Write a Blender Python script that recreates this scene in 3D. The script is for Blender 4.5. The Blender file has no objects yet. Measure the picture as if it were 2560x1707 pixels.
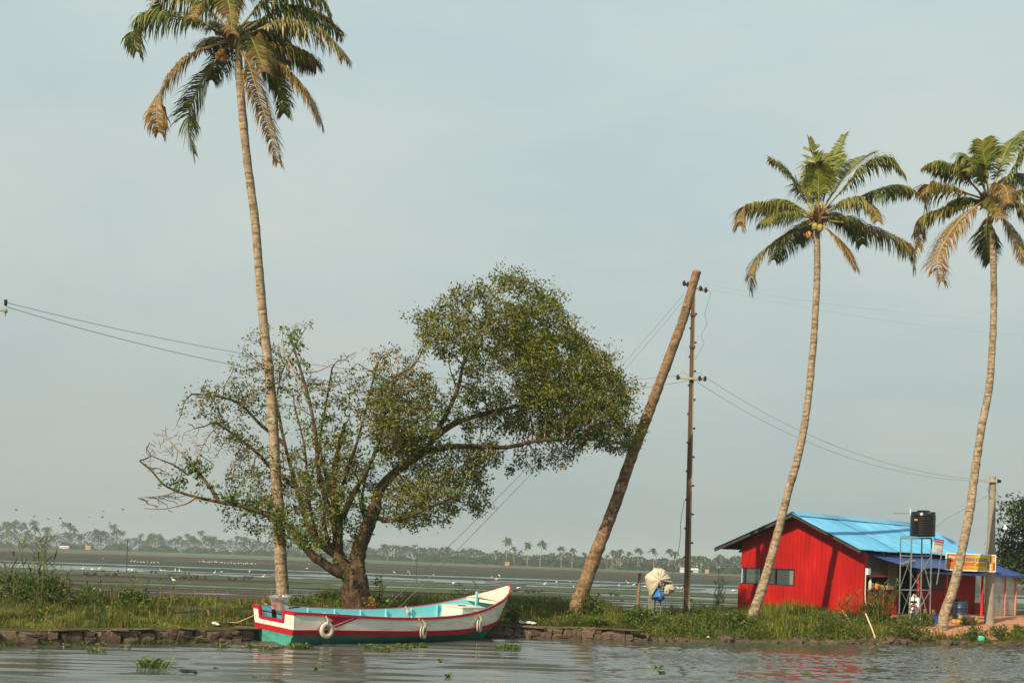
import bpy, math, random
import numpy as np
from mathutils import Vector, Matrix

# ------------------------------------------------------------------ camera, sky, sun, exposure
scene = bpy.context.scene
F, CX, CY, EYE = 2900.0, 1280.0, 1401.0, 2.6      # lens in photo pixels, horizon row, eye height
RHO = math.radians(2.0)
CR, SR = math.cos(RHO), math.sin(RHO)

cam_data = bpy.data.cameras.new('camera')
cam_data.sensor_width = 36.0
cam_data.lens = F / 2560.0 * 36.0
cam_data.shift_y = (CY - 853.5) / 2560.0
cam_data.clip_start = 0.1
cam_data.clip_end = 12000
cam = bpy.data.objects.new('camera', cam_data)
scene.collection.objects.link(cam)
cam.matrix_world = Matrix(((CR, -SR, 0, 0), (0, 0, -1, 0), (SR, CR, 0, EYE), (0, 0, 0, 1)))
scene.camera = cam

SUN_AZ = Vector((-0.60, -0.80, 0)).normalized()    # horizontal direction towards the sun
SUN_EL = math.radians(36)
TO_SUN = Vector((SUN_AZ.x * math.cos(SUN_EL), SUN_AZ.y * math.cos(SUN_EL), math.sin(SUN_EL)))
sun_data = bpy.data.lights.new('sun', 'SUN')
sun_data.energy = 5.0
sun_data.angle = math.radians(0.6)
sun_data.color = (1.0, 0.84, 0.62)
sun = bpy.data.objects.new('sun', sun_data)
scene.collection.objects.link(sun)
sun.rotation_euler = TO_SUN.to_track_quat('Z', 'Y').to_euler()
sun.location = (-60, -60, 60)

world = bpy.data.worlds.new('World')
scene.world = world
world.use_nodes = True
wn, wl = world.node_tree.nodes, world.node_tree.links
wn.clear()
w_out = wn.new('ShaderNodeOutputWorld')
w_bg = wn.new('ShaderNodeBackground'); w_bg.inputs[1].default_value = 1.0
w_sky = wn.new('ShaderNodeTexSky'); w_sky.sky_type = 'NISHITA'; w_sky.sun_disc = False
w_sky.sun_elevation = SUN_EL
w_sky.sun_rotation = math.atan2(TO_SUN.x, TO_SUN.y)
w_sky.dust_density = 4.0; w_sky.air_density = 1.2; w_sky.ozone_density = 1.0
w_scale = wn.new('ShaderNodeVectorMath'); w_scale.operation = 'SCALE'; w_scale.inputs['Scale'].default_value = 0.07
wl.new(w_sky.outputs[0], w_scale.inputs[0])
w_geo = wn.new('ShaderNodeTexCoord')
w_sep = wn.new('ShaderNodeSeparateXYZ'); wl.new(w_geo.outputs['Generated'], w_sep.inputs[0])
w_ramp = wn.new('ShaderNodeValToRGB')
els = w_ramp.color_ramp.elements
els[0].position = 0.0; els[0].color = (0.340, 0.400, 0.386, 1)
els[1].position = 1.0; els[1].color = (0.47, 0.58, 0.64, 1)
for pos, c in ((0.10, (0.402, 0.464, 0.446)), (0.24, (0.490, 0.558, 0.532)), (0.45, (0.515, 0.608, 0.605))):
    e = els.new(pos); e.color = (*c, 1)
wl.new(w_sep.outputs['Z'], w_ramp.inputs[0])
# thin high veil: soft streaky variation, the same all round the sky
w_map = wn.new('ShaderNodeMapping'); w_map.inputs['Scale'].default_value = (2.2, 2.2, 7.0)
wl.new(w_geo.outputs['Generated'], w_map.inputs[0])
w_noise = wn.new('ShaderNodeTexNoise'); w_noise.inputs['Scale'].default_value = 1.3
w_noise.inputs['Detail'].default_value = 4.0; w_noise.inputs['Roughness'].default_value = 0.55
wl.new(w_map.outputs[0], w_noise.inputs['Vector'])
w_cr = wn.new('ShaderNodeValToRGB')
w_cr.color_ramp.elements[0].position = 0.33; w_cr.color_ramp.elements[0].color = (0.915, 0.945, 0.975, 1)
w_cr.color_ramp.elements[1].position = 0.70; w_cr.color_ramp.elements[1].color = (1.11, 1.06, 1.02, 1)
wl.new(w_noise.outputs['Fac'], w_cr.inputs[0])
w_mul = wn.new('ShaderNodeMixRGB'); w_mul.blend_type = 'MULTIPLY'; w_mul.inputs[0].default_value = 1.0
wl.new(w_ramp.outputs[0], w_mul.inputs[1]); wl.new(w_cr.outputs[0], w_mul.inputs[2])
w_mix = wn.new('ShaderNodeMixRGB'); w_mix.inputs[0].default_value = 0.12
wl.new(w_mul.outputs[0], w_mix.inputs[1]); wl.new(w_scale.outputs[0], w_mix.inputs[2])
wl.new(w_mix.outputs[0], w_bg.inputs[0]); wl.new(w_bg.outputs[0], w_out.inputs[0])

scene.view_settings.view_transform = 'Standard'
scene.view_settings.look = 'None'
scene.view_settings.exposure = 0.28
scene.view_settings.gamma = 1.0
scene.view_settings.use_curve_mapping = False
scene.cycles.max_bounces = 6
scene.cycles.volume_bounces = 1
scene.cycles.transparent_max_bounces = 12
scene.cycles.use_denoising = True

# ------------------------------------------------------------------ helpers
def ray(px, py):
    u, v = (px - CX) / F, (CY - py) / F
    return u * CR - v * SR, u * SR + v * CR
def P(px, py, Y):
    a, b = ray(px, py)
    return Vector((a * Y, Y, EYE + b * Y))
def G(px, py, z):
    a, b = ray(px, py)
    Y = (z - EYE) / b
    return Vector((a * Y, Y, z))
D = 2560 / 2352.0                                   # one sketch unit of my notes in photo pixels

def hash2(ix, iy, seed):
    n = (ix * 374761393 + iy * 668265263 + seed * 974634541) & 0xffffffff
    n = ((n ^ (n >> 13)) * 1274126177) & 0xffffffff
    return ((n ^ (n >> 16)) & 0xffff) / 65535.0
def vnoise(x, y, seed=0):
    x = np.asarray(x, float); y = np.asarray(y, float)
    ix = np.floor(x).astype(np.int64); iy = np.floor(y).astype(np.int64)
    fx, fy = x - ix, y - iy
    fx = fx * fx * (3 - 2 * fx); fy = fy * fy * (3 - 2 * fy)
    a, b = hash2(ix, iy, seed), hash2(ix + 1, iy, seed)
    c, d = hash2(ix, iy + 1, seed), hash2(ix + 1, iy + 1, seed)
    return (a * (1 - fx) + b * fx) * (1 - fy) + (c * (1 - fx) + d * fx) * fy - 0.5
def smooth(x):
    x = np.clip(x, 0, 1)
    return x * x * (3 - 2 * x)

COL = scene.collection
def tag(o, label=None, cat=None, group=None, kind=None):
    if label: o['label'] = label
    if cat: o['category'] = cat
    if group: o['group'] = group
    if kind: o['kind'] = kind
    return o
def empty(name, loc, rz=0.0):
    o = bpy.data.objects.new(name, None)
    o.empty_display_size = 0.2
    o.location = loc; o.rotation_euler = (0, 0, rz)
    COL.objects.link(o)
    return o
def link(name, me, parent=None, loc=None):
    o = bpy.data.objects.new(name, me)
    COL.objects.link(o)
    if parent is not None: o.parent = parent
    if loc is not None: o.location = loc
    return o
def np_mesh(name, verts, faces, mats, smooth_shade=False, midx=None):
    """verts (N,3); faces: list of int arrays (M,3) or (M,4)."""
    me = bpy.data.meshes.new(name)
    verts = np.asarray(verts, np.float32)
    me.vertices.add(len(verts)); me.vertices.foreach_set('co', verts.ravel())
    faces = [np.asarray(f, np.int32) for f in faces if len(f)]
    loops = np.concatenate([f.ravel() for f in faces])
    sizes = np.concatenate([np.full(len(f), f.shape[1], np.int32) for f in faces])
    starts = np.concatenate([[0], np.cumsum(sizes)[:-1]]).astype(np.int32)
    me.loops.add(len(loops)); me.loops.foreach_set('vertex_index', loops)
    me.polygons.add(len(sizes)); me.polygons.foreach_set('loop_start', starts)
    if smooth_shade: me.polygons.foreach_set('use_smooth', np.ones(len(sizes), bool))
    else: me.polygons.foreach_set('use_smooth', np.zeros(len(sizes), bool))
    for m in (mats if isinstance(mats, (list, tuple)) else [mats]): me.materials.append(m)
    if midx is not None: me.polygons.foreach_set('material_index', np.asarray(midx, np.int32))
    me.update(calc_edges=True); me.validate()
    return me

class MB:
    """collects simple shapes, built as ONE mesh object"""
    def __init__(s): s.v, s.f, s.m = [], [], []
    def add(s, verts, faces, mi=0):
        o = len(s.v)
        s.v += [tuple(p) for p in verts]
        s.f += [tuple(i + o for i in f) for f in faces]
        s.m += [mi] * len(faces)
        return s
    def box(s, c, d, mi=0, rz=0.0, M=None):
        vs = []
        for x in (-.5, .5):
            for y in (-.5, .5):
                for z in (-.5, .5):
                    p = Vector((x * d[0], y * d[1], z * d[2]))
                    if M is not None: p = M @ p
                    elif rz: p = Matrix.Rotation(rz, 3, 'Z') @ p
                    vs.append(p + Vector(c))
        return s.add(vs, [(0, 1, 3, 2), (4, 6, 7, 5), (0, 4, 5, 1), (2, 3, 7, 6), (0, 2, 6, 4), (1, 5, 7, 3)], mi)
    def bar(s, p, q, w, h=None, mi=0):
        p, q = Vector(p), Vector(q); d = q - p
        M = d.to_track_quat('X', 'Z').to_matrix()
        return s.box((p + q) / 2, (d.length, w, h or w), mi, M=M)
    def tube(s, pts, r, n=8, mi=0, caps=True, jit=0.0, rng=None):
        pts = [Vector(p) for p in pts]
        if not isinstance(r, (list, tuple, np.ndarray)): r = [r] * len(pts)
        up = Vector((0.31, 0.17, 0.93)).normalized()
        vs, prevx = [], None
        for i, p in enumerate(pts):
            t = (pts[min(i + 1, len(pts) - 1)] - pts[max(i - 1, 0)]).normalized()
            x = prevx if prevx is not None else up
            x = (x - t * x.dot(t))
            if x.length < 1e-4: x = t.orthogonal()
            x.normalize(); prevx = x
            y = t.cross(x)
            for k in range(n):
                a = 2 * math.pi * k / n
                rr = r[i] * (1 + (rng.uniform(-jit, jit) if rng else 0))
                vs.append(p + (x * math.cos(a) + y * math.sin(a)) * rr)
        fs = []
        for i in range(len(pts) - 1):
            for k in range(n):
                a, b = i * n + k, i * n + (k + 1) % n
                fs.append((a, b, b + n, a + n))
        if caps:
            fs.append(tuple(range(n - 1, -1, -1)))
            fs.append(tuple(range((len(pts) - 1) * n, len(pts) * n)))
        return s.add(vs, fs, mi)
    def lathe(s, prof, c, n=20, mi=0, M=None):
        vs, fs = [], []
        for (r, z) in prof:
            for k in range(n):
                a = 2 * math.pi * k / n
                p = Vector((r * math.cos(a), r * math.sin(a), z))
                if M is not None: p = M @ p
                vs.append(p + Vector(c))
        for i in range(len(prof) - 1):
            for k in range(n):
                a, b = i * n + k, i * n + (k + 1) % n
                fs.append((a, b, b + n, a + n))
        fs.append(tuple(range(n - 1, -1, -1))); fs.append(tuple(range((len(prof) - 1) * n, len(prof) * n)))
        return s.add(vs, fs, mi)
    def quad(s, a, b, c, d, mi=0): return s.add([a, b, c, d], [(0, 1, 2, 3)], mi)
    def sheet(s, fn, nu, nv, mi=0):
        vs = [fn(i / nu, j / nv) for j in range(nv + 1) for i in range(nu + 1)]
        fs = [(j * (nu + 1) + i, j * (nu + 1) + i + 1, (j + 1) * (nu + 1) + i + 1, (j + 1) * (nu + 1) + i) for j in range(nv) for i in range(nu)]
        return s.add(vs, fs, mi)
    def build(s, name, mats, parent=None, sm=False, local=False):
        off = parent.location if (parent is not None and not local) else Vector((0, 0, 0))
        me = bpy.data.meshes.new(name)
        me.from_pydata([(p[0] - off[0], p[1] - off[1], p[2] - off[2]) for p in s.v], [], s.f)
        for m in (mats if isinstance(mats, (list, tuple)) else [mats]): me.materials.append(m)
        me.polygons.foreach_set('material_index', s.m)
        me.polygons.foreach_set('use_smooth', [bool(sm)] * len(s.f))
        if sm:
            try: me.set_sharp_from_angle(angle=math.radians(40))
            except Exception: pass
        me.update()
        return link(name, me, parent)

# ------------------------------------------------------------------ materials
MATS = {}
def mat(name, c1, c2=None, scale=4.0, rough=0.7, bump=0.0, bscale=None, stretch=(1, 1, 1), island=None, spec=0.4,
        detail=5.0, metallic=0.0, translucent=0.0, coat=0.0, c3=None, lo=0.35, hi=0.65, emit=None, bdist=0.02):
    m = bpy.data.materials.new(name); m.use_nodes = True
    N, L = m.node_tree.nodes, m.node_tree.links
    b = N['Principled BSDF']; out = N['Material Output']
    b.inputs['Roughness'].default_value = rough
    b.inputs['Specular IOR Level'].default_value = spec
    b.inputs['Metallic'].default_value = metallic
    b.inputs['Coat Weight'].default_value = coat
    col = None
    tc = N.new('ShaderNodeTexCoord'); mp = N.new('ShaderNodeMapping'); mp.inputs['Scale'].default_value = stretch
    L.new(tc.outputs['Object'], mp.inputs[0])
    if c2 is not None:
        no = N.new('ShaderNodeTexNoise'); no.inputs['Scale'].default_value = scale; no.inputs['Detail'].default_value = detail
        no.inputs['Roughness'].default_value = 0.6
        L.new(mp.outputs[0], no.inputs['Vector'])
        rp = N.new('ShaderNodeValToRGB')
        rp.color_ramp.elements[0].position = lo; rp.color_ramp.elements[0].color = (*c1, 1)
        rp.color_ramp.elements[1].position = hi; rp.color_ramp.elements[1].color = (*c2, 1)
        if c3 is not None:
            e = rp.color_ramp.elements.new(min(0.98, hi + 0.12)); e.color = (*c3, 1)
        L.new(no.outputs['Fac'], rp.inputs[0]); col = rp.outputs[0]
    if island is not None:                      # list of (position, colour): one colour for each loose piece
        ge = N.new('ShaderNodeNewGeometry')
        ri = N.new('ShaderNodeValToRGB')
        el = ri.color_ramp.elements
        el[0].position = island[0][0]; el[0].color = (*island[0][1], 1)
        el[1].position = island[-1][0]; el[1].color = (*island[-1][1], 1)
        for pos, c in island[1:-1]:
            e = el.new(pos); e.color = (*c, 1)
        L.new(ge.outputs['Random Per Island'], ri.inputs[0])
        if col is not None:
            mx = N.new('ShaderNodeMixRGB'); mx.blend_type = 'MULTIPLY'; mx.inputs[0].default_value = 1.0
            L.new(ri.outputs[0], mx.inputs[1]); L.new(col, mx.inputs[2]); col = mx.outputs[0]
        else: col = ri.outputs[0]
    if col is None: b.inputs['Base Color'].default_value = (*c1, 1)
    else: L.new(col, b.inputs['Base Color'])
    if bump:
        bn = N.new('ShaderNodeTexNoise'); bn.inputs['Scale'].default_value = bscale or scale * 4; bn.inputs['Detail'].default_value = 6
        L.new(mp.outputs[0], bn.inputs['Vector'])
        bp = N.new('ShaderNodeBump'); bp.inputs['Strength'].default_value = bump; bp.inputs['Distance'].default_value = bdist
        L.new(bn.outputs['Fac'], bp.inputs['Height']); L.new(bp.outputs[0], b.inputs['Normal'])
    if translucent:
        tr = N.new('ShaderNodeBsdfTranslucent'); ms = N.new('ShaderNodeMixShader'); ms.inputs[0].default_value = translucent
        if col is None: tr.inputs[0].default_value = (*c1, 1)
        else: L.new(col, tr.inputs[0])
        L.new(b.outputs[0], ms.inputs[1]); L.new(tr.outputs[0], ms.inputs[2]); L.new(ms.outputs[0], out.inputs['Surface'])
    if emit: b.inputs['Emission Color'].default_value = (*emit[0], 1); b.inputs['Emission Strength'].default_value = emit[1]
    MATS[name] = m
    return m

def glass(name, c, alpha, rough=0.1):
    m = mat(name, c, rough=rough, spec=0.6)
    m.node_tree.nodes['Principled BSDF'].inputs['Alpha'].default_value = alpha
    return m
# ------------------------------------------------------------------ the setting: canal, bank, field
_shore_px = [(-600, 1618), (0, 1611), (300, 1608), (560, 1604), (630, 1602), (700, 1589), (900, 1587), (1100, 1588), (1270, 1592),
             (1575, 1601), (1850, 1604), (2200, 1609), (2560, 1613), (3000, 1620)]
_shore = [G(x, y, 0.0) for x, y in _shore_px]
SX = np.array([p.x for p in _shore]); SY = np.array([p.y for p in _shore])
def shore(X):
    X = np.asarray(X, float)
    y = np.interp(X, SX, SY)
    y = np.where(X < SX[0], SY[0] + (X - SX[0]) * 0.5, y)
    y = np.where(X > SX[-1], SY[-1] + (X - SX[-1]) * 0.4, y)
    return y
XWALL = float(G(1560, 1601, 0).x)                 # the stone wall ends here, rubble beyond
FIELD = -0.3
def ground_z(X, Y):
    X = np.asarray(X, float); Y = np.asarray(Y, float)
    t = Y - shore(X)
    left = 0.41 + 0.46 * smooth(t / 6.5)
    right = 0.04 + 0.52 * smooth(t / 2.0) + 0.30 * smooth((t - 1.5) / 4.5) * smooth((X - 6) / 7)
    k = smooth((X - XWALL + 0.3) / 1.2)
    z = left * (1 - k) + right * k
    z = z + 0.10 * vnoise(X * 0.7, Y * 0.7, 3) * smooth(t / 1.0) + 0.05 * vnoise(X * 2.3, Y * 2.3, 4) * smooth(t / 1.0)
    tb = 8.3 + 9.0 * smooth((X - 5.5) / 6.0) + 0.8 * vnoise(X * 0.25, X * 0 + 2.0, 8)
    z = z + (FIELD - 0.05 - z) * smooth((t - tb) / 3.0)
    return z
def gz(X, Y): return float(ground_z(X, Y))

M_soil = mat('bank_soil', (0.055, 0.050, 0.020), (0.085, 0.078, 0.028), scale=1.2, rough=0.95, bump=0.6, bscale=9, c3=(0.12, 0.085, 0.045))
M_dirt = mat('red_dirt', (0.36, 0.15, 0.075), (0.46, 0.21, 0.11), scale=1.6, rough=0.95, bump=0.5, bscale=8)

# canal water: real ripples inside the view, calm sheets around it
def make_water():
    m = bpy.data.materials.new('canal_water'); m.use_nodes = True
    N, L = m.node_tree.nodes, m.node_tree.links
    b = N['Principled BSDF']
    b.inputs['Base Color'].default_value = (0.066, 0.072, 0.060, 1)
    b.inputs['Roughness'].default_value = 0.07
    b.inputs['IOR'].default_value = 1.33
    b.inputs['Specular IOR Level'].default_value = 0.5
    tc = N.new('ShaderNodeTexCoord'); mp = N.new('ShaderNodeMapping'); mp.inputs['Scale'].default_value = (2.2, 5.5, 1)
    L.new(tc.outputs['Object'], mp.inputs[0])
    n1 = N.new('ShaderNodeTexNoise'); n1.inputs['Scale'].default_value = 1.6; n1.inputs['Detail'].default_value = 4
    L.new(mp.outputs[0], n1.inputs['Vector'])
    bp = N.new('ShaderNodeBump'); bp.inputs['Strength'].default_value = 0.16; bp.inputs['Distance'].default_value = 0.02
    L.new(n1.outputs['Fac'], bp.inputs['Height']); L.new(bp.outputs[0], b.inputs['Normal'])
    return m
M_water = make_water()
def wave(X, Y):
    wx = X + 1.2 * vnoise(X * 0.3, Y * 0.5, 11); wy = Y + 0.45 * vnoise(X * 0.3, Y * 0.8, 12)
    z = 0.020 * np.sin(wy * 5.2 + 0.35 * wx + 3.0 * vnoise(X * 0.14, Y * 0.3, 13))
    z += 0.010 * np.sin(wy * 9.5 - 0.5 * wx + 4.0 * vnoise(X * 0.2, Y * 0.4, 14))
    z += 0.020 * vnoise(X * 0.7, Y * 2.4, 15) + 0.008 * vnoise(X * 1.6, Y * 5.0, 16)
    right = smooth((X - 0) / 6.0)
    z = z * (1 - .55 * right)
    z += right * (0.062 * vnoise(X * 2.6, Y * 6, 17) + 0.050 * vnoise(X * 5.5, Y * 12, 18))
    patch = 0.25 + 1.3 * smooth(vnoise(X * 0.20, Y * 0.45, 19) + 0.5)
    return z * patch * 1.1
def water_patch(xs, y0, nrow):
    X = np.repeat(np.asarray(xs)[None, :], nrow + 1, 0)
    sh = shore(np.asarray(xs)) + 0.9
    t = np.linspace(0, 1, nrow + 1)[:, None]
    Y = y0 + (sh[None, :] - y0) * t
    fade = np.minimum(smooth((X - xs[0]) / 1.5), smooth((xs[-1] - X) / 1.5)) * smooth((Y - y0) / 1.5) * (0.35 + 0.65 * smooth((sh[None, :] - 0.9 - Y) / 3))
    Z = wave(X, Y) * fade
    return X, Y, Z
V, FQ, off = [], [], 0
def _grid(X, Y, Z):
    global off
    r, c = X.shape
    V.append(np.stack([X, Y, Z], -1).reshape(-1, 3))
    i = (np.arange(r - 1)[:, None] * c + np.arange(c - 1)[None, :]).ravel() + off
    FQ.append(np.stack([i, i + 1, i + c + 1, i + c], -1)); off += r * c
_grid(*water_patch(np.arange(-17, 27.01, 0.085), 21.0, 300))
for xs, y0, y1 in ((np.linspace(-160, -17, 30), 21.0, None), (np.linspace(27, 200, 30), 21.0, None)):
    X = np.repeat(xs[None, :], 6, 0); sh = shore(xs) + 0.9
    Y = y0 + (np.maximum(sh, y0 + 0.1) - y0)[None, :] * np.linspace(0, 1, 6)[:, None]
    _grid(X, Y, X * 0)
X, Y = np.meshgrid(np.linspace(-160, 200, 20), np.linspace(-150, 21, 12)); _grid(X, Y, X * 0)
water = link('water', np_mesh('water', np.concatenate(V), [np.concatenate(FQ)], M_water, True)); tag(water, kind='structure')

# the bank, one sheet from the waterline to the field behind it
xs = np.concatenate([np.linspace(-120, -18, 40)[:-1], np.arange(-18, 30, 0.25), np.linspace(30, 140, 40)])
ts = np.concatenate([[0.06], np.arange(0.12, 6, 0.25), np.arange(6, 22.1, 0.6)])
X = np.repeat(xs[None, :], len(ts), 0); Y = shore(xs)[None, :] + ts[:, None]
Z = ground_z(X, Y)
X = np.concatenate([X[:1], X]); Y = np.concatenate([Y[:1] - 0.02, Y]); Z = np.concatenate([Z[:1] * 0 - 1.0, Z])
V, FQ, off = [], [], 0
_grid(X, Y, Z)
bank = link('river_bank', np_mesh('river_bank', np.concatenate(V), [np.concatenate(FQ)], M_soil, True)); tag(bank, kind='structure')

# the field: one mud sheet to the horizon
M_mud = mat('field_mud', (0.040, 0.025, 0.017), (0.066, 0.044, 0.031), scale=0.35, rough=0.75, stretch=(0.12, 1.0, 1), bump=0.5, bscale=1.2, c3=(0.085, 0.066, 0.05), spec=.06)
_m = MB().add([(-3300, 40, FIELD), (3300, 40, FIELD), (3300, 1950, FIELD), (-3300, 1950, FIELD)], [(0, 1, 2, 3)])
tag(_m.build('field', M_mud), kind='structure')

M_fwater = mat('field_water', (0.06, 0.068, 0.066), rough=0.10, spec=0.5, bump=0.45, bscale=0.9, stretch=(0.5, 2.0, 1))
M_wetmud = mat('wet_mud', (0.042, 0.027, 0.020), (0.085, 0.062, 0.050), scale=0.5, stretch=(0.10, 1.3, 1), rough=0.85, bump=0.6, bscale=1.5, spec=.06)
M_fgreen = mat('field_green', (0.030, 0.048, 0.012), (0.052, 0.070, 0.018), scale=0.3, stretch=(0.15, 1, 1), rough=0.9, c3=(0.065, 0.055, 0.03))
M_fpale = mat('field_pale_green', (0.050, 0.078, 0.024), (0.072, 0.098, 0.034), scale=0.02, stretch=(0.5, 1, 1), rough=0.9, c3=(0.11, 0.10, 0.05))
M_fdark = mat('field_dark_green', (0.012, 0.022, 0.008), (0.022, 0.036, 0.012), scale=0.12, stretch=(0.15, 1, 1), rough=0.9)
def ribbon(name, y0, y1, z, m, seed, x0=-0.62, x1=0.66, wob=0.12, kind='structure', crest=0.0):
    """a long strip of the field with ragged edges"""
    n = 420
    xa, xb = x0 * y0, x1 * y1
    xs = np.linspace(xa, xb, n); w = y1 - y0
    def edge(k): return w * wob * (2.2 * vnoise(xs / (w * 5 + 6), xs * 0 + k, seed) + 1.4 * vnoise(xs / (w * 1.2 + 1.5), xs * 0 + k, seed + 1) + 0.7 * vnoise(xs / (w * .3 + .5), xs * 0 + k, seed + 2))
    taper = np.minimum(smooth((xs - xa) / (0.15 * (xb - xa))), smooth((xb - xs) / (0.15 * (xb - xa)))) if (x0 > -0.6 or x1 < 0.6) else 1.0
    mid = (y0 + y1) / 2
    a = mid - (w / 2 + edge(1.5)) * taper; b = mid + (w / 2 + edge(7.5)) * taper
    rows = [a, a * .7 + b * .3, a * .3 + b * .7, b]
    zz = [z, z + crest, z + crest, z]
    X = np.repeat(xs[None, :], 4, 0); Y = np.array(rows); Z = np.repeat(np.array(zz)[:, None], n, 1)
    if crest: Z[1:3] += crest * 0.8 * vnoise(X[1:3] * 0.8, Y[1:3], seed + 5)
    i = (np.arange(3)[:, None] * n + np.arange(n - 1)[None, :]).ravel()
    o = link(name, np_mesh(name, np.stack([X, Y, Z], -1).reshape(-1, 3), [np.stack([i, i + 1, i + n + 1, i + n], -1)], m, True))
    return tag(o, kind=kind)
_bands = [  # name, near, far, material, height, crest
    ('field_grass_strip', 415, 1500, M_fpale, .004, 0), ('field_mud_strip', 290, 415, M_wetmud, .008, 0), ('field_grass_strip', 203, 272, M_fdark, .02, .2),
    ('field_water_strip', 181, 200, M_fwater, .012, 0), ('field_grass_strip', 166, 179, M_fdark, .02, .12), ('field_water_strip', 126, 166, M_fwater, .016, 0),
    ('field_grass_strip', 114, 125, M_fgreen, .03, .22), ('field_mud_strip', 101, 110, M_wetmud, .008, 0), ('field_grass_strip', 96, 100, M_fgreen, .03, .16),
    ('field_mud_strip', 62, 93, M_wetmud, .008, 0),
]
for i, (nm, a, b, m, z, cr) in enumerate(_bands):
    ribbon(nm, a, b, FIELD + z, m, 40 + i * 9, crest=cr)
rnd = random.Random(5)
for i in range(60):                                # broken streaks of water and mud bars across the strips
    y = rnd.choice([rnd.uniform(58, 100), rnd.uniform(70, 112), rnd.uniform(185, 330)])
    x = rnd.uniform(-0.5, 0.45); wdt = rnd.uniform(0.10, 0.45)
    ribbon('field_water_strip', y, y * (1 + rnd.uniform(.006, .022)), FIELD + .024, M_fwater, 300 + i * 7, x, x + wdt, wob=.25)
for i, (y, x, wdt) in enumerate([(92, .0, .6), (86, .05, .6), (79, .12, .5), (74, -.02, .6), (68, .08, .5), (97, -.1, .5), (104, .02, .55), (108, -.2, .6)]):
    ribbon('field_water_strip', y, y * 1.028, FIELD + .028, M_fwater, 900 + i * 7, x, x + wdt, wob=.2)
for i in range(16):
    y = rnd.uniform(128, 163); x = rnd.uniform(-0.5, 0.1); wdt = rnd.uniform(0.05, 0.16)
    ribbon('field_mud_strip', y, y * 1.012, FIELD + .03, M_fdark, 600 + i * 7, x, x + wdt, wob=.3, crest=.05)
for i in range(6):
    y = rnd.uniform(60, 108); x = rnd.uniform(-0.5, 0.3); wdt = rnd.uniform(0.12, 0.3)
    ribbon('field_grass_strip', y, y * 1.012, FIELD + .036, M_fgreen, 800 + i * 7, x, x + wdt, wob=.3, crest=.08)

# ------------------------------------------------------------------ blades: grass on the bank and along the field strips
def blades(name, pts, h, w, m, seed, lean=0.5, bend=0.5):
    rs = np.random.RandomState(seed); n = len(pts)
    a = rs.uniform(0, 2 * np.pi, n); d = np.stack([np.cos(a), np.sin(a), 0 * a], -1)
    s = np.stack([-np.sin(a + rs.uniform(-.8, .8, n)), np.cos(a), 0 * a], -1)
    up = np.array([0, 0, 1.0]); l = (rs.uniform(0, 1, n) ** 1.5 * lean)[:, None]
    h = h[:, None]; w = w[:, None]
    p0, p1, p2 = pts, pts + up * h * .55 + d * h * l * .35, pts + up * h * (1 - .35 * l) + d * h * (l + bend * l)
    V = np.stack([p0 - s * w * .5, p0 + s * w * .5, p1 + s * w * .42, p1 - s * w * .42, p2], 1).reshape(-1, 3)
    i = np.arange(n) * 5
    return np_mesh(name, V, [np.stack([i, i + 1, i + 2, i + 3], -1), np.stack([i + 3, i + 2, i + 4], -1)], m)
GRN = [(0.0, (0.032, 0.066, 0.008)), (0.30, (0.075, 0.122, 0.012)), (0.58, (0.128, 0.172, 0.018)), (0.82, (0.20, 0.205, 0.032)), (0.93, (0.27, 0.21, 0.085)), (1.0, (0.32, 0.22, 0.10))]
M_grass = mat('grass_blades', (.52, .52, .44), (1.45, 1.35, 1.1), scale=0.9, island=GRN, rough=0.6, spec=0.25, translucent=0.3, lo=.36, hi=.62, c3=(1.5, 1.05, .75))
M_dry = mat('dry_grass', (.8, .8, .8), (1.2, 1.1, 1.0), scale=0.6, rough=0.7, spec=.2, translucent=.25,
            island=[(0, (0.13, 0.10, 0.03)), (.4, (.25, .17, .065)), (.75, (.36, .25, .11)), (1, (.10, .12, .025))])
rs = np.random.RandomState(2)
def bank_pts(n, x0, x1, t0, t1, seed, power=1.0):
    r = np.random.RandomState(seed)
    X = r.uniform(x0, x1, n); t = t0 + (t1 - t0) * r.uniform(0, 1, n) ** power
    Y = shore(X) + t
    return X, Y, t
dirt_c = None
def dirt_mask(X, Y):                                # bare red earth in front of the porch, the house floor
    return np.zeros_like(X)
def grass_patch(name, n, x0, x1, t0, t1, hlo, hhi, seed, m=None, power=1.0, wid=(0.018, 0.036), thresh=-1, label=None):
    X, Y, t = bank_pts(n, x0, x1, t0, t1, seed, power)
    nz = vnoise(X * .55, Y * .9, seed + 3) + .6 * vnoise(X * 1.7, Y * 2.2, seed + 4)
    keep = (nz > thresh) & ~bare(X, Y)
    X, Y, nz = X[keep], Y[keep], nz[keep]
    r = np.random.RandomState(seed + 9)
    h = (hlo + (hhi - hlo) * np.clip(nz * 1.7 + .4, 0, 1.4)) * r.uniform(.5, 1.2, len(X)) * (.45 + .55 * smooth((Y - shore(X)) / .9))
    pts = np.stack([X, Y, ground_z(X, Y) - .02], -1)
    o = link(name, blades(name, pts, h, r.uniform(*wid, len(X)), m or M_grass, seed))
    return tag(o, label, 'grass' if label else None, kind='stuff')
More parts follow.
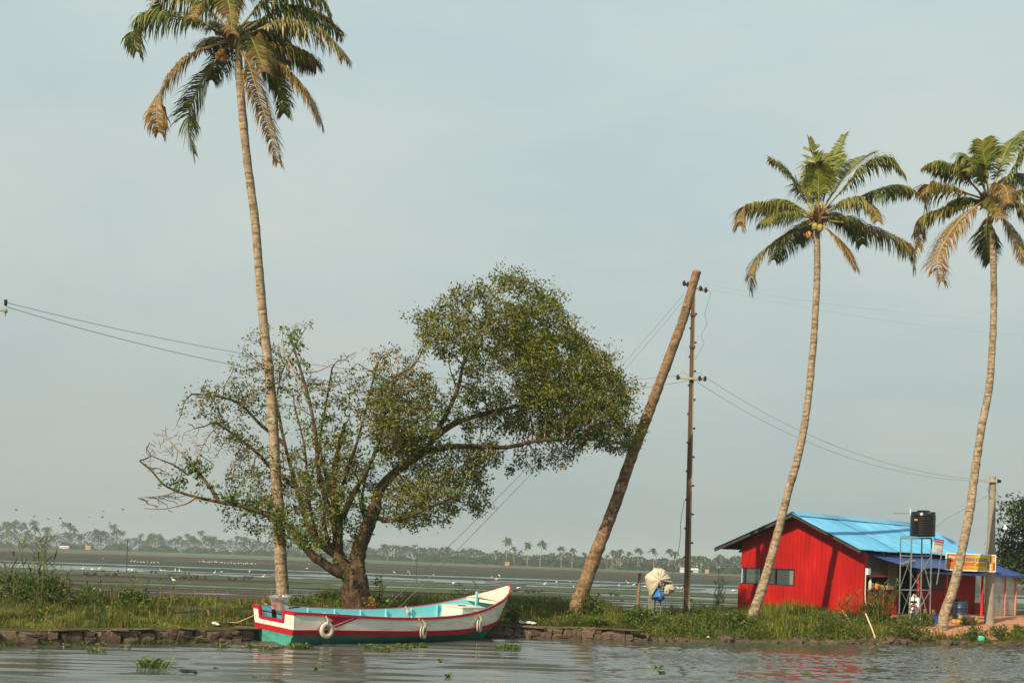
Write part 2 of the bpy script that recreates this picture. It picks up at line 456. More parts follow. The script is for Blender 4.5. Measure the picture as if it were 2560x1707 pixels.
# ------------------------------------------------------------------ house frame: x along the ridge, y from the porch side back
HANG = math.radians(43.0)
ER = Vector((math.cos(HANG), math.sin(HANG), 0)); EN = Vector((math.sin(HANG), -math.cos(HANG), 0))
HC = P(2160, 1440, 47.5); HC.z = 0
def HW(r, n, z=0.0): return HC + ER * r + EN * n + Vector((0, 0, z))
def solve_r(px, n, py=1440):
    a = ray(px, py)[0]
    return (a * (HC.y + EN.y * n) - HC.x - EN.x * n) / (ER.x - a * ER.y)
def solve_n(px, r, py=1440):
    a = ray(px, py)[0]
    return (a * (HC.y + ER.y * r) - HC.x - ER.x * r) / (EN.x - a * EN.y)
def zat(px, py, r, n): return EYE + ray(px, py)[1] * HW(r, n).y
HWID = -solve_n(1853, 0)
OV = 0.67
y_e1 = -solve_n(2151, -OV, 1374); z_e1 = zat(2151, 1374, -OV, -y_e1)
y_rg = -solve_n(1981, -OV, 1282); z_rg = zat(1981, 1282, -OV, -y_rg)
y_e2 = -solve_n(1785.5, -OV, 1370); z_e2 = zat(1785.5, 1370, -OV, -y_e2)
r_end = solve_r(2302.5, -y_rg, 1312)
HLEN = r_end - 0.5
FLOOR_Z = zat(1849, 1524, 0, -HWID)
print('HOUSE W %.2f len %.2f ridge y %.2f z %.2f eaves %.2f/%.2f %.2f/%.2f floor %.2f' % (HWID, HLEN, y_rg, z_rg, y_e1, z_e1, y_e2, z_e2, FLOOR_Z))
def to_house(X, Y):
    dx, dy = X - HC.x, Y - HC.y
    return dx * ER.x + dy * ER.y, dx * EN.x + dy * EN.y
def bare(X, Y):
    r, n = to_house(X, Y)
    house = (r > -.1) & (r < 14) & (n < 1.3) & (n > -HWID - .2)
    t = Y - shore(X)
    dirt = (X > 16.0 + 1.6 * vnoise(X * .9, Y * .9, 77)) & (t > .75 + 1.3 * vnoise(X * 1.1, Y * .7, 78)) & (n > -2)
    return house | dirt

M_red = mat('red_sheet', (0.29, 0.006, 0.006), (0.42, 0.010, 0.008), scale=1.4, stretch=(1, 1, .35), rough=0.5, spec=0.2, bump=0.15, bscale=2, c3=(0.47, 0.035, 0.028), detail=9)
M_roofblue = mat('blue_roof_sheet', (0.070, 0.27, 0.46), (0.125, 0.40, 0.60), scale=0.9, stretch=(1, .5, 1), c3=(.15, .44, .62), rough=0.42, spec=0.5, bump=.25, bscale=1.2, bdist=.05)
M_roofdark = mat('roof_underside', (0.035, 0.032, 0.03), (0.06, 0.045, 0.035), scale=2, rough=0.8)
M_tarp = mat('blue_tarpaulin', (0.022, 0.052, 0.20), (0.034, 0.075, 0.26), scale=2.0, rough=0.45, bump=0.5, bscale=3, bdist=.05)
M_frame = mat('dark_frame', (0.012, 0.013, 0.014), rough=0.5)
M_steelblue = mat('pale_blue_steel', (0.38, 0.47, 0.52), rough=0.5)
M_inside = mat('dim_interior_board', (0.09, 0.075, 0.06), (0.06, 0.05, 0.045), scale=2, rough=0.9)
M_concrete = mat('concrete', (0.22, 0.19, 0.14), (0.30, 0.265, 0.20), scale=3, rough=0.9, bump=0.4, bscale=18, c3=(.17, .15, .11))
M_plankgrey = mat('grey_board', (0.13, 0.13, 0.115), (0.20, 0.195, 0.17), scale=2, rough=0.85, stretch=(6, 6, .6))
M_curtain = mat('grey_green_blind', (0.15, 0.165, 0.14), (0.18, 0.195, 0.165), scale=1.5, rough=0.8)
M_wood = mat('weathered_wood', (0.19, 0.11, 0.055), (0.32, 0.20, 0.10), scale=2, stretch=(3, 3, .5), rough=0.85, bump=.3, bscale=12)
M_redpaint = mat('red_post_paint', (0.60, 0.022, 0.016), rough=0.4)
M_salmon = mat('salmon_post_paint', (0.55, 0.16, 0.10), (0.62, 0.22, 0.14), scale=3, rough=0.7)  # paler salmon red for the two end posts of the porch
M_galv = mat('galvanised_steel', (0.17, 0.19, 0.18), (0.26, 0.28, 0.26), scale=4, rough=0.5, metallic=0.3)
M_white = mat('white_paint', (0.72, 0.70, 0.64), rough=0.5)
M_black = mat('black_plastic', (0.006, 0.006, 0.007), rough=0.22, spec=0.5)
M_pane = glass('window_pane', (0.08, 0.10, 0.10), 0.45, 0.05)
M_screen = glass('plastic_screen', (0.52, 0.50, 0.42), 0.48, 0.3)
M_ply = mat('plywood', (0.52, 0.30, 0.12), (0.62, 0.38, 0.17), scale=2.5, stretch=(1, 1, 4), rough=0.7)

house = empty('red_house', HC, HANG)
tag(house, 'red corrugated metal shop house with bright blue sheet roof', 'house')
def roof_z(y):
    return z_rg - (z_rg - z_e1) * (y_rg - y) / (y_rg - y_e1) if y < y_rg else z_rg - (z_rg - z_e2) * (y - y_rg) / (y_e2 - y_rg)

def rib_sheet(mb, axis, a0, a1, z0f, z1f, off, period=0.20, depth=0.028, out=-1):
    """ribbed wall sheet: axis 'y' (gable, outward -x) or 'x' (side, outward -y)"""
    cols = []
    a = a0
    k0 = math.floor(a0 / period)
    brk = [a0]
    k = k0
    while k * period < a1 + period:
        for f, in ((0.0,), (0.12,), (0.38,), (0.5,)):
            p = (k + f) * period
            if a0 < p < a1: brk.append(p)
        k += 1
    brk.append(a1)
    vs, fs = [], []
    for p in brk:
        f = (p / period) % 1.0
        d = depth if 0.11 < f < 0.39 else 0.0
        o = off + out * d
        for z in (z0f(p), z1f(p)):
            vs.append((o, p, z) if axis == 'y' else (p, o, z))
    n = len(brk)
    for i in range(n - 1):
        fs.append((2 * i, 2 * i + 2, 2 * i + 3, 2 * i + 1))
    # thickness: returned edges
    t = 0.012
    b = len(vs)
    for (x, y, z) in list(vs):
        vs.append((x - out * t, y, z) if axis == 'y' else (x, y - out * t, z))
    for i in range(n - 1):
        fs.append((b + 2 * i + 1, b + 2 * i + 3, b + 2 * i + 2, b + 2 * i))
        fs.append((2 * i, b + 2 * i, b + 2 * i + 2, 2 * i + 2)); fs.append((2 * i + 1, 2 * i + 3, b + 2 * i + 3, b + 2 * i + 1))
    fs.append((0, 1, b + 1, b)); e = 2 * (n - 1); fs.append((e, b + e, b + e + 1, e + 1))
    mb.add(vs, fs)

gtop = lambda y: roof_z(y) - 0.09
wy0 = -solve_n(1987, 0)                       # right end of the corner window
wz1 = zat(1910, 1419, 0, -(HWID * .75)); wz0 = zat(1910, 1461, 0, -(HWID * .75))
gw = MB()
for y in (0.03, wy0, HWID - .03): gw.box((0.06, y, (FLOOR_Z + gtop(y)) / 2), (.06, .06, gtop(y) - FLOOR_Z))
gw.box((.06, HWID / 2, FLOOR_Z + .04), (.07, HWID - .1, .08))
gable = gw.build('gable_wall', M_frame, house, local=True)
edges = np.linspace(0, HWID, 9)
for i in range(8):
    a, b = edges[i] + (.004 if i else 0), edges[i + 1] + .02
    if i == 7: b = edges[8]
    o = -0.004 * (i % 2)
    if b < wy0 + .3 and a < wy0 - .3:
        m = MB(); rib_sheet(m, 'y', a, min(b, wy0) if b > wy0 else b, lambda y: FLOOR_Z - .02, gtop, o); m.build('wall_sheet', M_red, gable, local=True)
    elif a < wy0:
        m = MB(); rib_sheet(m, 'y', a, wy0, lambda y: FLOOR_Z - .02, gtop, o); m.build('wall_sheet', M_red, gable, local=True)
        m = MB(); rib_sheet(m, 'y', wy0 + .002, b, lambda y: wz1, gtop, o); m.build('wall_sheet', M_red, gable, local=True)
        m = MB(); rib_sheet(m, 'y', wy0 + .002, b, lambda y: FLOOR_Z - .02, lambda y: wz0, o - .03); m.build('wall_sheet', M_red, gable, local=True)
    else:
        m = MB(); rib_sheet(m, 'y', a, b, lambda y: wz1, gtop, o); m.build('wall_sheet', M_red, gable, local=True)
        m = MB(); rib_sheet(m, 'y', a, b + (.12 if i == 7 else 0), lambda y: FLOOR_Z - .02, lambda y: wz0, o - .03); m.build('wall_sheet', M_red, gable, local=True)
# corner window
wm = MB(); zc = (wz0 + wz1) / 2; zh = wz1 - wz0
for y in (wy0 + .03, HWID * .70, HWID * .83, HWID - .22): wm.box((.0, y, zc), (.06, .05 if y < HWID - .3 else .09, zh))
wm.box((0, (wy0 + HWID) / 2, wz0 + .025), (.065, HWID - wy0 - .1, .05)); wm.box((0, (wy0 + HWID) / 2, wz1 - .02), (.065, HWID - wy0 - .1, .04))
win = wm.build('window', M_frame, house, local=True)
ya, yb = wy0 + .05, HWID * .70
MB().box((.03, wy0 + .08 + (HWID * .585 - wy0) / 2, zc), (.02, HWID * .585 - wy0, zh - .08)).build('blind', M_curtain, win, local=True)
for (a, b) in ((HWID * .585, HWID * .69), (HWID * .71, HWID * .82), (HWID * .845, HWID - .27)):
    MB().box((.012, (a + b) / 2, zc), (.006, b - a, zh - .08)).build('pane', M_pane, win, local=True)
MB().box((.03, HWID - .04, zc), (.05, .05, zh + .3)).build('corner_post', M_steelblue, house, local=True)
# other walls
m = MB(); rib_sheet(m, 'x', 2.0, HLEN, lambda x: FLOOR_Z, lambda x: roof_z(HWID) - .1, HWID, out=1)
rib_sheet(m, 'x', 0.1, 2.0, lambda x: FLOOR_Z, lambda x: wz0, HWID, out=1); rib_sheet(m, 'x', 0.1, 2.0, lambda x: wz1, lambda x: roof_z(HWID) - .1, HWID, out=1)
m.build('rear_wall', M_red, house, local=True)
m = MB(); rib_sheet(m, 'y', 0.05, HWID - .05, lambda y: FLOOR_Z, gtop, HLEN, out=1); m.build('end_wall', M_red, house, local=True)
MB().box((HLEN / 2, HWID / 2, FLOOR_Z - .06), (HLEN - .1, HWID - .1, .10)).build('floor_slab', M_inside, house, local=True)
MB().box((2.9, HWID / 2 + .4, FLOOR_Z + 1.2), (.05, HWID - 1.2, 2.3)).build('inner_partition', M_inside, house, local=True)
MB().box((HLEN * .5, 2.2, FLOOR_Z + 1.2), (HLEN - 3.2, .05, 2.3)).build('inner_partition', M_inside, house, local=True)
for (x, y) in ((.15, HWID - .15), (.15, HWID * .62), (.15, HWID * .3), (2.5, HWID - .2), (5, HWID - .2), (8, HWID - .2)):
    g = gz(*(HW(x, -y).xy)); 
    MB().box((x, y, (g - .3 + FLOOR_Z) / 2), (.2, .2, FLOOR_Z - .1 - g + .3)).build('pier', M_concrete, house, local=True)
# porch side: half wall and counter, hung shutters, doorway, long wall
HZ = EYE + ray(2200, 1475)[1] * HW(1.2, 0).y; SZ = EYE + ray(2200, 1440)[1] * HW(1.2, 0).y
r_door0, r_door1 = solve_r(2246, 0), solve_r(2292, 0)
etop = z_e1 - .12
MB().box((.10, .02, (FLOOR_Z + etop) / 2), (.20, .05, etop - FLOOR_Z)).build('corner_strip', M_red, house, local=True)
m = MB(); rib_sheet(m, 'x', .2, r_door0, lambda x: .45, lambda x: HZ, 0); m.build('half_wall', M_red, house, local=True)
MB().box(((.2 + r_door0) / 2, .06, HZ + .02), (r_door0 - .2, .36, .04)).build('counter_top', M_inside, house, local=True)
r_sh = solve_r(2221, 0)
MB().box(((.22 + r_sh) / 2, .03, (SZ + etop) / 2), (r_sh - .22, .03, etop - SZ)).build('shutter_or_shade_board', M_inside, house, local=True)
MB().box(((.22 + r_sh) / 2, .0, SZ), (r_sh - .22, .05, .05)).build('shutter_rail', M_redpaint, house, local=True)
MB().box(((r_sh + r_door0) / 2, .03, (HZ + etop) / 2), (r_door0 - r_sh - .02, .03, etop - HZ - .01)).build('grey_panel', M_plankgrey, house, local=True)
for r in (r_door0, r_door1): MB().box((r, .02, (FLOOR_Z + etop) / 2), (.09, .09, etop - FLOOR_Z)).build('door_post', M_frame, house, local=True)
r_w2 = solve_r(2384, 0)
m = MB(); rib_sheet(m, 'x', r_door1 + .05, r_w2, lambda x: FLOOR_Z - .2, lambda x: HZ + .05, 0); m.build('half_wall', M_red, house, local=True)
MB().box(((r_door1 + r_w2) / 2, .03, (HZ + etop) / 2 + .03), (r_w2 - r_door1 - .1, .03, etop - HZ - .06)).build('shutter_or_shade_board', M_inside, house, local=True)  # dark board added for the shaded interior above the half wall, no shutter
m = MB(); rib_sheet(m, 'x', r_w2 + .004, HLEN, lambda x: FLOOR_Z - .2, lambda x: etop, 0); m.build('side_wall', M_red, house, local=True)
# roof: two slopes of corrugated sheets, ridge cap, purlins
rf = MB()
for (ya, za, yb, zb) in ((y_e1, z_e1, y_rg, z_rg), (y_e2, z_e2, y_rg, z_rg)):
    for k in range(6):
        f = (k + .35) / 6
        rf.box((r_end / 2 - OV / 2, ya + (yb - ya) * f, za + (zb - za) * f - .07), (r_end + OV - .1, .05, .07))
    for x in np.linspace(-OV + .05, r_end - .05, 7):
        rf.bar((x, ya, za - .1), (x, yb, zb - .1), .05, .09)
roof = rf.build('roof', M_roofdark, house, local=True)
def roof_sheet(x0, x1, ya, za, yb, zb, lift, seed):
    n = max(8, int((x1 - x0) / .02)); dy, dz = yb - ya, zb - za
    L = math.hypot(dy, dz); nrm = Vector((0, -dz, dy)) / L
    if nrm.z < 0: nrm = -nrm
    rr = random.Random(seed); ph = [rr.uniform(0, 6) for _ in range(3)]
    mb = MB()
    def fn(lower):
        def f(u, v):
            x = x0 + (x1 - x0) * u
            w = .020 * math.cos(2 * math.pi * x / .135) + lift + lower
            w += .018 * math.sin(x * 1.3 + 2.1 * v + ph[0]) * math.sin(3.1 * v + ph[1])
            return Vector((x, ya + dy * v, za + dz * v)) + nrm * w
        return f
    mb.sheet(fn(0), n, 4, 0); mb.sheet(fn(-.012), n, 4, 1)
    return mb.build('roof_sheet', [M_roofblue, M_roofdark], roof, sm=True, local=True)
xs_ = np.linspace(-OV, r_end, 12)
for i in range(11):
    roof_sheet(xs_[i] - .04, xs_[i + 1] + .04, y_e1, z_e1, y_rg, z_rg, .012 * (i % 2), i)
    roof_sheet(xs_[i] - .04, xs_[i + 1] + .04, y_e2, z_e2, y_rg, z_rg, .012 * (i % 2), 50 + i)
m = MB()
for sgn, (ye, ze) in ((1, (y_e1, z_e1)), (-1, (y_e2, z_e2))):
    k = .42 / math.hypot(ye - y_rg, ze - z_rg)
    a = (y_rg + (ye - y_rg) * k, z_rg + (ze - z_rg) * k + .06)
    n = 150
    def f(u, v): 
        x = -OV - .03 + (r_end + OV + .06) * u
        return (x, y_rg + (a[0] - y_rg) * v, z_rg + .075 + (a[1] - z_rg - .075) * v + (.022 * math.cos(2 * math.pi * x / .27) * v))
    m.sheet(f, n, 2)
m.build('ridge_cap', M_roofblue, roof, sm=True, local=True)
for (ya, za, yb, zb) in ((y_e1, z_e1, y_rg, z_rg), (y_e2, z_e2, y_rg, z_rg)):
    MB().bar((-OV + .03, ya, za - .085), (-OV + .03, yb, zb - .085), .03, .13).build('barge_board', M_roofdark, roof, local=True)
for i, (r, dz) in enumerate(((solve_r(2170, .1), 0),)):
    MB().box((r, -.10, zat(2170, 1428, r, .1)), (.20, .12, .26)).build('meter_box', M_white, house, local=True)
    MB().tube([(r - .1, -.05, HZ + .9), (r - .1, -.05, HZ - .1), (r - .08, -.07, HZ - .5), (r + .25, -.12, HZ - .55), (r + .28, -.12, HZ - .8)], .018, 6).build('conduit', M_white, house, local=True)
p0 = solve_r(2240, .5)
g = MB(); pts = [(p0 - .1, -.8, zat(2235, 1410, p0, .8)), (p0 + .35, -.8, zat(2255, 1405, p0, .8)), (p0 + .9, -.8, zat(2275, 1402, p0, .8))]
g.tube(pts, .075, 12); g.build('gutter_pipe', M_galv, house, local=True)

# porch: blue tarpaulin awnings on red posts, plastic screens
porch = empty('porch', HC, HANG)
tag(porch, 'porch of blue tarpaulin awnings on red posts beside the red house', 'porch')
def tarp(name, A, B, C_, E, nu, nv, sag, seed):
    A, B, C_, E = map(Vector, (A, B, C_, E)); mb = MB()
    for th, mi in ((0, 0), (-.01, 1)):
        def f(u, v):
            p = A * (1 - u) * (1 - v) + B * u * (1 - v) + C_ * u * v + E * (1 - u) * v
            s = sag * math.sin(math.pi * v) * (.6 + .5 * math.sin(u * 9 + seed)) + .03 * math.sin(u * 21 + seed) * v
            return p + Vector((0, 0, -s + th))
        mb.sheet(f, nu, nv, mi)
    return mb.build(name, [M_tarp, M_tarp], porch, sm=True, local=True)
PN = 1.15
rA, rD, rE = .15, solve_r(2294, 1.2), 9.0
zD = zat(2294, 1419, rD, 1.2)
tarp('awning', (rA, .1, z_e1 - .10), (HLEN + .2, .1, z_e1 - .10), (HLEN + .3, -1.2, zD - .02), (rD, -1.25, zD), 40, 8, .05, 1)
r_ap = solve_r(2490, -.2, 1411); z_ap = zat(2490, 1411, r_ap, -.2)
r_fl = solve_r(2296, PN + .15); z_fl = zat(2296, 1427, r_fl, PN); r_fr = solve_r(2575, PN + .2); z_fr = zat(2575, 1440, r_fr, PN + .2)
tarp('awning', (r_fl + .1, -.25, z_fl + .16), (r_ap, .2, z_ap), (r_fr, -PN - .2, z_fr), (r_fl, -PN - .15, z_fl), 44, 8, .03, 4)
m = MB(); m.add([(r_fl, -PN - .155, z_fl), (r_fr, -PN - .205, z_fr), (r_fr, -PN - .205, z_fr - .09), (r_fl, -PN - .155, z_fl - .09)], [(0, 1, 2, 3)])
m.add([(r_fl, -PN - .140, z_fl), (r_fr, -PN - .19, z_fr), (r_fr, -PN - .19, z_fr - .09), (r_fl, -PN - .14, z_fl - .09)], [(3, 2, 1, 0)]); m.build('awning_hem', M_tarp, porch, local=True)
for px, mt, w in ((2296, M_redpaint, .085), (2367, M_redpaint, .085), (2457, M_redpaint, .09), (2515, M_salmon, .06), (2541, M_salmon, .075)):
    r = solve_r(px, PN); g = gz(*HW(r, PN).xy)
    MB().box((r, -PN, (g - .2 + z_fl - .03) / 2), (w, w, z_fl - .03 - g + .2)).build('post', mt, porch, local=True)
ra, rb = solve_r(2486, PN), solve_r(2541, PN); zg = gz(*HW(ra, PN).xy)
MB().box(((ra + rb) / 2, -PN + .06, (zg + .05 + z_fl - .1) / 2), (rb - ra, .008, z_fl - .15 - zg)).build('screen', M_screen, porch, local=True)
MB().box((ra, -PN + .03, (zg + z_fl) / 2 - .05), (.06, .05, z_fl - zg - .1)).build('screen_frame', M_galv, porch, local=True)
MB().box(((ra + rb) / 2, -PN + .03, zg + .85), (rb - ra, .03, .035)).build('screen_frame', M_galv, porch, local=True)
yb_ = 1.2                                        # screens along the far side of the porch
rc, rd = HLEN + .1, solve_r(2460, -yb_)
zgb = gz(*HW(rd, -yb_).xy)
MB().box(((rc + rd) / 2, yb_, 2.0), (rd - rc, .008, 1.4)).build('screen', M_screen, porch, local=True)
for r in (rc, rd): MB().box((r, yb_ - .03, 1.8), (.06, .05, 2.0)).build('screen_frame', M_galv, porch, local=True)
MB().box(((rc + rd) / 2, yb_ - .02, .95), (rd - rc, .05, .75)).build('low_panel', M_red, porch, local=True)
# red earth in front of the porch
m = MB(); nx, ny = 46, 18
def f(u, v):
    x = 15.6 + 14 * u; t = .55 + .5 * float(vnoise(x * 1.1, x * 0.0, 79)) + 7.5 * v
    p = Vector((x + .5 * float(vnoise(t * .9, x, 80)) * (1 - u), float(shore(x)) + t, 0)); return (p.x, p.y, gz(p.x, p.y) + .018 + .02 * float(vnoise(p.x * 2, p.y * 2, 5)))
m.sheet(f, nx, ny); tag(m.build('dirt_path', M_dirt, sm=True), kind='structure')
# ------------------------------------------------------------------ the moored boat
BH = math.radians(44.0)
BL = 9.25
stern = P(722, 1607, 32.8)
_ax = Vector((math.cos(BH), math.sin(BH), 0)); _ay = Vector((-math.sin(BH), math.cos(BH), 0))
b_loc = Vector((stern.x, stern.y, 0)) + _ay * 0.75
b_loc.z = 0
boat = empty('motor_boat', b_loc, BH)
HEEL = .05
boat.rotation_euler = (HEEL, 0, BH)
tag(boat, 'long open wooden boat painted white, red and teal, moored at the stone wall', 'boat')
def ip(x, xs, ys): return float(np.interp(x, xs, ys))
def crv(x, xs, ys):                                  # smooth interpolation (Catmull-Rom through the table)
    x = min(max(x, xs[0]), xs[-1])
    i = max(0, min(len(xs) - 2, int(np.searchsorted(xs, x) - 1)))
    t = (x - xs[i]) / (xs[i + 1] - xs[i])
    def tan(k):
        if k == 0: return (ys[1] - ys[0]) / (xs[1] - xs[0])
        if k == len(xs) - 1: return (ys[-1] - ys[-2]) / (xs[-1] - xs[-2])
        return (ys[k + 1] - ys[k - 1]) / (xs[k + 1] - xs[k - 1])
    h = xs[i + 1] - xs[i]; m0, m1 = tan(i) * h, tan(i + 1) * h
    return (2 * t**3 - 3 * t**2 + 1) * ys[i] + (t**3 - 2 * t**2 + t) * m0 + (-2 * t**3 + 3 * t**2) * ys[i + 1] + (t**3 - t**2) * m1
_SX = [0, .12, .28, .45, .62, .75, .86, .94, 1.0]
def sheer(u): return crv(u, _SX, [1.0, .95, .87, .83, .88, 1.02, 1.25, 1.49, 1.76])
def beam(u): return crv(u, _SX, [1.08, 1.17, 1.26, 1.30, 1.27, 1.13, .86, .50, .02])
def bandt(u): return crv(u, _SX, [.50, .49, .455, .425, .43, .48, .58, .70, .84])
def bandb(u): return bandt(u) - .15
def stemx(u, z):                                     # the raked stem pulls the lower hull back
    zs = sheer(u); d = max(0.0, zs - z)
    return u * BL - (u ** 3) * (0.30 * d + 0.22 * d * d) + (1 - u) ** 8 * -0.10 * z
def hull_pt(u, lev, s):
    B = beam(u)
    if lev == 'g': y, z = B, sheer(u)
    elif lev == 'm': y, z = B * .985, (sheer(u) + bandt(u)) / 2
    elif lev == 't': y, z = B * .955, bandt(u)
    elif lev == 'b': y, z = B * .915, bandb(u)
    elif lev == 'w': y, z = B * .72 * (1 - .25 * u), min(.03, bandb(u) - .2)
    else: y, z = 0.06 * B, -.32
    return Vector((stemx(u, z), s * y, z))
def strip(levs, s, mi=0, off=0.0, nu=40, flip=False):
    us = np.linspace(0, 1, nu + 1); vs = []
    for l in levs:
        for u in us:
            p = hull_pt(u, l, s)
            if off: p = p + Vector((0, s * off, 0))
            vs.append(p)
    n = nu + 1; fs = [(j * n + i, j * n + i + 1, (j + 1) * n + i + 1, (j + 1) * n + i) for j in range(len(levs) - 1) for i in range(nu)]
    return vs, fs
M_bwhite = mat('boat_white_paint', (0.56, 0.51, 0.41), (0.78, 0.74, 0.64), scale=2.2, stretch=(.6, 1, 1.6), rough=0.5, bump=.2, bscale=5, c3=(.82, .78, .69), lo=.30, hi=.50, detail=8)
M_bred = mat('boat_red_paint', (0.40, 0.010, 0.022), (0.46, 0.014, 0.026), scale=3, stretch=(.4, 1, 3), rough=0.4, c3=(.50, .16, .14), lo=.3, hi=.66)
M_bteal = mat('boat_teal_paint', (0.045, 0.21, 0.165), (0.075, 0.34, 0.27), scale=2.5, stretch=(.4, 1, 2), rough=0.5, c3=(.06, .24, .18), lo=.3, hi=.5, detail=8)
M_bcyan = mat('boat_cyan_paint', (0.16, 0.52, 0.58), (0.21, 0.58, 0.62), scale=1.6, rough=0.5, c3=(.20, .42, .40), lo=.3, hi=.68)
M_bcream = mat('boat_cream_wood', (0.66, 0.55, 0.42), (0.74, 0.66, 0.55), scale=2, rough=0.55)
M_rope = mat('rope', (0.50, 0.38, 0.20), (0.62, 0.50, 0.30), scale=20, rough=0.9)
M_tyre = mat('tyre_white_rubber', (0.60, 0.56, 0.46), (0.50, 0.45, 0.36), scale=5, rough=.7, c3=(.10, .09, .08), lo=.3, hi=.60)
M_tyred = mat('tyre_black_rubber', (0.014, 0.013, 0.013), (.05, .045, .04), scale=6, rough=.7)
h = MB()
for s in (-1, 1):
    v, f = strip(['g', 'm', 't'], s); h.add(v, f)
h.build('topsides', M_bwhite, boat, sm=True, local=True)
h = MB()
for s in (-1, 1):
    v, f = strip(['b', 'w', 'k'], s, off=0.0); h.add(v, f)
    v, f = strip(['t', 'b'], s); h.add(v, f)
h.build('hull_bottom', M_bteal, boat, sm=True, local=True)
h = MB()
for s in (-1, 1):                                    # raised red rubbing band
    a, f = strip(['t', 'b'], s, off=.045); o, _ = strip(['t', 'b'], s, off=0.0)
    n = 41
    h.add(a, f)
    for row in (0, 1):
        vs = [a[row * n + i] for i in range(n)] + [o[row * n + i] for i in range(n)]
        h.add(vs, [(i, i + 1, n + i + 1, n + i) for i in range(n - 1)])
h.build('rubbing_band', M_bred, boat, sm=True, local=True)
def rail(u0, u1, w, hgt, dz, out, n=40):             # gunwale rail, box section following the sheer
    mb = MB()
    for s in (-1, 1):
        vs = []
        for u in np.linspace(u0, u1, n + 1):
            p = hull_pt(u, 'g', s); y = s * max(abs(p.y), .01)
            for (dy, z) in ((out, 0), (out, -hgt), (-w, -hgt), (-w, 0)):
                vs.append((p.x, y + s * dy * (1 if abs(y) > .05 else .3), p.z + z + dz))
        fs = [(4 * i + k, 4 * i + 4 + k, 4 * i + 4 + (k + 1) % 4, 4 * i + (k + 1) % 4) for i in range(n) for k in range(4)]
        fs += [(0, 1, 2, 3), (4 * n + 3, 4 * n + 2, 4 * n + 1, 4 * n)]
        mb.add(vs, fs)
    return mb
rail(0, 1, .05, .070, .012, .03).build('gunwale', M_bred, boat, local=True)
h = MB()                                             # inside of the hull
for s in (-1, 1):
    n = 40; us = np.linspace(.015, .985, n + 1); vs = []
    for k in range(4):
        f = (0, .35, .75, 1)[k]
        for u in us:
            B = max(beam(u) - .05, .005); zt = sheer(u) - .005; zb = .16 + .5 * u ** 6
            vs.append((stemx(u, zt + (zb - zt) * f), s * B * (1, .97, .86, .5)[k], zt + (zb - zt) * f))
    h.add(vs, [(j * (n + 1) + i, j * (n + 1) + i + 1, (j + 1) * (n + 1) + i + 1, (j + 1) * (n + 1) + i) for j in range(3) for i in range(n)])
us = np.linspace(.015, .985, 30); vs = []
for u in us:
    B = max(beam(u) - .05, .005)
    for s in (-1, 1): vs.append((stemx(u, .16), s * B * .52, .165 + .5 * u ** 6))
h.add(vs, [(2 * i, 2 * i + 1, 2 * i + 3, 2 * i + 2) for i in range(29)])
h.build('inner_lining', M_bcyan, boat, sm=True, local=True)
for u in (.20, .31, .42, .53, .64, .75):             # ribs
    for s in (-1, 1):
        m = MB(); pts = []
        for f, yy in ((0.02, .985), (.35, .955), (.75, .84), (1, .5)):
            zt, zb = sheer(u), .18 + .5 * u ** 6
            z = zt + (zb - zt) * f; pts.append(Vector((stemx(u, z), s * (beam(u) - .07) * yy, z)))
        m.tube(pts, .035, 4)
        m.build('rib', M_bcyan, boat, local=True)
for u in (.33, .56):                                  # thwarts
    MB().box((u * BL, 0, sheer(u) - .28), (.22, 2 * beam(u) - .16, .04)).build('thwart', M_bcyan, boat, local=True)
# transom with motor notch
def tpt(y, z): return Vector((-0.10 * z - .004, y, z))
tz = sheer(0)
def tw(z): return ip(z, [-.32, .03, .345, .50, tz], [.06, .72, .915, .955, 1.0]) * beam(0)
NW0, NW1, NZ = -.42, .60, tz - .31
def slab(polys, mt, name, th=.05, dx=0.0):
    mb = MB()
    for poly in polys:
        a = [tpt(y, z) - Vector((dx, 0, 0)) for y, z in poly]; b = [p + Vector((th, 0, 0)) for p in a]
        n = len(a); mb.add(a + b, [tuple(range(n)), tuple(range(2 * n - 1, n - 1, -1))] + [(i, n + i, n + (i + 1) % n, (i + 1) % n) for i in range(n)])
    return mb.build(name, mt, boat, local=True)
slab([[(-tw(.345), .345), (-tw(.03), .03), (-.06, -.32), (.06, -.32), (tw(.03), .03), (tw(.345), .345)]], M_bteal, 'transom_bottom')
slab([[(-tw(.345), .345), (tw(.345), .345), (tw(.50), .50), (-tw(.50), .50)]], M_bred, 'transom_band', .07, .02)
slab([[(-tw(.50), .50), (tw(.50), .50), (tw(NZ), NZ), (-tw(NZ), NZ)], [(-tw(NZ), NZ), (NW0 - .06, NZ), (NW0 - .12, tz), (-tw(tz), tz)], [(NW1 + .06, NZ), (tw(NZ), NZ), (tw(tz), tz), (NW1 + .12, tz)]], M_bwhite, 'transom')
R_ = .075
slab([[(-tw(tz) - .01, tz - R_), (NW0 - .10, tz - R_), (NW0 - .12, tz + .015), (-tw(tz) - .01, tz + .015)], [(NW1 + .10, tz - R_), (tw(tz) + .01, tz - R_), (tw(tz) + .01, tz + .015), (NW1 + .12, tz + .015)],
      [(NW0 - .13, NZ - R_ * .6), (NW1 + .13, NZ - R_ * .6), (NW1 + .06, NZ + R_ * .5), (NW0 - .06, NZ + R_ * .5)],
      [(NW0 - .14, NZ - .02), (NW0 - .045, NZ - .02), (NW0 - .10, tz - R_ + .002), (NW0 - .19, tz - R_ + .002)],
      [(NW1 + .045, NZ - .02), (NW1 + .14, NZ - .02), (NW1 + .19, tz - R_ + .002), (NW1 + .10, tz - R_ + .002)]], M_bred, 'transom_trim', .09, .03)
MB().box((.55, 0, NZ - .22), (.9, 1.7, .05)).build('stern_deck', M_bcyan, boat, local=True)
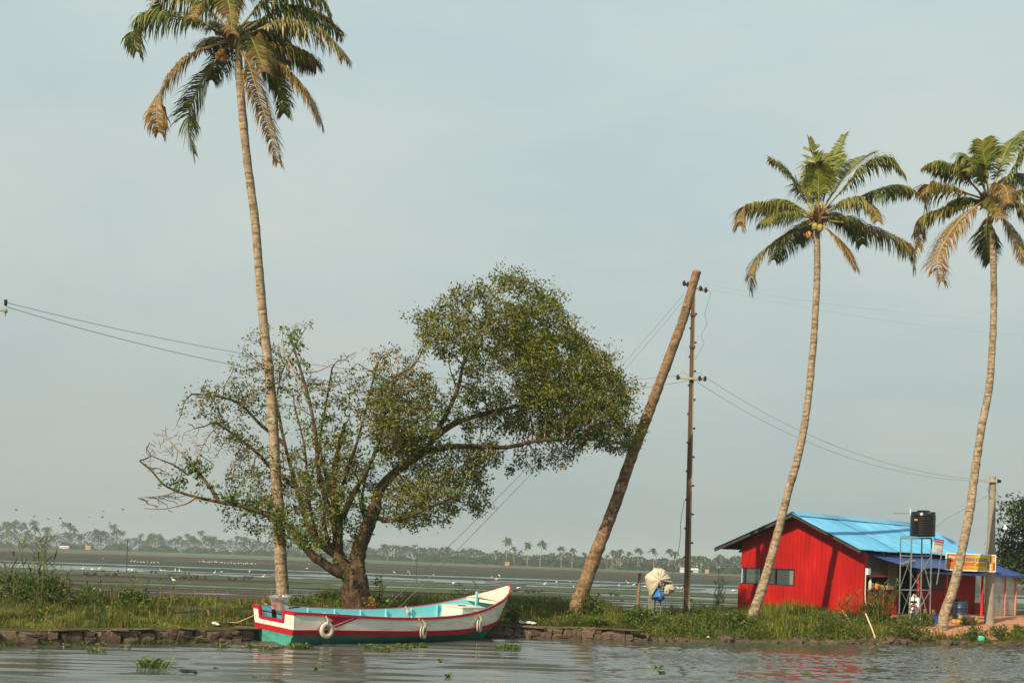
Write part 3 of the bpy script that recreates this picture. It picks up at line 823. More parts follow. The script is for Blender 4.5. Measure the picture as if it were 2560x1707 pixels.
MB().tube([(-.06, -1.02, tz - .17), (.1, .2, tz - .15), (.12, 1.0, tz - .16)], .02, 6).build('tiller_bar', M_black, boat, local=True)
# bow: foredeck, stem post, bitt, storage box
m = MB(); us = np.linspace(.865, .985, 12); vs = []
for u in us:
    for s in (-1, 0, 1): vs.append((stemx(u, sheer(u)), s * max(beam(u) - .02, .01), sheer(u) + .015 + (.04 if s == 0 else 0)))
m.add(vs, [(3 * i + k, 3 * i + k + 1, 3 * i + k + 4, 3 * i + k + 3) for i in range(11) for k in (0, 1)])
a = .865; zt = sheer(a)
m.add([(stemx(a, zt), -beam(a) + .03, zt + .01), (stemx(a, zt), beam(a) - .03, zt + .01), (stemx(a, zt), beam(a) - .08, zt - .09), (stemx(a, zt), -beam(a) + .08, zt - .09)], [(0, 1, 2, 3)])
m.build('foredeck', M_bcream, boat, local=True)
m = MB(); pts = [hull_pt(1, l, 0) for l in ('g', 'm', 't', 'b')]; pts = [Vector((p.x + .015, 0, p.z)) for p in pts]; pts[0].z += .03
m.tube(pts, [.035, .038, .04, .04], 6); m.build('stem_post', M_bred, boat, local=True)
m = MB(); pts = [Vector((hull_pt(1, l, 0).x + .012, 0, hull_pt(1, l, 0).z)) for l in ('b', 'w', 'k')]
m.tube(pts, .035, 6); m.build('stem_foot', M_bteal, boat, local=True)
MB().box((stemx(.865, 1.1) - .06, .18, sheer(.865) - .0), (.07, .07, .52)).build('bitt', M_bcyan, boat, local=True)
bx = .765 * BL
bxm = MB().box((bx, -.10, sheer(.74) - .13), (.95, 1.02, .34)); bxm.build('storage_box', M_bcream, boat, local=True)
MB().box((bx, -.10, sheer(.74) + .055), (1.0, 1.06, .03)).build('box_lid', M_bcream, boat, local=True)
MB().box((bx - .1, -.15, sheer(.74) + .083), (.28, .10, .025)).build('lid_handle', M_black, boat, local=True)
# red corner chevrons on the side at the stern
def side_patch(name, uv, mt, off):
    mb = MB()
    for poly in uv:
        vs = []
        for (u, f) in poly:
            zt, zb = sheer(u) - .06, bandt(u); z = zt + (zb - zt) * f
            B = beam(u) * (1 + (.955 - 1) * f)
            vs.append((stemx(u, z), -B - off, z))
        mb.add(vs, [tuple(range(len(vs)))])
    return mb.build(name, mt, boat, local=True)
side_patch('corner_chevron', [[(.105, 0), (.20, 0), (.165, .35), (.10, .95), (.075, .95), (.13, .30)], [(.205, .0), (.22, 0), (.145, .8), (.13, .8)]], M_bred, .008)
side_patch('name_mark', [[(.925, .42), (.965, .36), (.963, .47), (.925, .52)], [(.930, .58), (.952, .55), (.952, .59), (.93, .62)]], mat('faded_red_mark', (.36, .06, .12), rough=.6), .010)
m = MB(); c = []
for k in range(14):
    a = 2 * math.pi * k / 14; u = .978 + .010 * math.cos(a); f = .36 + .15 * math.sin(a); zt, zb = sheer(u) - .06, bandt(u); z = zt + (zb - zt) * f
    c.append(Vector((stemx(u, z), -beam(u) * (1 - .045 * f) - .012, z)))
m.tube(c + [c[0]], .012, 5); m.build('anchor_ring_mark', M_bwhite, boat, local=True)

# tyre fenders: each hangs on its own rope
def tyre(u, s, zc, R, label, tilt=0.0, yaw=0.0):
    z = zc; B = beam(u) * .96
    p = Vector((stemx(u, z), s * (B + .13), z))
    w = b_loc + _ax * p.x + _ay * (p.y - HEEL * p.z) + Vector((0, 0, p.z + HEEL * p.y))
    root = empty('tyre_fender', w, BH + yaw + (0 if s < 0 else math.pi))
    tag(root, label, 'tyre', 'white painted tyres hung on the boat')
    r = R * .32; mb = MB(); n, k = 28, 12; vs = []
    for i in range(n):
        a = 2 * math.pi * i / n
        for j in range(k):
            b = 2 * math.pi * j / k
            rr = R - r + r * math.cos(b) * 1.0
            vs.append((rr * math.cos(a), -r * .95 * math.sin(b) + math.sin(tilt) * rr * math.sin(a), rr * math.sin(a)))
    mb.add(vs, [(i * k + j, ((i + 1) % n) * k + j, ((i + 1) % n) * k + (j + 1) % k, i * k + (j + 1) % k) for i in range(n) for j in range(k)])
    mb.build('tyre', M_tyre, root, sm=True, local=True)
    mb = MB(); vs = []
    for i in range(n):
        a = 2 * math.pi * i / n
        for rr, yy in ((R * .995, -.02), (R * 1.012, 0), (R * .995, .02)): vs.append((rr * math.cos(a), yy + math.sin(tilt) * rr * math.sin(a), rr * math.sin(a)))
    mb.add(vs, [(i * 3 + j, ((i + 1) % n) * 3 + j, ((i + 1) % n) * 3 + j + 1, i * 3 + j + 1) for i in range(n) for j in (0, 1)])
    mb.build('tread_groove', M_tyred, root, local=True)
    mb = MB(); vs = []
    for i in range(n):
        a = 2 * math.pi * i / n
        for rr, yy in ((R * .42, -.05), (R * .36, .0), (R * .42, .05)): vs.append((rr * math.cos(a), yy, rr * math.sin(a)))
    mb.add(vs, [(i * 3 + j, ((i + 1) % n) * 3 + j, ((i + 1) % n) * 3 + j + 1, i * 3 + j + 1) for i in range(n) for j in (0, 1)])
    mb.build('inner_rim', M_tyred, root, local=True)
    top = sheer(u) - z
    MB().tube([(0, -.02, R * .5), (.02, -.05, R + .04), (.0, .02, (R + top) / 2), (0, .08, top + .03), (.0, .20, top + .02)], .014, 6).build('rope', M_rope, root, local=True)
    MB().tube([(.02, -.03, R * .40), (-.03, -r, R * .7), (.01, -.05, R + .05), (.04, .03, R + .02), (.03, r * .8, R * .7)], .016, 6).build('knot', M_rope, root, local=True)
    return root
tyre(.10, -1, .50, .25, 'white tyre hanging at the stern corner of the boat, nearest the motor')
tyre(.475, -1, .40, .225, 'white and black tyre hanging at the middle of the boat side', yaw=.62)
tyre(.745, -1, .54, .225, 'narrow looking tyre hanging below the cream box towards the bow', yaw=.7)
tyre(.04, 1, .50, .27, 'white tyre hanging on the far stern corner beside the wall')
def bw(p): p = Vector(p); return b_loc + _ax * p.x + _ay * (p.y - HEEL * p.z) + Vector((0, 0, p.z + HEEL * p.y))
# loose ropes over the gunwale
for i, (u, lab) in enumerate(((.62, 'short knotted rope tied over the far gunwale ahead of amidships'), (.455, 'short rope tied on the gunwale above the middle tyre'))):
    y = beam(u) - .03; z = sheer(u)
    s = 1 if i == 0 else -1
    pts = [bw((u * BL, s * (y + .08), z - .05)), bw((u * BL, s * y, z + .04)), bw((u * BL + .03, s * (y - .1), z - .1)), bw((u * BL - .02, s * (y - .13), z - .22)), bw((u * BL + .05, s * (y - .12), z - .35))]
    r = MB().tube(pts, .018, 6); 
    for k in range(3): r.tube([pts[2] + Vector((.05 * math.cos(a * 1.05 + k), .05 * math.sin(a * 1.05 + k), -.03 * k + .02 * math.sin(a))) for a in range(7)], .014, 5)
    tag(r.build('rope', M_rope), lab, 'rope')
# outboard motor under a clear plastic sheet
mo = bw((.06, .10, NZ + .20))
motor = empty('outboard_motor', mo, BH); tag(motor, 'outboard motor on the transom wrapped in clear plastic', 'motor')
M_cowl = mat('motor_cowl', (.42, .05, .05), (.30, .10, .10), scale=3, rough=.35)
M_bag = mat('clear_plastic_sheet', (.50, .50, .46), (.40, .39, .36), scale=6, rough=.18, spec=.6, bump=.6, bscale=9, translucent=.35)
M_bag.node_tree.nodes['Principled BSDF'].inputs['Alpha'].default_value = .66
MB().lathe([(.02, -.02), (.17, .0), (.21, .10), (.20, .24), (.12, .32), (.02, .33)], (.12, 0, .04), 18).build('cowling', M_cowl, motor, sm=True, local=True)
MB().box((-.06, 0, -.16), (.08, .14, .42)).box((.0, 0, .03), (.24, .10, .10)).build('clamp', M_black, motor, local=True)
MB().tube([(.25, 0, .08), (.55, -.06, .12), (.75, -.08, .14)], .022, 7).build('tiller_handle', M_black, motor, local=True)
mb = MB(); rr = random.Random(4); n = 26; prof = [(.17, -.04), (.24, .05), (.225, .17), (.25, .28), (.33, .41), (.35, .45), (.22, .44), (.05, .43)]
vs = []
for j, (r, z) in enumerate(prof):
    for k in range(n):
        a = 2 * math.pi * k / n
        q = r * (1 + .10 * math.sin(3 * a + j * .3) + .06 * rr.uniform(-1, 1))
        vs.append((.12 + q * math.cos(a) * .9, q * math.sin(a) * 1.0, z + .015 * rr.uniform(-1, 1) + (.05 * math.sin(a + 1) if j > 3 else 0)))
mb.add(vs, [(j * n + k, j * n + (k + 1) % n, (j + 1) * n + (k + 1) % n, (j + 1) * n + k) for j in range(len(prof) - 1) for k in range(n)])
mb.build('plastic_wrap', M_bag, motor, local=True)
mb = MB(); mb.add([(.05, -.30, .22), (.16, -.36, .20), (.20, -.42, -.10), (.12, -.40, -.13)], [(0, 1, 2, 3)]).add([(.05, -.31, .22), (.16, -.37, .20), (.20, -.43, -.10), (.12, -.41, -.13)], [(3, 2, 1, 0)])
mb.build('loose_flap', M_bag, motor, local=True)
# mooring line to a stake on the bank
q = G(520, 1555, .55); q.y = float(shore(q.x)) + .7; q.z = gz(q.x, q.y)
tag(MB().tube([bw((.1, -.9 + 1.8, .8)), (bw((.1, .9, .8)) + q) / 2 + Vector((0, 0, -.12)), q + Vector((0, 0, .1))], .012, 5).build('mooring_rope', M_rope), 'thin mooring rope running from the boat stern to the grass bank', 'rope')
# ------------------------------------------------------------------ coconut palms
def mat_trunk(name='palm_trunk_bark', c0=(.15, .10, .060), c1=(.33, .25, .16), lich=(.46, .42, .30)):
    m = bpy.data.materials.new(name); m.use_nodes = True
    N, L = m.node_tree.nodes, m.node_tree.links; b = N['Principled BSDF']
    b.inputs['Roughness'].default_value = .9; b.inputs['Specular IOR Level'].default_value = .15
    tc = N.new('ShaderNodeTexCoord')
    n1 = N.new('ShaderNodeTexNoise'); n1.inputs['Scale'].default_value = 1.6; n1.inputs['Detail'].default_value = 6
    L.new(tc.outputs['Object'], n1.inputs['Vector'])
    mp = N.new('ShaderNodeMapping'); mp.inputs['Scale'].default_value = (1.2, 1.2, 7.5); L.new(tc.outputs['Object'], mp.inputs[0])
    n2 = N.new('ShaderNodeTexNoise'); n2.inputs['Scale'].default_value = 1.7; n2.inputs['Detail'].default_value = 4; L.new(mp.outputs[0], n2.inputs['Vector'])
    r1 = N.new('ShaderNodeValToRGB'); e = r1.color_ramp.elements
    e[0].position = .36; e[0].color = (*c0, 1); e[1].position = .60; e[1].color = (*c1, 1)
    L.new(n2.outputs['Fac'], r1.inputs[0])
    n3 = N.new('ShaderNodeTexNoise'); n3.inputs['Scale'].default_value = 9.0; n3.inputs['Detail'].default_value = 5; L.new(tc.outputs['Object'], n3.inputs['Vector'])
    r2 = N.new('ShaderNodeValToRGB'); e = r2.color_ramp.elements
    e[0].position = .50; e[0].color = (0, 0, 0, 1); e[1].position = .68; e[1].color = (.75, .75, .75, 1); L.new(n3.outputs['Fac'], r2.inputs[0])
    mx = N.new('ShaderNodeMixRGB'); mx.inputs[2].default_value = (*lich, 1)   # pale lichen
    L.new(r2.outputs[0], mx.inputs[0]); L.new(r1.outputs[0], mx.inputs[1])
    r3 = N.new('ShaderNodeValToRGB'); e = r3.color_ramp.elements
    e[0].position = .56; e[0].color = (0, 0, 0, 1); e[1].position = .72; e[1].color = (.6, .6, .6, 1); L.new(n1.outputs['Fac'], r3.inputs[0])
    m2 = N.new('ShaderNodeMixRGB'); m2.inputs[2].default_value = (.075, .058, .034, 1)
    L.new(r3.outputs[0], m2.inputs[0]); L.new(mx.outputs[0], m2.inputs[1]); L.new(m2.outputs[0], b.inputs['Base Color'])
    bp = N.new('ShaderNodeBump'); bp.inputs['Strength'].default_value = .7; bp.inputs['Distance'].default_value = .03
    L.new(n2.outputs['Fac'], bp.inputs['Height']); L.new(bp.outputs[0], b.inputs['Normal'])
    return m
M_trunk = mat_trunk()
M_dead = mat_trunk('dead_trunk_bark', (.11, .062, .034), (.23, .145, .080), (.34, .26, .15))
def frond_mat(name, cols):
    return mat(name, (.8, .8, .8), (1.15, 1.15, 1.1), scale=1.2, island=cols, rough=.42, spec=.35, translucent=.22)
M_fg = frond_mat('frond_green', [(0, (.042, .075, .009)), (.3, (.105, .140, .014)), (.7, (.20, .215, .026)), (1, (.32, .27, .045))])
M_fm = frond_mat('frond_mixed', [(0, (.060, .090, .010)), (.35, (.14, .155, .020)), (.65, (.26, .20, .032)), (1, (.40, .26, .085))])
M_fy = frond_mat('frond_yellow', [(0, (.11, .095, .015)), (.4, (.26, .17, .022)), (.75, (.36, .20, .032)), (1, (.30, .16, .05))])
M_fb = frond_mat('frond_dry', [(0, (.09, .045, .015)), (.45, (.20, .105, .030)), (.8, (.30, .18, .06)), (1, (.36, .24, .10))])
M_rib = mat('frond_midrib', (.20, .18, .035), (.28, .22, .06), scale=1.5, rough=.5)
M_ribdry = mat('frond_dry_midrib', (.34, .19, .05), (.42, .26, .08), scale=1.5, rough=.5)
M_fibre = mat('crown_fibre', (.10, .05, .02), (.19, .095, .04), scale=6, rough=.95, bump=.6)
M_nut = mat('coconut_orange', (.40, .17, .03), (.50, .23, .05), scale=5, rough=.5)
M_nutg = mat('coconut_yellow', (.34, .25, .04), (.22, .20, .04), scale=5, rough=.5)

def spline(pts, n):
    pts = [Vector(p) for p in pts]
    out = []
    for k in range(n + 1):
        t = k / n * (len(pts) - 1); i = min(int(t), len(pts) - 2); f = t - i
        p0, p1, p2, p3 = pts[max(i - 1, 0)], pts[i], pts[i + 1], pts[min(i + 2, len(pts) - 1)]
        out.append(0.5 * ((2 * p1) + (p2 - p0) * f + (2 * p0 - 5 * p1 + 4 * p2 - p3) * f * f + (3 * p1 - p0 - 3 * p2 + p3) * f ** 3))
    return out

def frond(root, pts, kind, seed, lmax=0.95, hang=0.8, nl=128, tipdry=True, start=.16, vee=0.25):
    """one palm leaf: midrib with two rows of leaflets"""
    rr = random.Random(seed)
    c = spline(pts, 40)
    L = [0.0]
    for a, b in zip(c[:-1], c[1:]): L.append(L[-1] + (b - a).length)
    tot = L[-1]
    lm = 1.18 * lmax * min(1.0, .45 + tot / 6.5)
    mats = {'g': [M_fg, M_fm], 'm': [M_fm, M_fb], 'y': [M_fy, M_fb], 'b': [M_fb, M_fb], 'd': [M_fg, M_fg]}[kind]
    mb = MB()
    for k in range(nl):
        t = start + (1 - start) * (k + rr.uniform(-.3, .3)) / (nl - 1); t = min(max(t, .01), .995)
        f = t * 40; i = min(int(f), 39); p = c[i].lerp(c[i + 1], f - i)
        tg = (c[min(i + 1, 40)] - c[max(i - 1, 0)]).normalized()
        side = tg.cross(Vector((0, 0, 1)))
        if side.length < .25: side = (side + Vector((tg.y, -tg.x, 0.01)) * .3 + Vector((0, -.35, 0)))
        side.normalize(); upv = side.cross(tg).normalized()
        prof = (min(1, (t - start + .05) / .18)) * (1 - .62 * max(0, t - .5) / .5)
        for s in (-1, 1):
            if rr.random() < .05: continue
            ln = lm * prof * rr.uniform(.66, 1.14)
            h = hang * rr.uniform(.5, 1.4)
            d0 = (side * s * .85 + tg * rr.uniform(.45, .75) + upv * vee * (1 - h * .6)).normalized()
            g = Vector((0, 0, -1))
            p1 = p + d0 * ln * .35
            d1 = (d0 * (1 - .45 * h) + g * .75 * h).normalized(); p2 = p1 + d1 * ln * .35
            d2 = (d1 * (1 - .5 * h) + g * .9 * h + Vector((rr.uniform(-.15, .15), rr.uniform(-.15, .15), 0))).normalized(); p3 = p2 + d2 * ln * .34
            w = .025 * rr.uniform(.8, 1.2)
            wd = tg * w
            if abs(d1.dot(tg)) > .9: wd = side * w
            mi = 1 if (tipdry and rr.random() < .10 + .75 * max(0, t - .45) / .55) else 0
            mb.add([p - wd * .55, p + wd * .55, p1 + wd, p1 - wd, p2 + wd * .85, p2 - wd * .85, p3], [(0, 1, 2, 3), (3, 2, 4, 5), (5, 4, 6)], mi)
    fo = mb.build('frond', mats, root)
    r0 = .045
    rb = MB(); rb.tube(c, [r0 * (1 - .85 * (k / 40)) for k in range(41)], 5)
    # the midrib is a sub-part of its frond (frond meshes sit at the palm's origin)
    me_off = root.location
    rb.v = [(p[0] - me_off[0], p[1] - me_off[1], p[2] - me_off[2]) for p in rb.v]
    rb.build('midrib', M_ribdry if kind in 'yb' else M_rib, fo, local=True)
    return fo

def palm(name, label, trunk, Y, ybase, crown_px, fronds, zo, zs, nuts, seed, lean=0.0, lmax=.95):
    """trunk: list of (px, py, width px) from base up; fronds in zoomed notes: (kind, depth tip, [(x, y), ...])"""
    rr = random.Random(seed)
    base = P(trunk[0][0], trunk[0][1], Y); base.z = gz(base.x, Y)
    root = empty(name, base); tag(root, label, 'palm tree')
    n = len(trunk)
    pts = []
    for i, (x, y, w) in enumerate(trunk):
        p = P(x, y, Y + lean * i / (n - 1))
        if i == 0: p.z = base.z - .3
        pts.append(p)
    cp = spline(pts, 90); ws = np.interp(np.linspace(0, n - 1, 91), range(n), [w for *_, w in trunk])
    rad = [w / 2 / F * Y * (1 + .035 * math.sin(i * 2.3) + rr.uniform(-.03, .03)) for i, w in enumerate(ws)]
    rad[0] *= 1.25; rad[1] *= 1.12
    MB().tube(cp, rad, 14, jit=.05, rng=rr).build('trunk', M_trunk if fronds else M_dead, root, sm=True)
    if not fronds: return root, cp, rad
    yc = Y + lean
    cc = P(*crown_px, yc)
    m = MB()
    for k in range(16):
        a = rr.uniform(0, 6.28); el = rr.uniform(-.3, 1.2)
        d = Vector((math.cos(a) * math.cos(el), math.sin(a) * math.cos(el), math.sin(el)))
        m.tube([cc - Vector((0, 0, .25)), cc + d * .3, cc + d * .55 + Vector((0, 0, -.05))], [.10, .09, .02], 5)
    m.build('crown_heart', M_fibre, root)
    for i, (kind, dy, pl, *opt) in enumerate(fronds):
        k = len(pl)
        p3 = [P(zo[0] + zs * x, zo[1] + zs * y, yc + dy * (j / (k - 1)) ** .9) for j, (x, y) in enumerate(pl)]
        p3[0] = p3[0].lerp(cc, .55)
        kw = opt[0] if opt else {}
        frond(root, p3, kind, seed * 100 + i, lmax=kw.pop('lmax', lmax), **kw)
    for i in range((0, 6, 4, 0)[seed]):                               # leaves behind and between those read off the photograph
        a = rr.uniform(0, 6.28); el = rr.uniform(.15, 1.0); L = rr.uniform(2.6, 3.6)
        d = Vector((math.cos(a) * math.cos(el), abs(math.sin(a)) * math.cos(el) * .8 + .25, math.sin(el))).normalized()
        frond(root, [cc + d * L * t + Vector((0, 0, -L * .38 * t * t)) for t in (0, .3, .6, .85, 1)], rr.choice('ggdm'), seed * 100 + 60 + i, lmax=lmax * .95, hang=.9)
    for j, (x, y, mt) in enumerate(nuts):
        c = P(zo[0] + zs * x, zo[1] + zs * y, yc - .25 - .1 * (j % 3))
        MB().lathe([(.01, -.16), (.09, -.12), (.125, -.02), (.12, .06), (.06, .13), (.01, .15)], c, 10).build('coconut', mt, root, sm=True)
    return root, cp, rad

HNG = dict(hang=1.0)
P1 = [('g', -.6, [(920, 300), (700, 190), (400, 140), (200, 180), (130, 330), (150, 460)], HNG), ('g', .8, [(950, 250), (800, 90), (600, 0), (380, -20), (330, 140)], HNG),
      ('y', -1.2, [(920, 390), (700, 460), (480, 640), (350, 860), (330, 1040), (350, 1180)], HNG), ('d', .6, [(870, 520), (800, 610), (690, 800), (620, 1000), (610, 1180), (660, 1370)], dict(hang=.55, tipdry=False)),
      ('y', -1.3, [(1060, 480), (1140, 560), (1200, 740), (1270, 960), (1340, 1190), (1410, 1450)], dict(hang=.85)), ('d', 1.4, [(1150, 480), (1250, 560), (1370, 650), (1440, 820), (1460, 1010)], dict(hang=.7, tipdry=False)),
      ('y', -.5, [(1150, 400), (1400, 560), (1560, 700), (1690, 880), (1780, 1090)], HNG), ('m', -.9, [(1130, 330), (1330, 230), (1550, 220), (1800, 290), (1950, 430), (2000, 520)], HNG),
      ('g', .9, [(1150, 260), (1350, 130), (1580, 100), (1800, 170), (1960, 290)], HNG), ('g', .2, [(1130, 150), (1250, 50), (1500, -60), (1750, -40), (1870, 120)], HNG),
      ('m', -2.4, [(1060, 300), (1150, 320), (1220, 460), (1290, 640)], dict(hang=.8)), ('m', -2.2, [(1010, 250), (970, 20), (965, 0), (985, 130), (1000, 300)], dict(hang=.9, lmax=.8)),
      ('m', 1.2, [(1200, 380), (1450, 420), (1650, 500), (1750, 590)], HNG), ('d', 1.5, [(930, 320), (830, 370), (730, 420)], HNG), ('d', .5, [(1020, 200), (960, -200), (820, -420), (650, -420)]),
      ('g', 1.2, [(1050, 200), (1120, -150), (1260, -420), (1450, -420)]), ('g', -.8, [(1040, 200), (1060, -100), (1200, -250), (1450, -230)], HNG), ('g', .2, [(990, 200), (900, -100), (700, -260), (450, -230)], HNG),
      ('m', -1.4, [(1000, 230), (920, 60), (800, 0), (700, 60), (640, 160)], HNG), ('d', 1.8, [(1080, 260), (1180, 200), (1300, 260), (1380, 420)], HNG)]
T1 = [(652, 1397, 34), (650, 1370, 30), (645, 1290, 28), (640, 1180, 27), (633, 1080, 25), (626, 950, 23), (618, 850, 22), (605, 740, 20.5), (595, 620, 20), (585, 500, 19.5), (568, 370, 19), (556, 250, 19), (548, 140, 18), (552, 100, 15)]
T1 = [(x * D, y * D, w * D) for x, y, w in T1]
palm('coconut_palm', 'tallest coconut palm, standing behind the boat, its crown cut by the frame top', T1, 40.2, 0, (1010 * .2806 + 300, 350 * .2806), P1, (300, 0), .2806,
     [(880, 500, M_nut), (925, 515, M_nut), (905, 470, M_nut), (1240, 340, M_nut)], 1, lmax=1.0)
P2 = [('g', .6, [(700, 680), (600, 520), (510, 400), (390, 310)], dict(hang=.45)), ('m', -.8, [(690, 720), (520, 670), (330, 660), (190, 680), (150, 820)], HNG), ('g', -1.5, [(690, 760), (560, 730), (420, 740), (330, 800)], HNG),
      ('m', -.5, [(700, 830), (600, 840), (480, 910), (320, 1040), (250, 1170), (235, 1320)], dict(hang=.8)), ('d', .4, [(750, 650), (740, 400), (715, 250), (690, 140)], dict(hang=.1, lmax=.5, tipdry=False)),
      ('d', 1.0, [(760, 650), (770, 440), (790, 300), (830, 260)], dict(hang=.9, tipdry=False)), ('g', -.6, [(770, 650), (765, 520), (760, 400), (740, 340)], dict(hang=.7)), ('d', .8, [(800, 640), (850, 420), (880, 290), (960, 120)], dict(hang=.4, lmax=.6, tipdry=False)),
      ('g', -.9, [(800, 660), (960, 530), (1100, 390), (1230, 320), (1330, 330), (1420, 420)], dict(hang=.65)), ('d', 1.2, [(810, 640), (950, 450), (1060, 330), (1140, 280)], dict(hang=.2, tipdry=False)),
      ('g', .9, [(840, 660), (1080, 600), (1280, 535), (1400, 530), (1490, 560)], HNG), ('m', -1.6, [(800, 720), (930, 650), (1080, 620), (1180, 680), (1220, 780)], HNG),
      ('m', -.2, [(800, 780), (1000, 800), (1200, 860), (1400, 950), (1480, 1020), (1500, 1160)], HNG), ('y', -.9, [(790, 820), (890, 900), (980, 1010), (1050, 1150)], dict(hang=.75)),
      ('g', 1.8, [(720, 700), (690, 560), (700, 470), (760, 430)], dict(hang=.9)), ('d', 1.5, [(700, 720), (560, 650), (430, 640), (330, 690)], HNG), ('d', 1.6, [(830, 740), (960, 760), (1060, 830), (1100, 960)], HNG)]
T2 = [(1714, 1446, 27), (1728, 1415, 24), (1757, 1330, 21), (1785, 1230, 19), (1810, 1130, 18), (1833, 1050, 17), (1852, 950, 16), (1865, 830, 15.5), (1873, 720, 15), (1877, 620, 14.5), (1876, 540, 14), (1876, 515, 12)]
T2 = [(x * D, y * D, w * D) for x, y, w in T2]
palm('coconut_palm', 'coconut palm leaning in front of the red gable wall, full crown in view', T2, 45.0, 0, (755 * .3231 + 1800, 770 * .3231 + 300), P2, (1800, 300), .3231,
     [(755, 840, M_nutg), (735, 825, M_nutg), (775, 835, M_nutg), (685, 890, M_nut)], 2, lmax=.95)
P3 = [('g', .2, [(680, 660), (560, 520), (430, 430), (330, 380), (240, 350), (140, 370)], dict(hang=.9)), ('m', -.6, [(670, 670), (450, 620), (250, 580), (160, 570), (130, 790)], HNG), ('m', .4, [(670, 760), (400, 790), (180, 850), (90, 930), (60, 1170)], HNG),
      ('y', -1.5, [(700, 690), (600, 790), (450, 930), (330, 1100), (250, 1290), (290, 1500)], dict(hang=.8, lmax=1.15)), ('g', -.3, [(750, 640), (730, 420), (700, 240), (690, 130)], dict(hang=.35, lmax=1.0)), ('d', 1.1, [(730, 640), (640, 420), (570, 300), (480, 330), (450, 400)], HNG),
      ('d', .6, [(790, 640), (880, 330), (960, 160), (1090, 30)], dict(hang=.7)), ('d', -.4, [(820, 640), (980, 420), (1098, 220), (1250, 120)], dict(hang=.8)), ('y', -1.2, [(820, 830), (930, 940), (1040, 1130), (1110, 1300)], dict(hang=.75, lmax=1.15)),
      ('y', -2.2, [(780, 640), (850, 560), (920, 600), (950, 740)], HNG), ('g', .3, [(830, 690), (980, 650), (1150, 590), (1350, 640)], HNG), ('m', -.8, [(830, 740), (1000, 740), (1150, 850), (1230, 1050)], HNG), ('d', 1.2, [(770, 850), (730, 1000), (735, 1150), (760, 1320)], dict(hang=.6)),
      ('m', -2.0, [(760, 700), (800, 690), (850, 780), (870, 890)], HNG), ('g', 1.0, [(700, 720), (560, 700), (400, 740), (330, 830)], HNG), ('g', -1.0, [(740, 660), (650, 440), (600, 380), (520, 420)], HNG), ('g', .9, [(800, 650), (900, 520), (1010, 470), (1150, 520)], HNG)]
T3 = [(2164, 1424, 26), (2170, 1408, 23), (2190, 1350, 21), (2210, 1260, 20), (2228, 1170, 19), (2240, 1080, 18), (2255, 980, 17), (2272, 890, 16), (2280, 780, 15), (2283, 680, 14.5), (2281, 590, 14), (2279, 530, 12)]
T3 = [(x * D, y * D, w * D) for x, y, w in T3]
palm('coconut_palm', 'coconut palm in front of the yellow banner, crown cut by the frame edge', T3, 45.6, 0, (750 * .255 + 2280, 720 * .255 + 320), P3, (2280, 320), .255, [(770, 900, M_fibre)], 3, lmax=.95)
# dead palm trunk, topless and leaning
T4 = [(1318, 1402, 40), (1332, 1372, 36), (1365, 1280, 31), (1410, 1165, 28), (1450, 1050, 26), (1485, 960, 25), (1515, 880, 23.5), (1545, 800, 22), (1570, 730, 21), (1590, 660, 20), (1600, 626, 20)]
T4 = [(x * D, y * D, w * D) for x, y, w in T4]
root, cp, rad = palm('dead_palm_trunk', 'leaning topless dead palm trunk crossing in front of the tall pole', T4, 43.6, 0, None, None, None, None, None, 7)
MB().tube([cp[-1] - Vector((0, 0, .02)), cp[-1] + (cp[-1] - cp[-3]).normalized() * .05], [rad[-1] * 1.05, rad[-1] * 1.0], 14).build('cut_top', M_wood, root)
# ------------------------------------------------------------------ the broad spreading tree behind the boat (grown towards points in its crown)
TY = 38.3
def back(x): return 2.3 * float(smooth((800 - x) / 160.0)) + 3.1 * float(smooth((x - 1060) / 220.0))
def tp(x, y, dy=0.0): return P(x, y, TY + dy + back(x))
M_bark = mat('tree_bark', (.045, .028, .017), (.13, .080, .045), scale=3.2, stretch=(2.0, 2.0, .55), rough=.95, bump=1.0, bscale=11, bdist=.08, c3=(.26, .19, .12), spec=.15, lo=.38, hi=.62)
M_twig = mat('bare_twig', (.26, .19, .14), (.36, .28, .21), scale=3, rough=.9)
LEAF = [(0, (.026, .050, .007)), (.22, (.054, .090, .010)), (.46, (.110, .150, .015)), (.72, (.180, .195, .020)), (.91, (.26, .235, .026)), (.985, (.30, .23, .026)), (1, (.34, .18, .03))]
M_leaf = mat('tree_leaf', (.75, .75, .75), (1.2, 1.15, 1.1), scale=.55, island=LEAF, rough=.6, spec=.15, translucent=.28, lo=.35, hi=.65)
M_leafo = mat('olive_leaf', (.75, .75, .75), (1.2, 1.15, 1.1), scale=.7, island=[(0, (.040, .062, .009)), (.3, (.078, .100, .013)), (.6, (.130, .145, .018)), (.85, (.20, .19, .024)), (.95, (.29, .22, .03)), (1, (.34, .19, .035))], rough=.6, spec=.15, translucent=.3, lo=.35, hi=.65)
M_leafb = mat('young_leaf', (.8, .8, .8), (1.2, 1.2, 1.1), scale=1, island=[(0, (.04, .09, .010)), (.5, (.08, .15, .015)), (1, (.15, .21, .03))], rough=.42, spec=.4, translucent=.25)

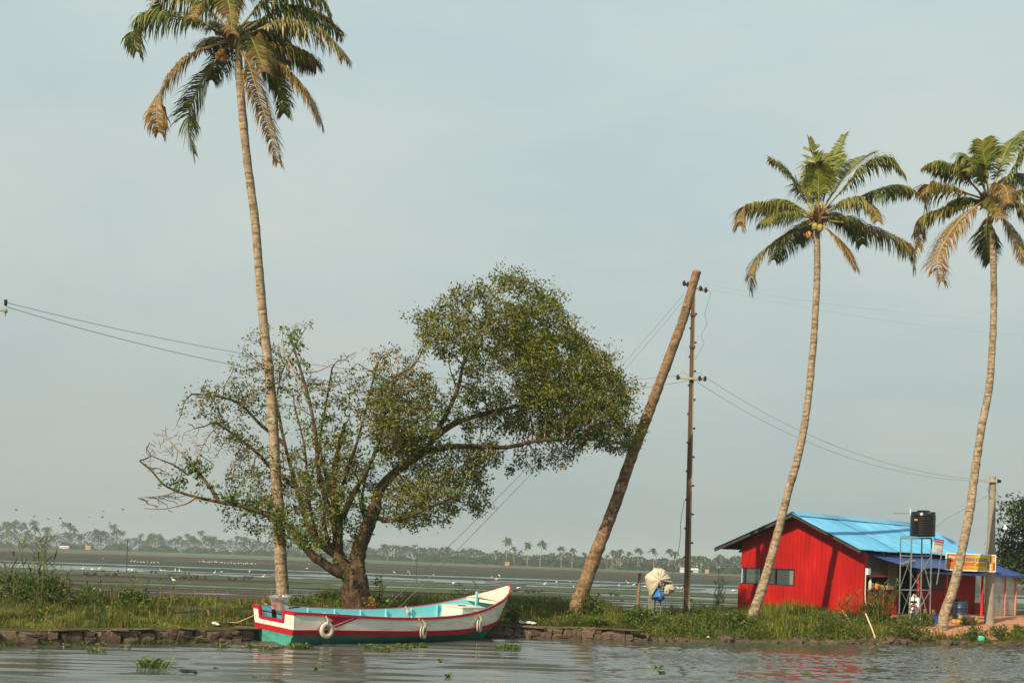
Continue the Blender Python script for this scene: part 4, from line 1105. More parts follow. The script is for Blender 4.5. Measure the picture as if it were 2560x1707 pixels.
def in_poly(pts, poly):
    x, y = pts[:, 0], pts[:, 1]; inside = np.zeros(len(pts), bool); d = np.full(len(pts), 1e9)
    n = len(poly)
    for i in range(n):
        x1, y1 = poly[i]; x2, y2 = poly[(i + 1) % n]
        cond = ((y1 > y) != (y2 > y)) & (x < (x2 - x1) * (y - y1) / (y2 - y1 + 1e-9) + x1); inside ^= cond
        ex, ey = x2 - x1, y2 - y1; t = np.clip(((x - x1) * ex + (y - y1) * ey) / (ex * ex + ey * ey + 1e-9), 0, 1)
        d = np.minimum(d, np.hypot(x - x1 - t * ex, y - y1 - t * ey))
    return inside, d
def fill(poly, n, thick, seed, shell=0.0):
    """n points inside an outline, given real depth: deep in the middle, thin at the rim"""
    rs = np.random.RandomState(seed); poly = [(a * D, b * D) for a, b in poly]
    xs = [p[0] for p in poly]; ys = [p[1] for p in poly]; out = []
    while len(out) < n:
        q = np.stack([rs.uniform(min(xs), max(xs), 4 * n), rs.uniform(min(ys), max(ys), 4 * n)], -1)
        ok, d = in_poly(q, poly)
        for (x, y), dd in zip(q[ok], d[ok]):
            depth = thick * min(1.0, (dd / 75.0)) ** .5
            u = rs.uniform(-1, 1)
            if shell: u = math.copysign(abs(u) ** shell, u)
            out.append(tp(x, y, .35 + u * depth))
            if len(out) >= n: break
    return np.array([tuple(p) for p in out])

def colonise(seeds, att, D_step, di, dk, iters, drift=(0, 0, 0), bias=None):
    """seeds: list of (pos, parent). returns positions, parents"""
    pos = [np.array(p, float) for p, _ in seeds]; par = [q for _, q in seeds]
    A = np.array(att); N = len(A)
    best = np.full(N, -1); bd = np.full(N, 1e9)
    def upd(idx):
        nonlocal best, bd
        Pn = np.array([pos[i] for i in idx])
        for s in range(0, len(idx), 400):
            dd = np.linalg.norm(A[:, None, :] - Pn[None, s:s + 400, :], axis=2); j = dd.argmin(1); dm = dd[np.arange(N), j]
            m = dm < bd; bd[m] = dm[m]; best[m] = np.array(idx)[s + j[m]]
    alive = np.ones(N, bool)
    upd(list(range(len(pos))))
    alive &= bd > dk
    rs = np.random.RandomState(1); grown = {}
    for it in range(iters):
        act = alive & (bd < di)
        if not act.any(): break
        ids = best[act]; vec = A[act] - np.array([pos[i] for i in ids]); vec /= np.linalg.norm(vec, axis=1)[:, None] + 1e-9
        new = []
        for i in np.unique(ids):
            d = vec[ids == i].sum(0)
            if par[i] >= 0:
                pd = pos[i] - pos[par[i]]; d = d / (np.linalg.norm(d) + 1e-9) + .35 * pd / (np.linalg.norm(pd) + 1e-9)
            d = d / (np.linalg.norm(d) + 1e-9) + np.array(drift) + rs.normal(0, .12, 3); d /= np.linalg.norm(d) + 1e-9
            if grown.get(i, 0) > 3: continue
            grown[i] = grown.get(i, 0) + 1
            pos.append(pos[i] + d * D_step); par.append(i); new.append(len(pos) - 1)
        if not new: break
        upd(new); alive &= bd > dk
    return np.array(pos), np.array(par)

# main limbs read off the photograph: (points, radius px at start, at end); depth in metres
limbs = [
    ([(892, 1552, 0), (891, 1520, 0), (890, 1480, 0), (886, 1452, 0)], 38, 33),
    ([(886, 1452, 0), (868, 1430, .1), (853, 1405, .15), (843, 1375, .2), (846, 1318, .1), (838, 1270, .0), (833, 1203, .2), (845, 1130, .4), (862, 1060, .6)], 26, 5),
    ([(870, 1440, 0), (835, 1425, -.2), (805, 1405, -.4), (780, 1387, -.6), (745, 1345, -.9), (715, 1312, -1.1), (685, 1293, -1.2), (616, 1267, -1.3), (550, 1255, -1.3), (489, 1242, -1.3), (444, 1228, -1.2), (408, 1210, -1.1), (381, 1179, -1.0), (350, 1153, -.9)], 14, 2.2),
    ([(843, 1385, .2), (815, 1368, .5), (794, 1350, .7), (765, 1300, 1.0), (742, 1220, 1.2), (712, 1110, 1.4), (690, 1000, 1.5), (664, 900, 1.4)], 12, 3.5),
    ([(890, 1452, .1), (893, 1420, .2), (895, 1387, .2), (905, 1350, .1), (918, 1318, 0), (930, 1290, 0), (938, 1270, 0)], 23, 16),
    ([(938, 1270, 0), (950, 1221, .1), (1000, 1170, .2), (1060, 1129, .2), (1094, 1076, .3), (1142, 979, .5), (1157, 916, .6), (1185, 850, .7), (1230, 780, .8)], 14, 3.5),
    ([(1060, 1129, .2), (1110, 1118, -.4), (1171, 1115, -.8), (1263, 1118, -1.0), (1336, 1103, -1.1), (1420, 1095, -1.0), (1500, 1080, -.8)], 10, 3.5),
    ([(1085, 1095, .3), (1130, 1062, .3), (1215, 1032, .4), (1320, 1010, .5), (1420, 985, .5)], 10, 3.5),
    ([(930, 1290, 0), (975, 1300, -.5), (1021, 1289, -.9), (1094, 1260, -1.2), (1150, 1235, -1.3)], 8, 3),
    ([(846, 1318, .1), (880, 1240, -.3), (915, 1180, -.5), (945, 1110, -.6), (965, 1030, -.5), (985, 940, -.3)], 9, 3),
    ([(843, 1345, .2), (825, 1280, -.5), (800, 1200, -.8), (790, 1100, -.9), (775, 1010, -.8), (750, 920, -.6), (728, 850, -.4)], 9, 3),
    ([(838, 1300, .1), (850, 1230, .6), (880, 1150, .9), (905, 1060, 1.1), (930, 960, 1.2)], 6, 2.2), ([(833, 1260, .1), (815, 1190, .9), (800, 1110, 1.2), (815, 1010, 1.4), (830, 920, 1.4)], 6, 2.2),
    ([(794, 1350, .7), (775, 1270, .1), (768, 1190, -.1), (760, 1110, -.2), (735, 1010, -.2)], 5.5, 2), ([(765, 1300, 1.0), (770, 1220, 1.5), (790, 1140, 1.8), (780, 1040, 1.9)], 5, 2),
    ([(824, 1365, .3), (810, 1300, -.3), (820, 1230, -.6), (860, 1180, -.8), (890, 1110, -1.0)], 6, 2.2), ([(918, 1318, 0), (905, 1260, .6), (915, 1190, 1.0), (940, 1130, 1.2)], 6, 2.2),
    ([(690, 1000, 1.5), (705, 930, 1.2), (735, 870, 1.0), (770, 810, .9)], 3.2, 1.3), ([(775, 1010, -.8), (740, 940, -.9), (712, 880, -.9), (705, 820, -.9)], 3.2, 1.3),
    ([(742, 1220, 1.2), (690, 1180, 1.0), (640, 1130, .8), (590, 1090, .6), (540, 1055, .5)], 7, 3), ([(712, 1110, 1.4), (650, 1060, 1.2), (600, 1010, 1.0), (540, 990, .8), (480, 985, .6)], 6, 2.5),
    ([(550, 1255, -1.3), (522, 1214, -1.1), (497, 1181, -1.0), (473, 1153, -.9), (450, 1130, -.8), (424, 1102, -.7)], 5.5, 1.8), ([(473, 1190, -1.0), (450, 1172, -1.1), (430, 1160, -1.2), (405, 1150, -1.3), (375, 1138, -1.3)], 3.2, 1.3),
    ([(489, 1242, -1.3), (470, 1256, -1.4), (440, 1265, -1.5), (400, 1272, -1.6), (360, 1270, -1.7)], 3.5, 1.2), ([(444, 1228, -1.2), (410, 1238, -1.1), (380, 1241, -1.0), (345, 1243, -.9)], 2.6, 1.0),
    ([(497, 1181, -1.0), (500, 1150, -.8), (495, 1128, -.7), (488, 1110, -.6)], 3.0, 1.2),
]
seeds, rmin, start_of = [], {}, {}
for pl, r0, r1 in limbs:
    c = spline([tp(x, y, d) for x, y, d in pl], max(6, 3 * len(pl)))
    prev = -1
    if seeds:
        ds = [np.linalg.norm(np.array(s[0]) - np.array(c[0])) for s in seeds]; prev = int(np.argmin(ds))
    for k, p in enumerate(c):
        if k == 0 and prev >= 0: continue
        seeds.append((tuple(p), prev)); prev = len(seeds) - 1
        rmin[prev] = (r1 + (r0 - r1) * (1 - k / (len(c) - 1)) ** 1.7) / F * TY
n_main = len(seeds)
dome = [(950, 745), (985, 700), (1050, 655), (1160, 628), (1230, 645), (1300, 710), (1330, 760), (1400, 825), (1440, 885), (1455, 950), (1465, 1025), (1430, 1045), (1350, 1020), (1250, 1005), (1150, 990), (1070, 985), (1050, 930), (1060, 880), (1030, 840), (970, 790)]
dome_r = [(1180, 640), (1230, 645), (1300, 710), (1330, 760), (1400, 825), (1440, 885), (1455, 950), (1465, 1025), (1430, 1045), (1350, 1020), (1250, 1005), (1180, 985), (1200, 900), (1150, 800)]
mid = [(720, 880), (800, 850), (850, 800), (900, 800), (980, 850), (1030, 900), (1040, 985), (1000, 1040), (930, 1080), (870, 1060), (840, 1000), (760, 990), (720, 930)]
midcore = [(860, 890), (940, 850), (1000, 880), (1000, 960), (960, 1040), (880, 1060), (850, 980)]
upl = [(545, 800), (600, 740), (660, 735), (720, 745), (700, 800), (720, 860), (730, 950), (640, 960), (560, 890), (515, 850)]
lft = [(410, 890), (480, 880), (540, 870), (600, 900), (640, 960), (640, 1020), (560, 1005), (480, 975), (430, 950)]
lowl = [(480, 975), (560, 1000), (640, 1020), (720, 960), (800, 1010), (860, 1080), (850, 1180), (800, 1230), (740, 1260), (680, 1250), (620, 1240), (520, 1210), (500, 1150), (520, 1080), (550, 1030)]
lowr = [(860, 1080), (960, 1060), (1060, 1020), (1150, 1030), (1200, 1095), (1130, 1100), (1130, 1150), (1110, 1180), (1040, 1195), (960, 1220), (900, 1200), (870, 1140)]
hang_ = [(1060, 1005), (1250, 1010), (1360, 1025), (1300, 1075), (1200, 1085), (1120, 1040)]
barel = [(320, 1050), (340, 1000), (400, 975), (460, 965), (500, 1000), (510, 1060), (470, 1090), (400, 1095), (340, 1090)]
barel2 = [(315, 1150), (400, 1120), (440, 1135), (420, 1165), (390, 1185), (330, 1165)]
def gaps(a, th=-.12, f=1.15):
    v = vnoise(a[:, 0] * f + a[:, 1] * .8, a[:, 2] * f + a[:, 1] * .5, 71) + .6 * vnoise(a[:, 0] * 2.3 - a[:, 1], a[:, 2] * 2.3 + a[:, 1], 72)
    return a[v > th]
leafy = gaps(np.concatenate([fill(dome, 1500, 2.4, 1), fill(dome_r, 900, 2.4, 2, .7), fill(mid, 520, 2.4, 3), fill(midcore, 420, 2.0, 4), fill(upl, 250, 1.6, 5), fill(lft, 200, 1.2, 6), fill(lowl, 1150, 2.2, 7), fill(lowr, 760, 2.2, 8), fill(hang_, 110, 1.2, 9)]))
bare_a = np.concatenate([fill(barel, 520, .8, 10), fill(barel2, 80, .6, 11), fill(upl, 120, 1.4, 12), fill([(720, 830), (850, 790), (900, 790), (980, 830), (1000, 870), (900, 850), (800, 870)], 150, 1.6, 13)])
att = np.concatenate([leafy, bare_a])
pos, par = colonise(seeds, att, .16, 3.4, .17, 150)
NN = len(pos)
kids = [[] for _ in range(NN)]
for i in range(NN):
    if par[i] >= 0: kids[par[i]].append(i)
rad = np.zeros(NN)
order = list(range(NN - 1, -1, -1))
for i in order:
    if not kids[i]: rad[i] = .0095
    else: rad[i] = sum(rad[k] ** 2.35 for k in kids[i]) ** (1 / 2.35)
for i in range(n_main): rad[i] = rmin[i]
for i in range(n_main, NN): rad[i] = min(rad[i], .06, max(rad[par[i]] * .95, .009))
# wood: follow chains from every fork
tree = empty('broad_tree', (pos[0][0], pos[0][1], pos[0][2]))
tag(tree, 'broad spreading leafy tree with forked trunk and bare left branches behind the boat', 'tree')
trunk_mb, twig_mb = MB(), MB(); rr = random.Random(9)
BARE_X = tp(520, 1150).x
stack = []
for i in range(NN):
    if par[i] < 0: stack.append([i])
while stack:
    ch = stack.pop(); i = ch[-1]
    while kids[i]:
        ks = sorted(kids[i], key=lambda k: -rad[k])
        for k in ks[1:]: stack.append([i, k])
        i = ks[0]; ch.append(i)
    if len(ch) < 2: continue
    rs_ = [rad[c] for c in ch]
    if par[ch[0]] >= 0 or ch[0] in range(n_main): rs_[0] = min(rs_[0], rs_[1] * 1.15)
    if ch[0] == 0: rs_[0] *= 1.3
    big = max(rs_) > .05
    if not big and pos[ch[-1]][0] < BARE_X: rs_ = [max(q, .013) for q in rs_]
    (trunk_mb if big else twig_mb).tube([pos[c] for c in ch], rs_, 16 if max(rs_) > .12 else (7 if big else 4), caps=True, jit=.13 if max(rs_) > .12 else .04, rng=rr)
trunk_mb.build('trunk', M_bark, tree, sm=True)
o = twig_mb.build('branches', M_twig, tree); o['kind'] = 'stuff'
# leaves in rosettes at the twig ends
def leaf_cloud(name, centers, dirs, per, lo, hi, mt, parent, seed, spread=.10, droop=.25):
    rs = np.random.RandomState(seed)
    C = np.repeat(centers, per, 0); Dd = np.repeat(dirs, per, 0); n = len(C)
    d = rs.normal(0, 1, (n, 3)); d /= np.linalg.norm(d, axis=1)[:, None]; d = d * .9 + Dd * .7 + np.array([0, 0, .15 - droop]); d /= np.linalg.norm(d, axis=1)[:, None]
    b = C + rs.normal(0, spread, (n, 3)) * np.array([1, 1, .8])
    side = np.cross(d, rs.normal(0, 1, (n, 3))); side /= np.linalg.norm(side, axis=1)[:, None] + 1e-9
    L = rs.uniform(lo, hi, n)[:, None]; W = L * rs.uniform(.17, .25, n)[:, None]
    nn = np.cross(d, side); bend = nn * L * rs.uniform(-.12, .12, n)[:, None]
    V = np.stack([b, b + d * L * .5 + side * W + bend, b + d * L, b + d * L * .5 - side * W + bend], 1).reshape(-1, 3)
    V = V - np.array(parent.location)[None, :] if parent is not None else V
    i = np.arange(n) * 4
    return link(name, np_mesh(name, V, [np.stack([i, i + 1, i + 2], -1), np.stack([i, i + 2, i + 3], -1)], mt), parent)
# which tips carry leaves: those near a leafy attractor
tips = np.array([i for i in range(n_main, NN)])
dist = np.full(len(tips), 9.0); which = np.zeros(len(tips), int)
for s in range(0, len(leafy), 500):
    dd = np.linalg.norm(pos[tips][:, None, :] - leafy[None, s:s + 500, :], axis=2); dist = np.minimum(dist, dd.min(1))
isbare = np.full(len(tips), 9.0)
for s in range(0, len(bare_a), 500):
    isbare = np.minimum(isbare, np.linalg.norm(pos[tips][:, None, :] - bare_a[None, s:s + 500, :], axis=2).min(1))
tipflag = np.array([len(kids[i]) == 0 for i in tips]); thin = np.array([rad[i] < .016 for i in tips])
lf = (dist < .34) & (dist < isbare) & (tipflag | thin)
sel = tips[lf]
dirs = np.array([pos[i] - pos[par[i]] for i in sel]); dirs /= np.linalg.norm(dirs, axis=1)[:, None] + 1e-9
print('TREE nodes', NN, 'leaf nodes', len(sel), 'tips', tipflag.sum())
lx = pos[sel][:, 0] + np.random.RandomState(4).normal(0, .5, len(sel)) < tp(1060, 1000).x
leaf_cloud('crown', pos[sel][~lx], dirs[~lx], 12, .08, .165, M_leaf, tree, 3)['kind'] = 'stuff'
leaf_cloud('sparse_crown', pos[sel][lx], dirs[lx], 8, .08, .165, M_leafo, tree, 8)['kind'] = 'stuff'
# denser outer mass of the dome
rs = np.random.RandomState(12)
cl = np.concatenate([fill(dome, 95, 2.5, 31, .5), fill(dome_r, 125, 2.5, 32, .5), fill(midcore, 22, 2.0, 33, .6), fill(lowl, 16, 2.0, 34, .6), fill(lowr, 12, 2.0, 35, .6), fill([(860, 900), (1000, 880), (1060, 960), (1010, 1080), (920, 1160), (860, 1110)], 20, 1.9, 36, .5)])
dn = np.repeat(cl, 9, 0) + np.clip(rs.normal(0, 1, (len(cl) * 9, 3)), -1.7, 1.7) * np.array([.30, .30, .17])
dd = rs.normal(0, 1, dn.shape); dd /= np.linalg.norm(dd, axis=1)[:, None]
leaf_cloud('crown', dn, dd, 13, .08, .165, M_leaf, tree, 5, spread=.13)['kind'] = 'stuff'
# shoots on the limbs
sh, sd = [], []
for i in range(n_main):
    if rad[i] > .035 and pos[i][2] > 1.9 and rr.random() < .6:
        for _ in range(2): sh.append(pos[i] + np.array([rr.uniform(-.25, .25), rr.uniform(-.25, .1), rr.uniform(-.1, .3)])); sd.append((0, -.3, .6))
for (x, y) in ((570, 1262), (600, 1266), (630, 1274), (655, 1284), (690, 1296), (715, 1310), (735, 1330), (755, 1350), (640, 1262), (670, 1275), (585, 1250), (700, 1285)):
    for _ in range(5): sh.append(np.array(tp(x + rr.uniform(-16, 16), y + rr.uniform(-20, 14), -1.25 + rr.uniform(-.3, .3)))); sd.append((0, -.2, .5))
for (x, y) in ((480, 1168), (470, 1180), (500, 1195), (505, 1215), (448, 1212), (455, 1208), (515, 1175), (490, 1160)):
    for _ in range(3): sh.append(np.array(tp(x + rr.uniform(-8, 8), y + rr.uniform(-6, 6), -1.0))); sd.append((0, -.2, .7))
leaf_cloud('shoots', np.array(sh), np.array(sd, float), 9, .12, .2, M_leafb, tree, 6, spread=.09, droop=0)['kind'] = 'stuff'
# knot hole
kc = tp(889, 1459, -.56)
MB().lathe([(.0, -.02), (.075, -.02), (.10, .03), (.075, .05), (.065, .0)], kc, 14, M=Matrix.Rotation(math.radians(90), 3, 'X') @ Matrix.Scale(1.5, 3, (0, 1, 0))).build('knot_hole', mat('knot_dark', (.02, .013, .009), rough=1), tree)
# ------------------------------------------------------------------ far shore: coconut palms, bushes, small houses, all in the haze
M_farpalm = mat('far_palm_leaf', (.022, .036, .011), (.058, .064, .022), scale=.4, rough=.8, spec=.15, c3=(.12, .10, .04))
M_fartrunk = mat('far_palm_trunk', (.30, .22, .14), (.38, .29, .19), scale=.5, rough=.9)
M_farbush = mat('far_bush_leaf', (.014, .026, .009), (.032, .048, .014), scale=.35, rough=.9, spec=.1, c3=(.07, .08, .02))
def far_palm_mesh(seed, hgt, cr):
    r = random.Random(seed); mb = MB()
    lean = r.uniform(-.10, .10)
    pts = [Vector((lean * hgt * (t ** 1.6), 0, hgt * t)) for t in (0, .25, .5, .75, 1)]
    mb.tube(pts, [.24, .18, .16, .14, .13], 5, 1)
    c = pts[-1]
    for k in range(17):
        a = 2 * math.pi * k / 17 + r.uniform(-.2, .2); el = r.uniform(-.75, 1.15)
        d = Vector((math.cos(a) * math.cos(el), math.sin(a) * math.cos(el), math.sin(el)))
        L = cr * r.uniform(.8, 1.1); q = []
        for t in (0, .3, .6, .85, 1): q.append(c + d * L * t + Vector((0, 0, -L * .55 * t * t)))
        for j in range(4):
            t = (q[j + 1] - q[j]).normalized(); s = t.cross(Vector((0, 0, 1)))
            if s.length < .1: s = Vector((1, 0, 0))
            s.normalize(); w = (.12, .52, .62, .42)[j] * L * .30; w2 = (.52, .62, .42, .04)[j] * L * .30; dn = Vector((0, 0, -.8))
            mb.add([q[j], q[j] + s * w + dn * w, q[j + 1] + s * w2 + dn * w2, q[j + 1]], [(0, 1, 2, 3)], 0)
            mb.add([q[j], q[j] - s * w + dn * w, q[j + 1] - s * w2 + dn * w2, q[j + 1]], [(3, 2, 1, 0)], 0)
    me = bpy.data.meshes.new('far_palm'); me.from_pydata(mb.v, [], mb.f); me.materials.append(M_farpalm); me.materials.append(M_fartrunk)
    me.polygons.foreach_set('material_index', mb.m); me.update(); return me
def far_bush_mesh(seed, w, h):
    r = np.random.RandomState(seed); n = 420
    d = r.normal(0, 1, (n, 3)); d /= np.linalg.norm(d, axis=1)[:, None]; d[:, 2] = np.abs(d[:, 2])
    lob = 1 + .22 * np.sin(d[:, 0] * 5 + seed) + .18 * np.sin(d[:, 2] * 6 + seed * 2)
    c = d * np.array([w, w, h]) * (lob * r.uniform(.72, 1.0, n))[:, None]
    s = r.normal(0, 1, (n, 3)); s /= np.linalg.norm(s, axis=1)[:, None]; u = np.cross(d, s); u /= np.linalg.norm(u, axis=1)[:, None]; v = np.cross(d, u)
    k = (w * .16) * r.uniform(.6, 1.3, n)[:, None]
    V = np.stack([c - u * k, c + v * k * .8 + d * k * .3, c + u * k, c - v * k * .8], 1).reshape(-1, 3); i = np.arange(n) * 4
    mb = MB().lathe([(w * .7, 0), (w * .72, h * .3), (w * .5, h * .65), (.1, h * .78)], (0, 0, 0), 9)
    V = np.concatenate([V, np.array(mb.v)]); q = np.stack([i, i + 1, i + 2, i + 3], -1)
    f2 = np.array([f for f in mb.f if len(f) == 4]) + 4 * n
    return np_mesh('far_bush', V, [q, f2], M_farbush)
def shore_Y(px): return 930 - 330 * float(smooth((px - 200) / 1700.0))
PM = [far_palm_mesh(k, 1.0 * h, c) for k, (h, c) in enumerate([(13, 3.6), (15, 3.9), (11, 3.4), (17, 4.1), (9, 3.3), (14, 3.3)])]
BM = [far_bush_mesh(k, w, h) for k, (w, h) in enumerate([(4.5, 4.5), (6, 5.2), (3.6, 5.0), (7.5, 6.0)])]
rf_ = random.Random(77)
def far_place(name, me, px, Y, sc, label, cat, group):
    a = ray(px, 1405)[0]
    o = link(name, me, loc=(a * Y, Y, FIELD)); o.scale = (sc, sc, sc); o.rotation_euler = (0, 0, rf_.uniform(0, 6.28))
    return tag(o, label, cat, group)
def zone(px):
    for lim, z in ((310, 'left of the thin field pole'), (690, 'between the thin field pole and the tallest palm'), (870, 'between the tallest palm and the broad tree'), (1280, 'above the boat'), (1560, 'between the boat bow and the dead trunk'), (1720, 'between the dead trunk and the rusty pole')):
        if px < lim: return z
    return 'right of the rusty pole'
def zone_label(what, px): return what + ', ' + zone(px)
GP, GB = 'far coconut palms ', 'far bushes '
# dense grove at the far left, thinner to the right
for i in range(260):
    f = rf_.random()
    px = -60 + 1180 * f ** 1.1 if i < 200 else rf_.uniform(1000, 1920)
    Y = shore_Y(px) * rf_.uniform(1.0, 1.10)
    big = 1.0 if px < 900 else .78
    big *= 1 + .28 * smooth((480 - px) / 420.0)
    sc = float(big) * rf_.uniform(.60, 1.05) * Y / 900 * .98
    far_place('far_coconut_palm', rf_.choice(PM), px, Y, sc, zone_label(('tall' if sc > .85 else 'short') + ' hazy coconut palm in far treeline', px), 'palm tree', GP + zone(px) + (' tall' if sc > .85 else ' short'))
for (px, h) in ((1265, 17), (1285, 13), (1318, 14.5), (1350, 15.5), (1403, 14), (1430, 13), (1530, 12.5), (1552, 13), (1595, 14), (1635, 14), (1672, 14), (1690, 12.5), (1570, 11.5), (2040, 0)):
    if h: far_place('far_coconut_palm', PM[1 if h > 14 else 0], px, shore_Y(px) * .99, h / 15.0 * .92, zone_label('far palm rising clear above the treeline', px), 'palm tree', 'clear far palms ' + zone(px))
for i in range(230):
    px = rf_.uniform(-60, 2640)
    Y = shore_Y(px) * rf_.uniform(.985, 1.03)
    sc = rf_.uniform(.5, 1.0) * Y / 900 * (1.15 if px > 1000 else .95)
    far_place('far_bush', rf_.choice(BM), px, Y, sc, zone_label('dark bush under the far treeline', px), 'bush', GB + zone(px))
# low wood behind the palms, one mass
r = np.random.RandomState(8); n = 26000
px = r.uniform(-120, 2700, n); Yb = (930 - 330 * smooth((px - 200) / 1700.0)) * r.uniform(1.05, 1.16, n)
X = (px - CX) / F * Yb; hmax = (5.5 + 4.5 * (vnoise(px * .012, px * 0, 3) + .5) + 3.5 * (vnoise(px * .05, px * 0, 4) + .5)) * Yb / 800
Zc = FIELD + hmax * r.uniform(0, 1, n) ** .8
c = np.stack([X, Yb, Zc], -1); d = r.normal(0, 1, (n, 3)); d /= np.linalg.norm(d, axis=1)[:, None]; e = np.cross(d, r.normal(0, 1, (n, 3))); e /= np.linalg.norm(e, axis=1)[:, None]
k = r.uniform(.5, 1.1, n)[:, None]
V = np.stack([c - d * k, c + e * k * .7, c + d * k, c - e * k * .7], 1).reshape(-1, 3); i = np.arange(n) * 4
M_farwood = mat('far_wood_leaf', (.028, .036, .015), (.060, .060, .028), scale=.05, rough=.9, spec=.1, c3=(.16, .12, .06))
tag(link('far_wood', np_mesh('far_wood', V, [np.stack([i, i + 1, i + 2, i + 3], -1)], M_farwood)), 'low hazy scrub and woods behind the far coconut palms', 'woods', kind='stuff')
# small far houses
M_farwall = mat('far_wall', (.72, .68, .62), rough=.8); M_farroof = mat('far_roof', (.40, .40, .40), rough=.7); M_fartile = mat('far_tile', (.50, .24, .15), (.42, .2, .13), scale=1, rough=.9)
def far_house(px, py, w, h, d, wall, roof, label):
    Y = (FIELD - EYE) / ray(px, py)[1]; Y = shore_Y(px) * .975
    a = ray(px, 1405)[0]; o = empty('far_house', (a * Y, Y, FIELD)); tag(o, label, 'house')
    MB().box((0, 0, h / 2), (w, d, h)).build('wall', wall, o, local=True)
    mb = MB().add([(-w * .55, -d * .6, h), (w * .55, -d * .6, h), (w * .55, d * .6, h), (-w * .55, d * .6, h), (-w * .5, 0, h * 1.5), (w * .5, 0, h * 1.5)], [(0, 1, 5, 4), (2, 3, 4, 5), (0, 4, 3), (1, 2, 5), (0, 3, 2, 1)])
    mb.build('roof', roof, o, local=True)
    MB().box((-w * .2, -d / 2 - .02, h * .45), (w * .16, .06, h * .5)).build('door', M_farroof, o, local=True)
    MB().box((w * .2, -d / 2 - .02, h * .55), (w * .18, .06, h * .3)).build('window', M_farroof, o, local=True)
    return o
far_house(1707, 1446, 2.4, 1.7, 3, M_farwall, M_farroof, 'small white far house left of the rusty pole')
far_house(1737, 1441, 3.4, 1.5, 3, mat('far_grey_wall', (.45, .45, .44), rough=.8), M_farwall, 'low grey far shed just past the rusty pole')
far_house(1768, 1444, 1.8, 1.3, 2, M_fartile, M_fartile, 'low brick coloured far hut past the rusty pole')
far_house(160, 1366, 7, 1.5, 3, mat('far_pink_wall', (.60, .45, .36), rough=.8), M_farwall, 'long low far house with pale roof in the left treeline')
far_house(220, 1372, 4, 2.0, 3, M_fartile, M_fartile, 'reddish far house with tile roof in the left treeline')
far_house(1268, 1419, 2.6, 1.3, 2, M_fartile, M_fartile, 'brown far hut under the palms above the boat bow')
M_fieldpole = mat('field_pole_wood', (.05, .045, .04), rough=.9)
# thin posts standing in the field
for (px, py, top, lab) in ((317, 1420, 1348, 'thin dark pole standing alone in the flooded field at left'), (1041, 1440, 1385, 'thin dark pole standing in the field above the boat'), (1795, 1490, 1418, 'thin dark pole in the field beside the red house')):
    g = G(px, py, FIELD); t = P(px + 2, top, g.y)
    tag(MB().tube([g - Vector((0, 0, .3)), (g + t) / 2, t], [.07 * g.y / 150, .06 * g.y / 150, .05 * g.y / 150], 6).build('field_pole', M_fieldpole), lab, 'pole')

# ------------------------------------------------------------------ birds
M_egret = mat('egret_white', (.85, .83, .78), rough=.7); M_cor = mat('dark_bird', (.02, .02, .022), rough=.6); M_beak = mat('egret_beak', (.5, .3, .05), rough=.5)
def bird_mesh(name, prof, legs, neck, m1):
    mb = MB(); mb.tube(prof[0], prof[1], 7)
    mb.tube(neck[0], neck[1], 6); h = Vector(neck[0][-1])
    mb.tube([h, h + Vector((.10, 0, -.01))], [.018, .004], 5, 1)
    for s in (-1, 1): mb.tube([(0, s * .03, legs), (.01, s * .035, 0)], .010, 4, 1)
    me = bpy.data.meshes.new(name); me.from_pydata(mb.v, [], mb.f); me.materials.append(m1); me.materials.append(M_beak)
    me.polygons.foreach_set('material_index', mb.m); me.polygons.foreach_set('use_smooth', [True] * len(mb.f)); me.update(); return me
E1 = bird_mesh('egret', ([(-.24, 0, .24), (-.12, 0, .29), (.02, 0, .33), (.12, 0, .36)], [.012, .075, .085, .04]), .26, ([(.10, 0, .36), (.16, 0, .44), (.12, 0, .52), (.17, 0, .58), (.22, 0, .58)], [.035, .026, .022, .028, .02]), M_egret)
E2 = bird_mesh('egret', ([(-.22, 0, .26), (-.10, 0, .28), (.04, 0, .30), (.13, 0, .30)], [.012, .08, .085, .04]), .24, ([(.12, 0, .30), (.20, 0, .34), (.26, 0, .32), (.32, 0, .26)], [.035, .026, .024, .02]), M_egret)
C1 = bird_mesh('dark_bird', ([(-.24, 0, .06), (-.12, 0, .14), (.02, 0, .20), (.12, 0, .22)], [.015, .085, .095, .05]), .10, ([(.10, 0, .22), (.14, 0, .32), (.13, 0, .38), (.17, 0, .40)], [.045, .03, .028, .03]), M_cor)
def z5(x, y): return (x * .2721, 1240 + y * .2721)
eg = [z5(*q) for q in ((762, 686), (850, 690), (912, 688), (1095, 698), (1178, 692), (1212, 695), (1480, 703), (1513, 697), (1610, 698), (1648, 703), (1972, 724), (2037, 713), (2293, 710), (1593, 803), (180, 645), (945, 582))]
eg += [(640 + x * .2721, 1360 + y * .2721) for x, y in ((68, 314), (490, 190), (470, 232), (1270, 272), (1395, 262), (1412, 280), (1632, 292), (1812, 376), (2208, 336), (2165, 320))]
eg += [(1240 + x * .2721, 1380 + y * .2721) for x, y in ((203, 348), (30, 230), (555, 290), (680, 280), (712, 330), (448, 312), (1130, 320), (1235, 322), (1265, 318), (1368, 328), (1200, 278), (1212, 295), (2178, 368), (1703, 345), (1670, 348))]
row = [z5(1840 + 22 * i + rf_.uniform(-8, 8), 612 + i * .9 + rf_.uniform(-3, 3)) for i in range(24)] + [z5(1205 + 30 * i + rf_.uniform(-10, 10), 612 + i * 1.5) for i in range(9)]
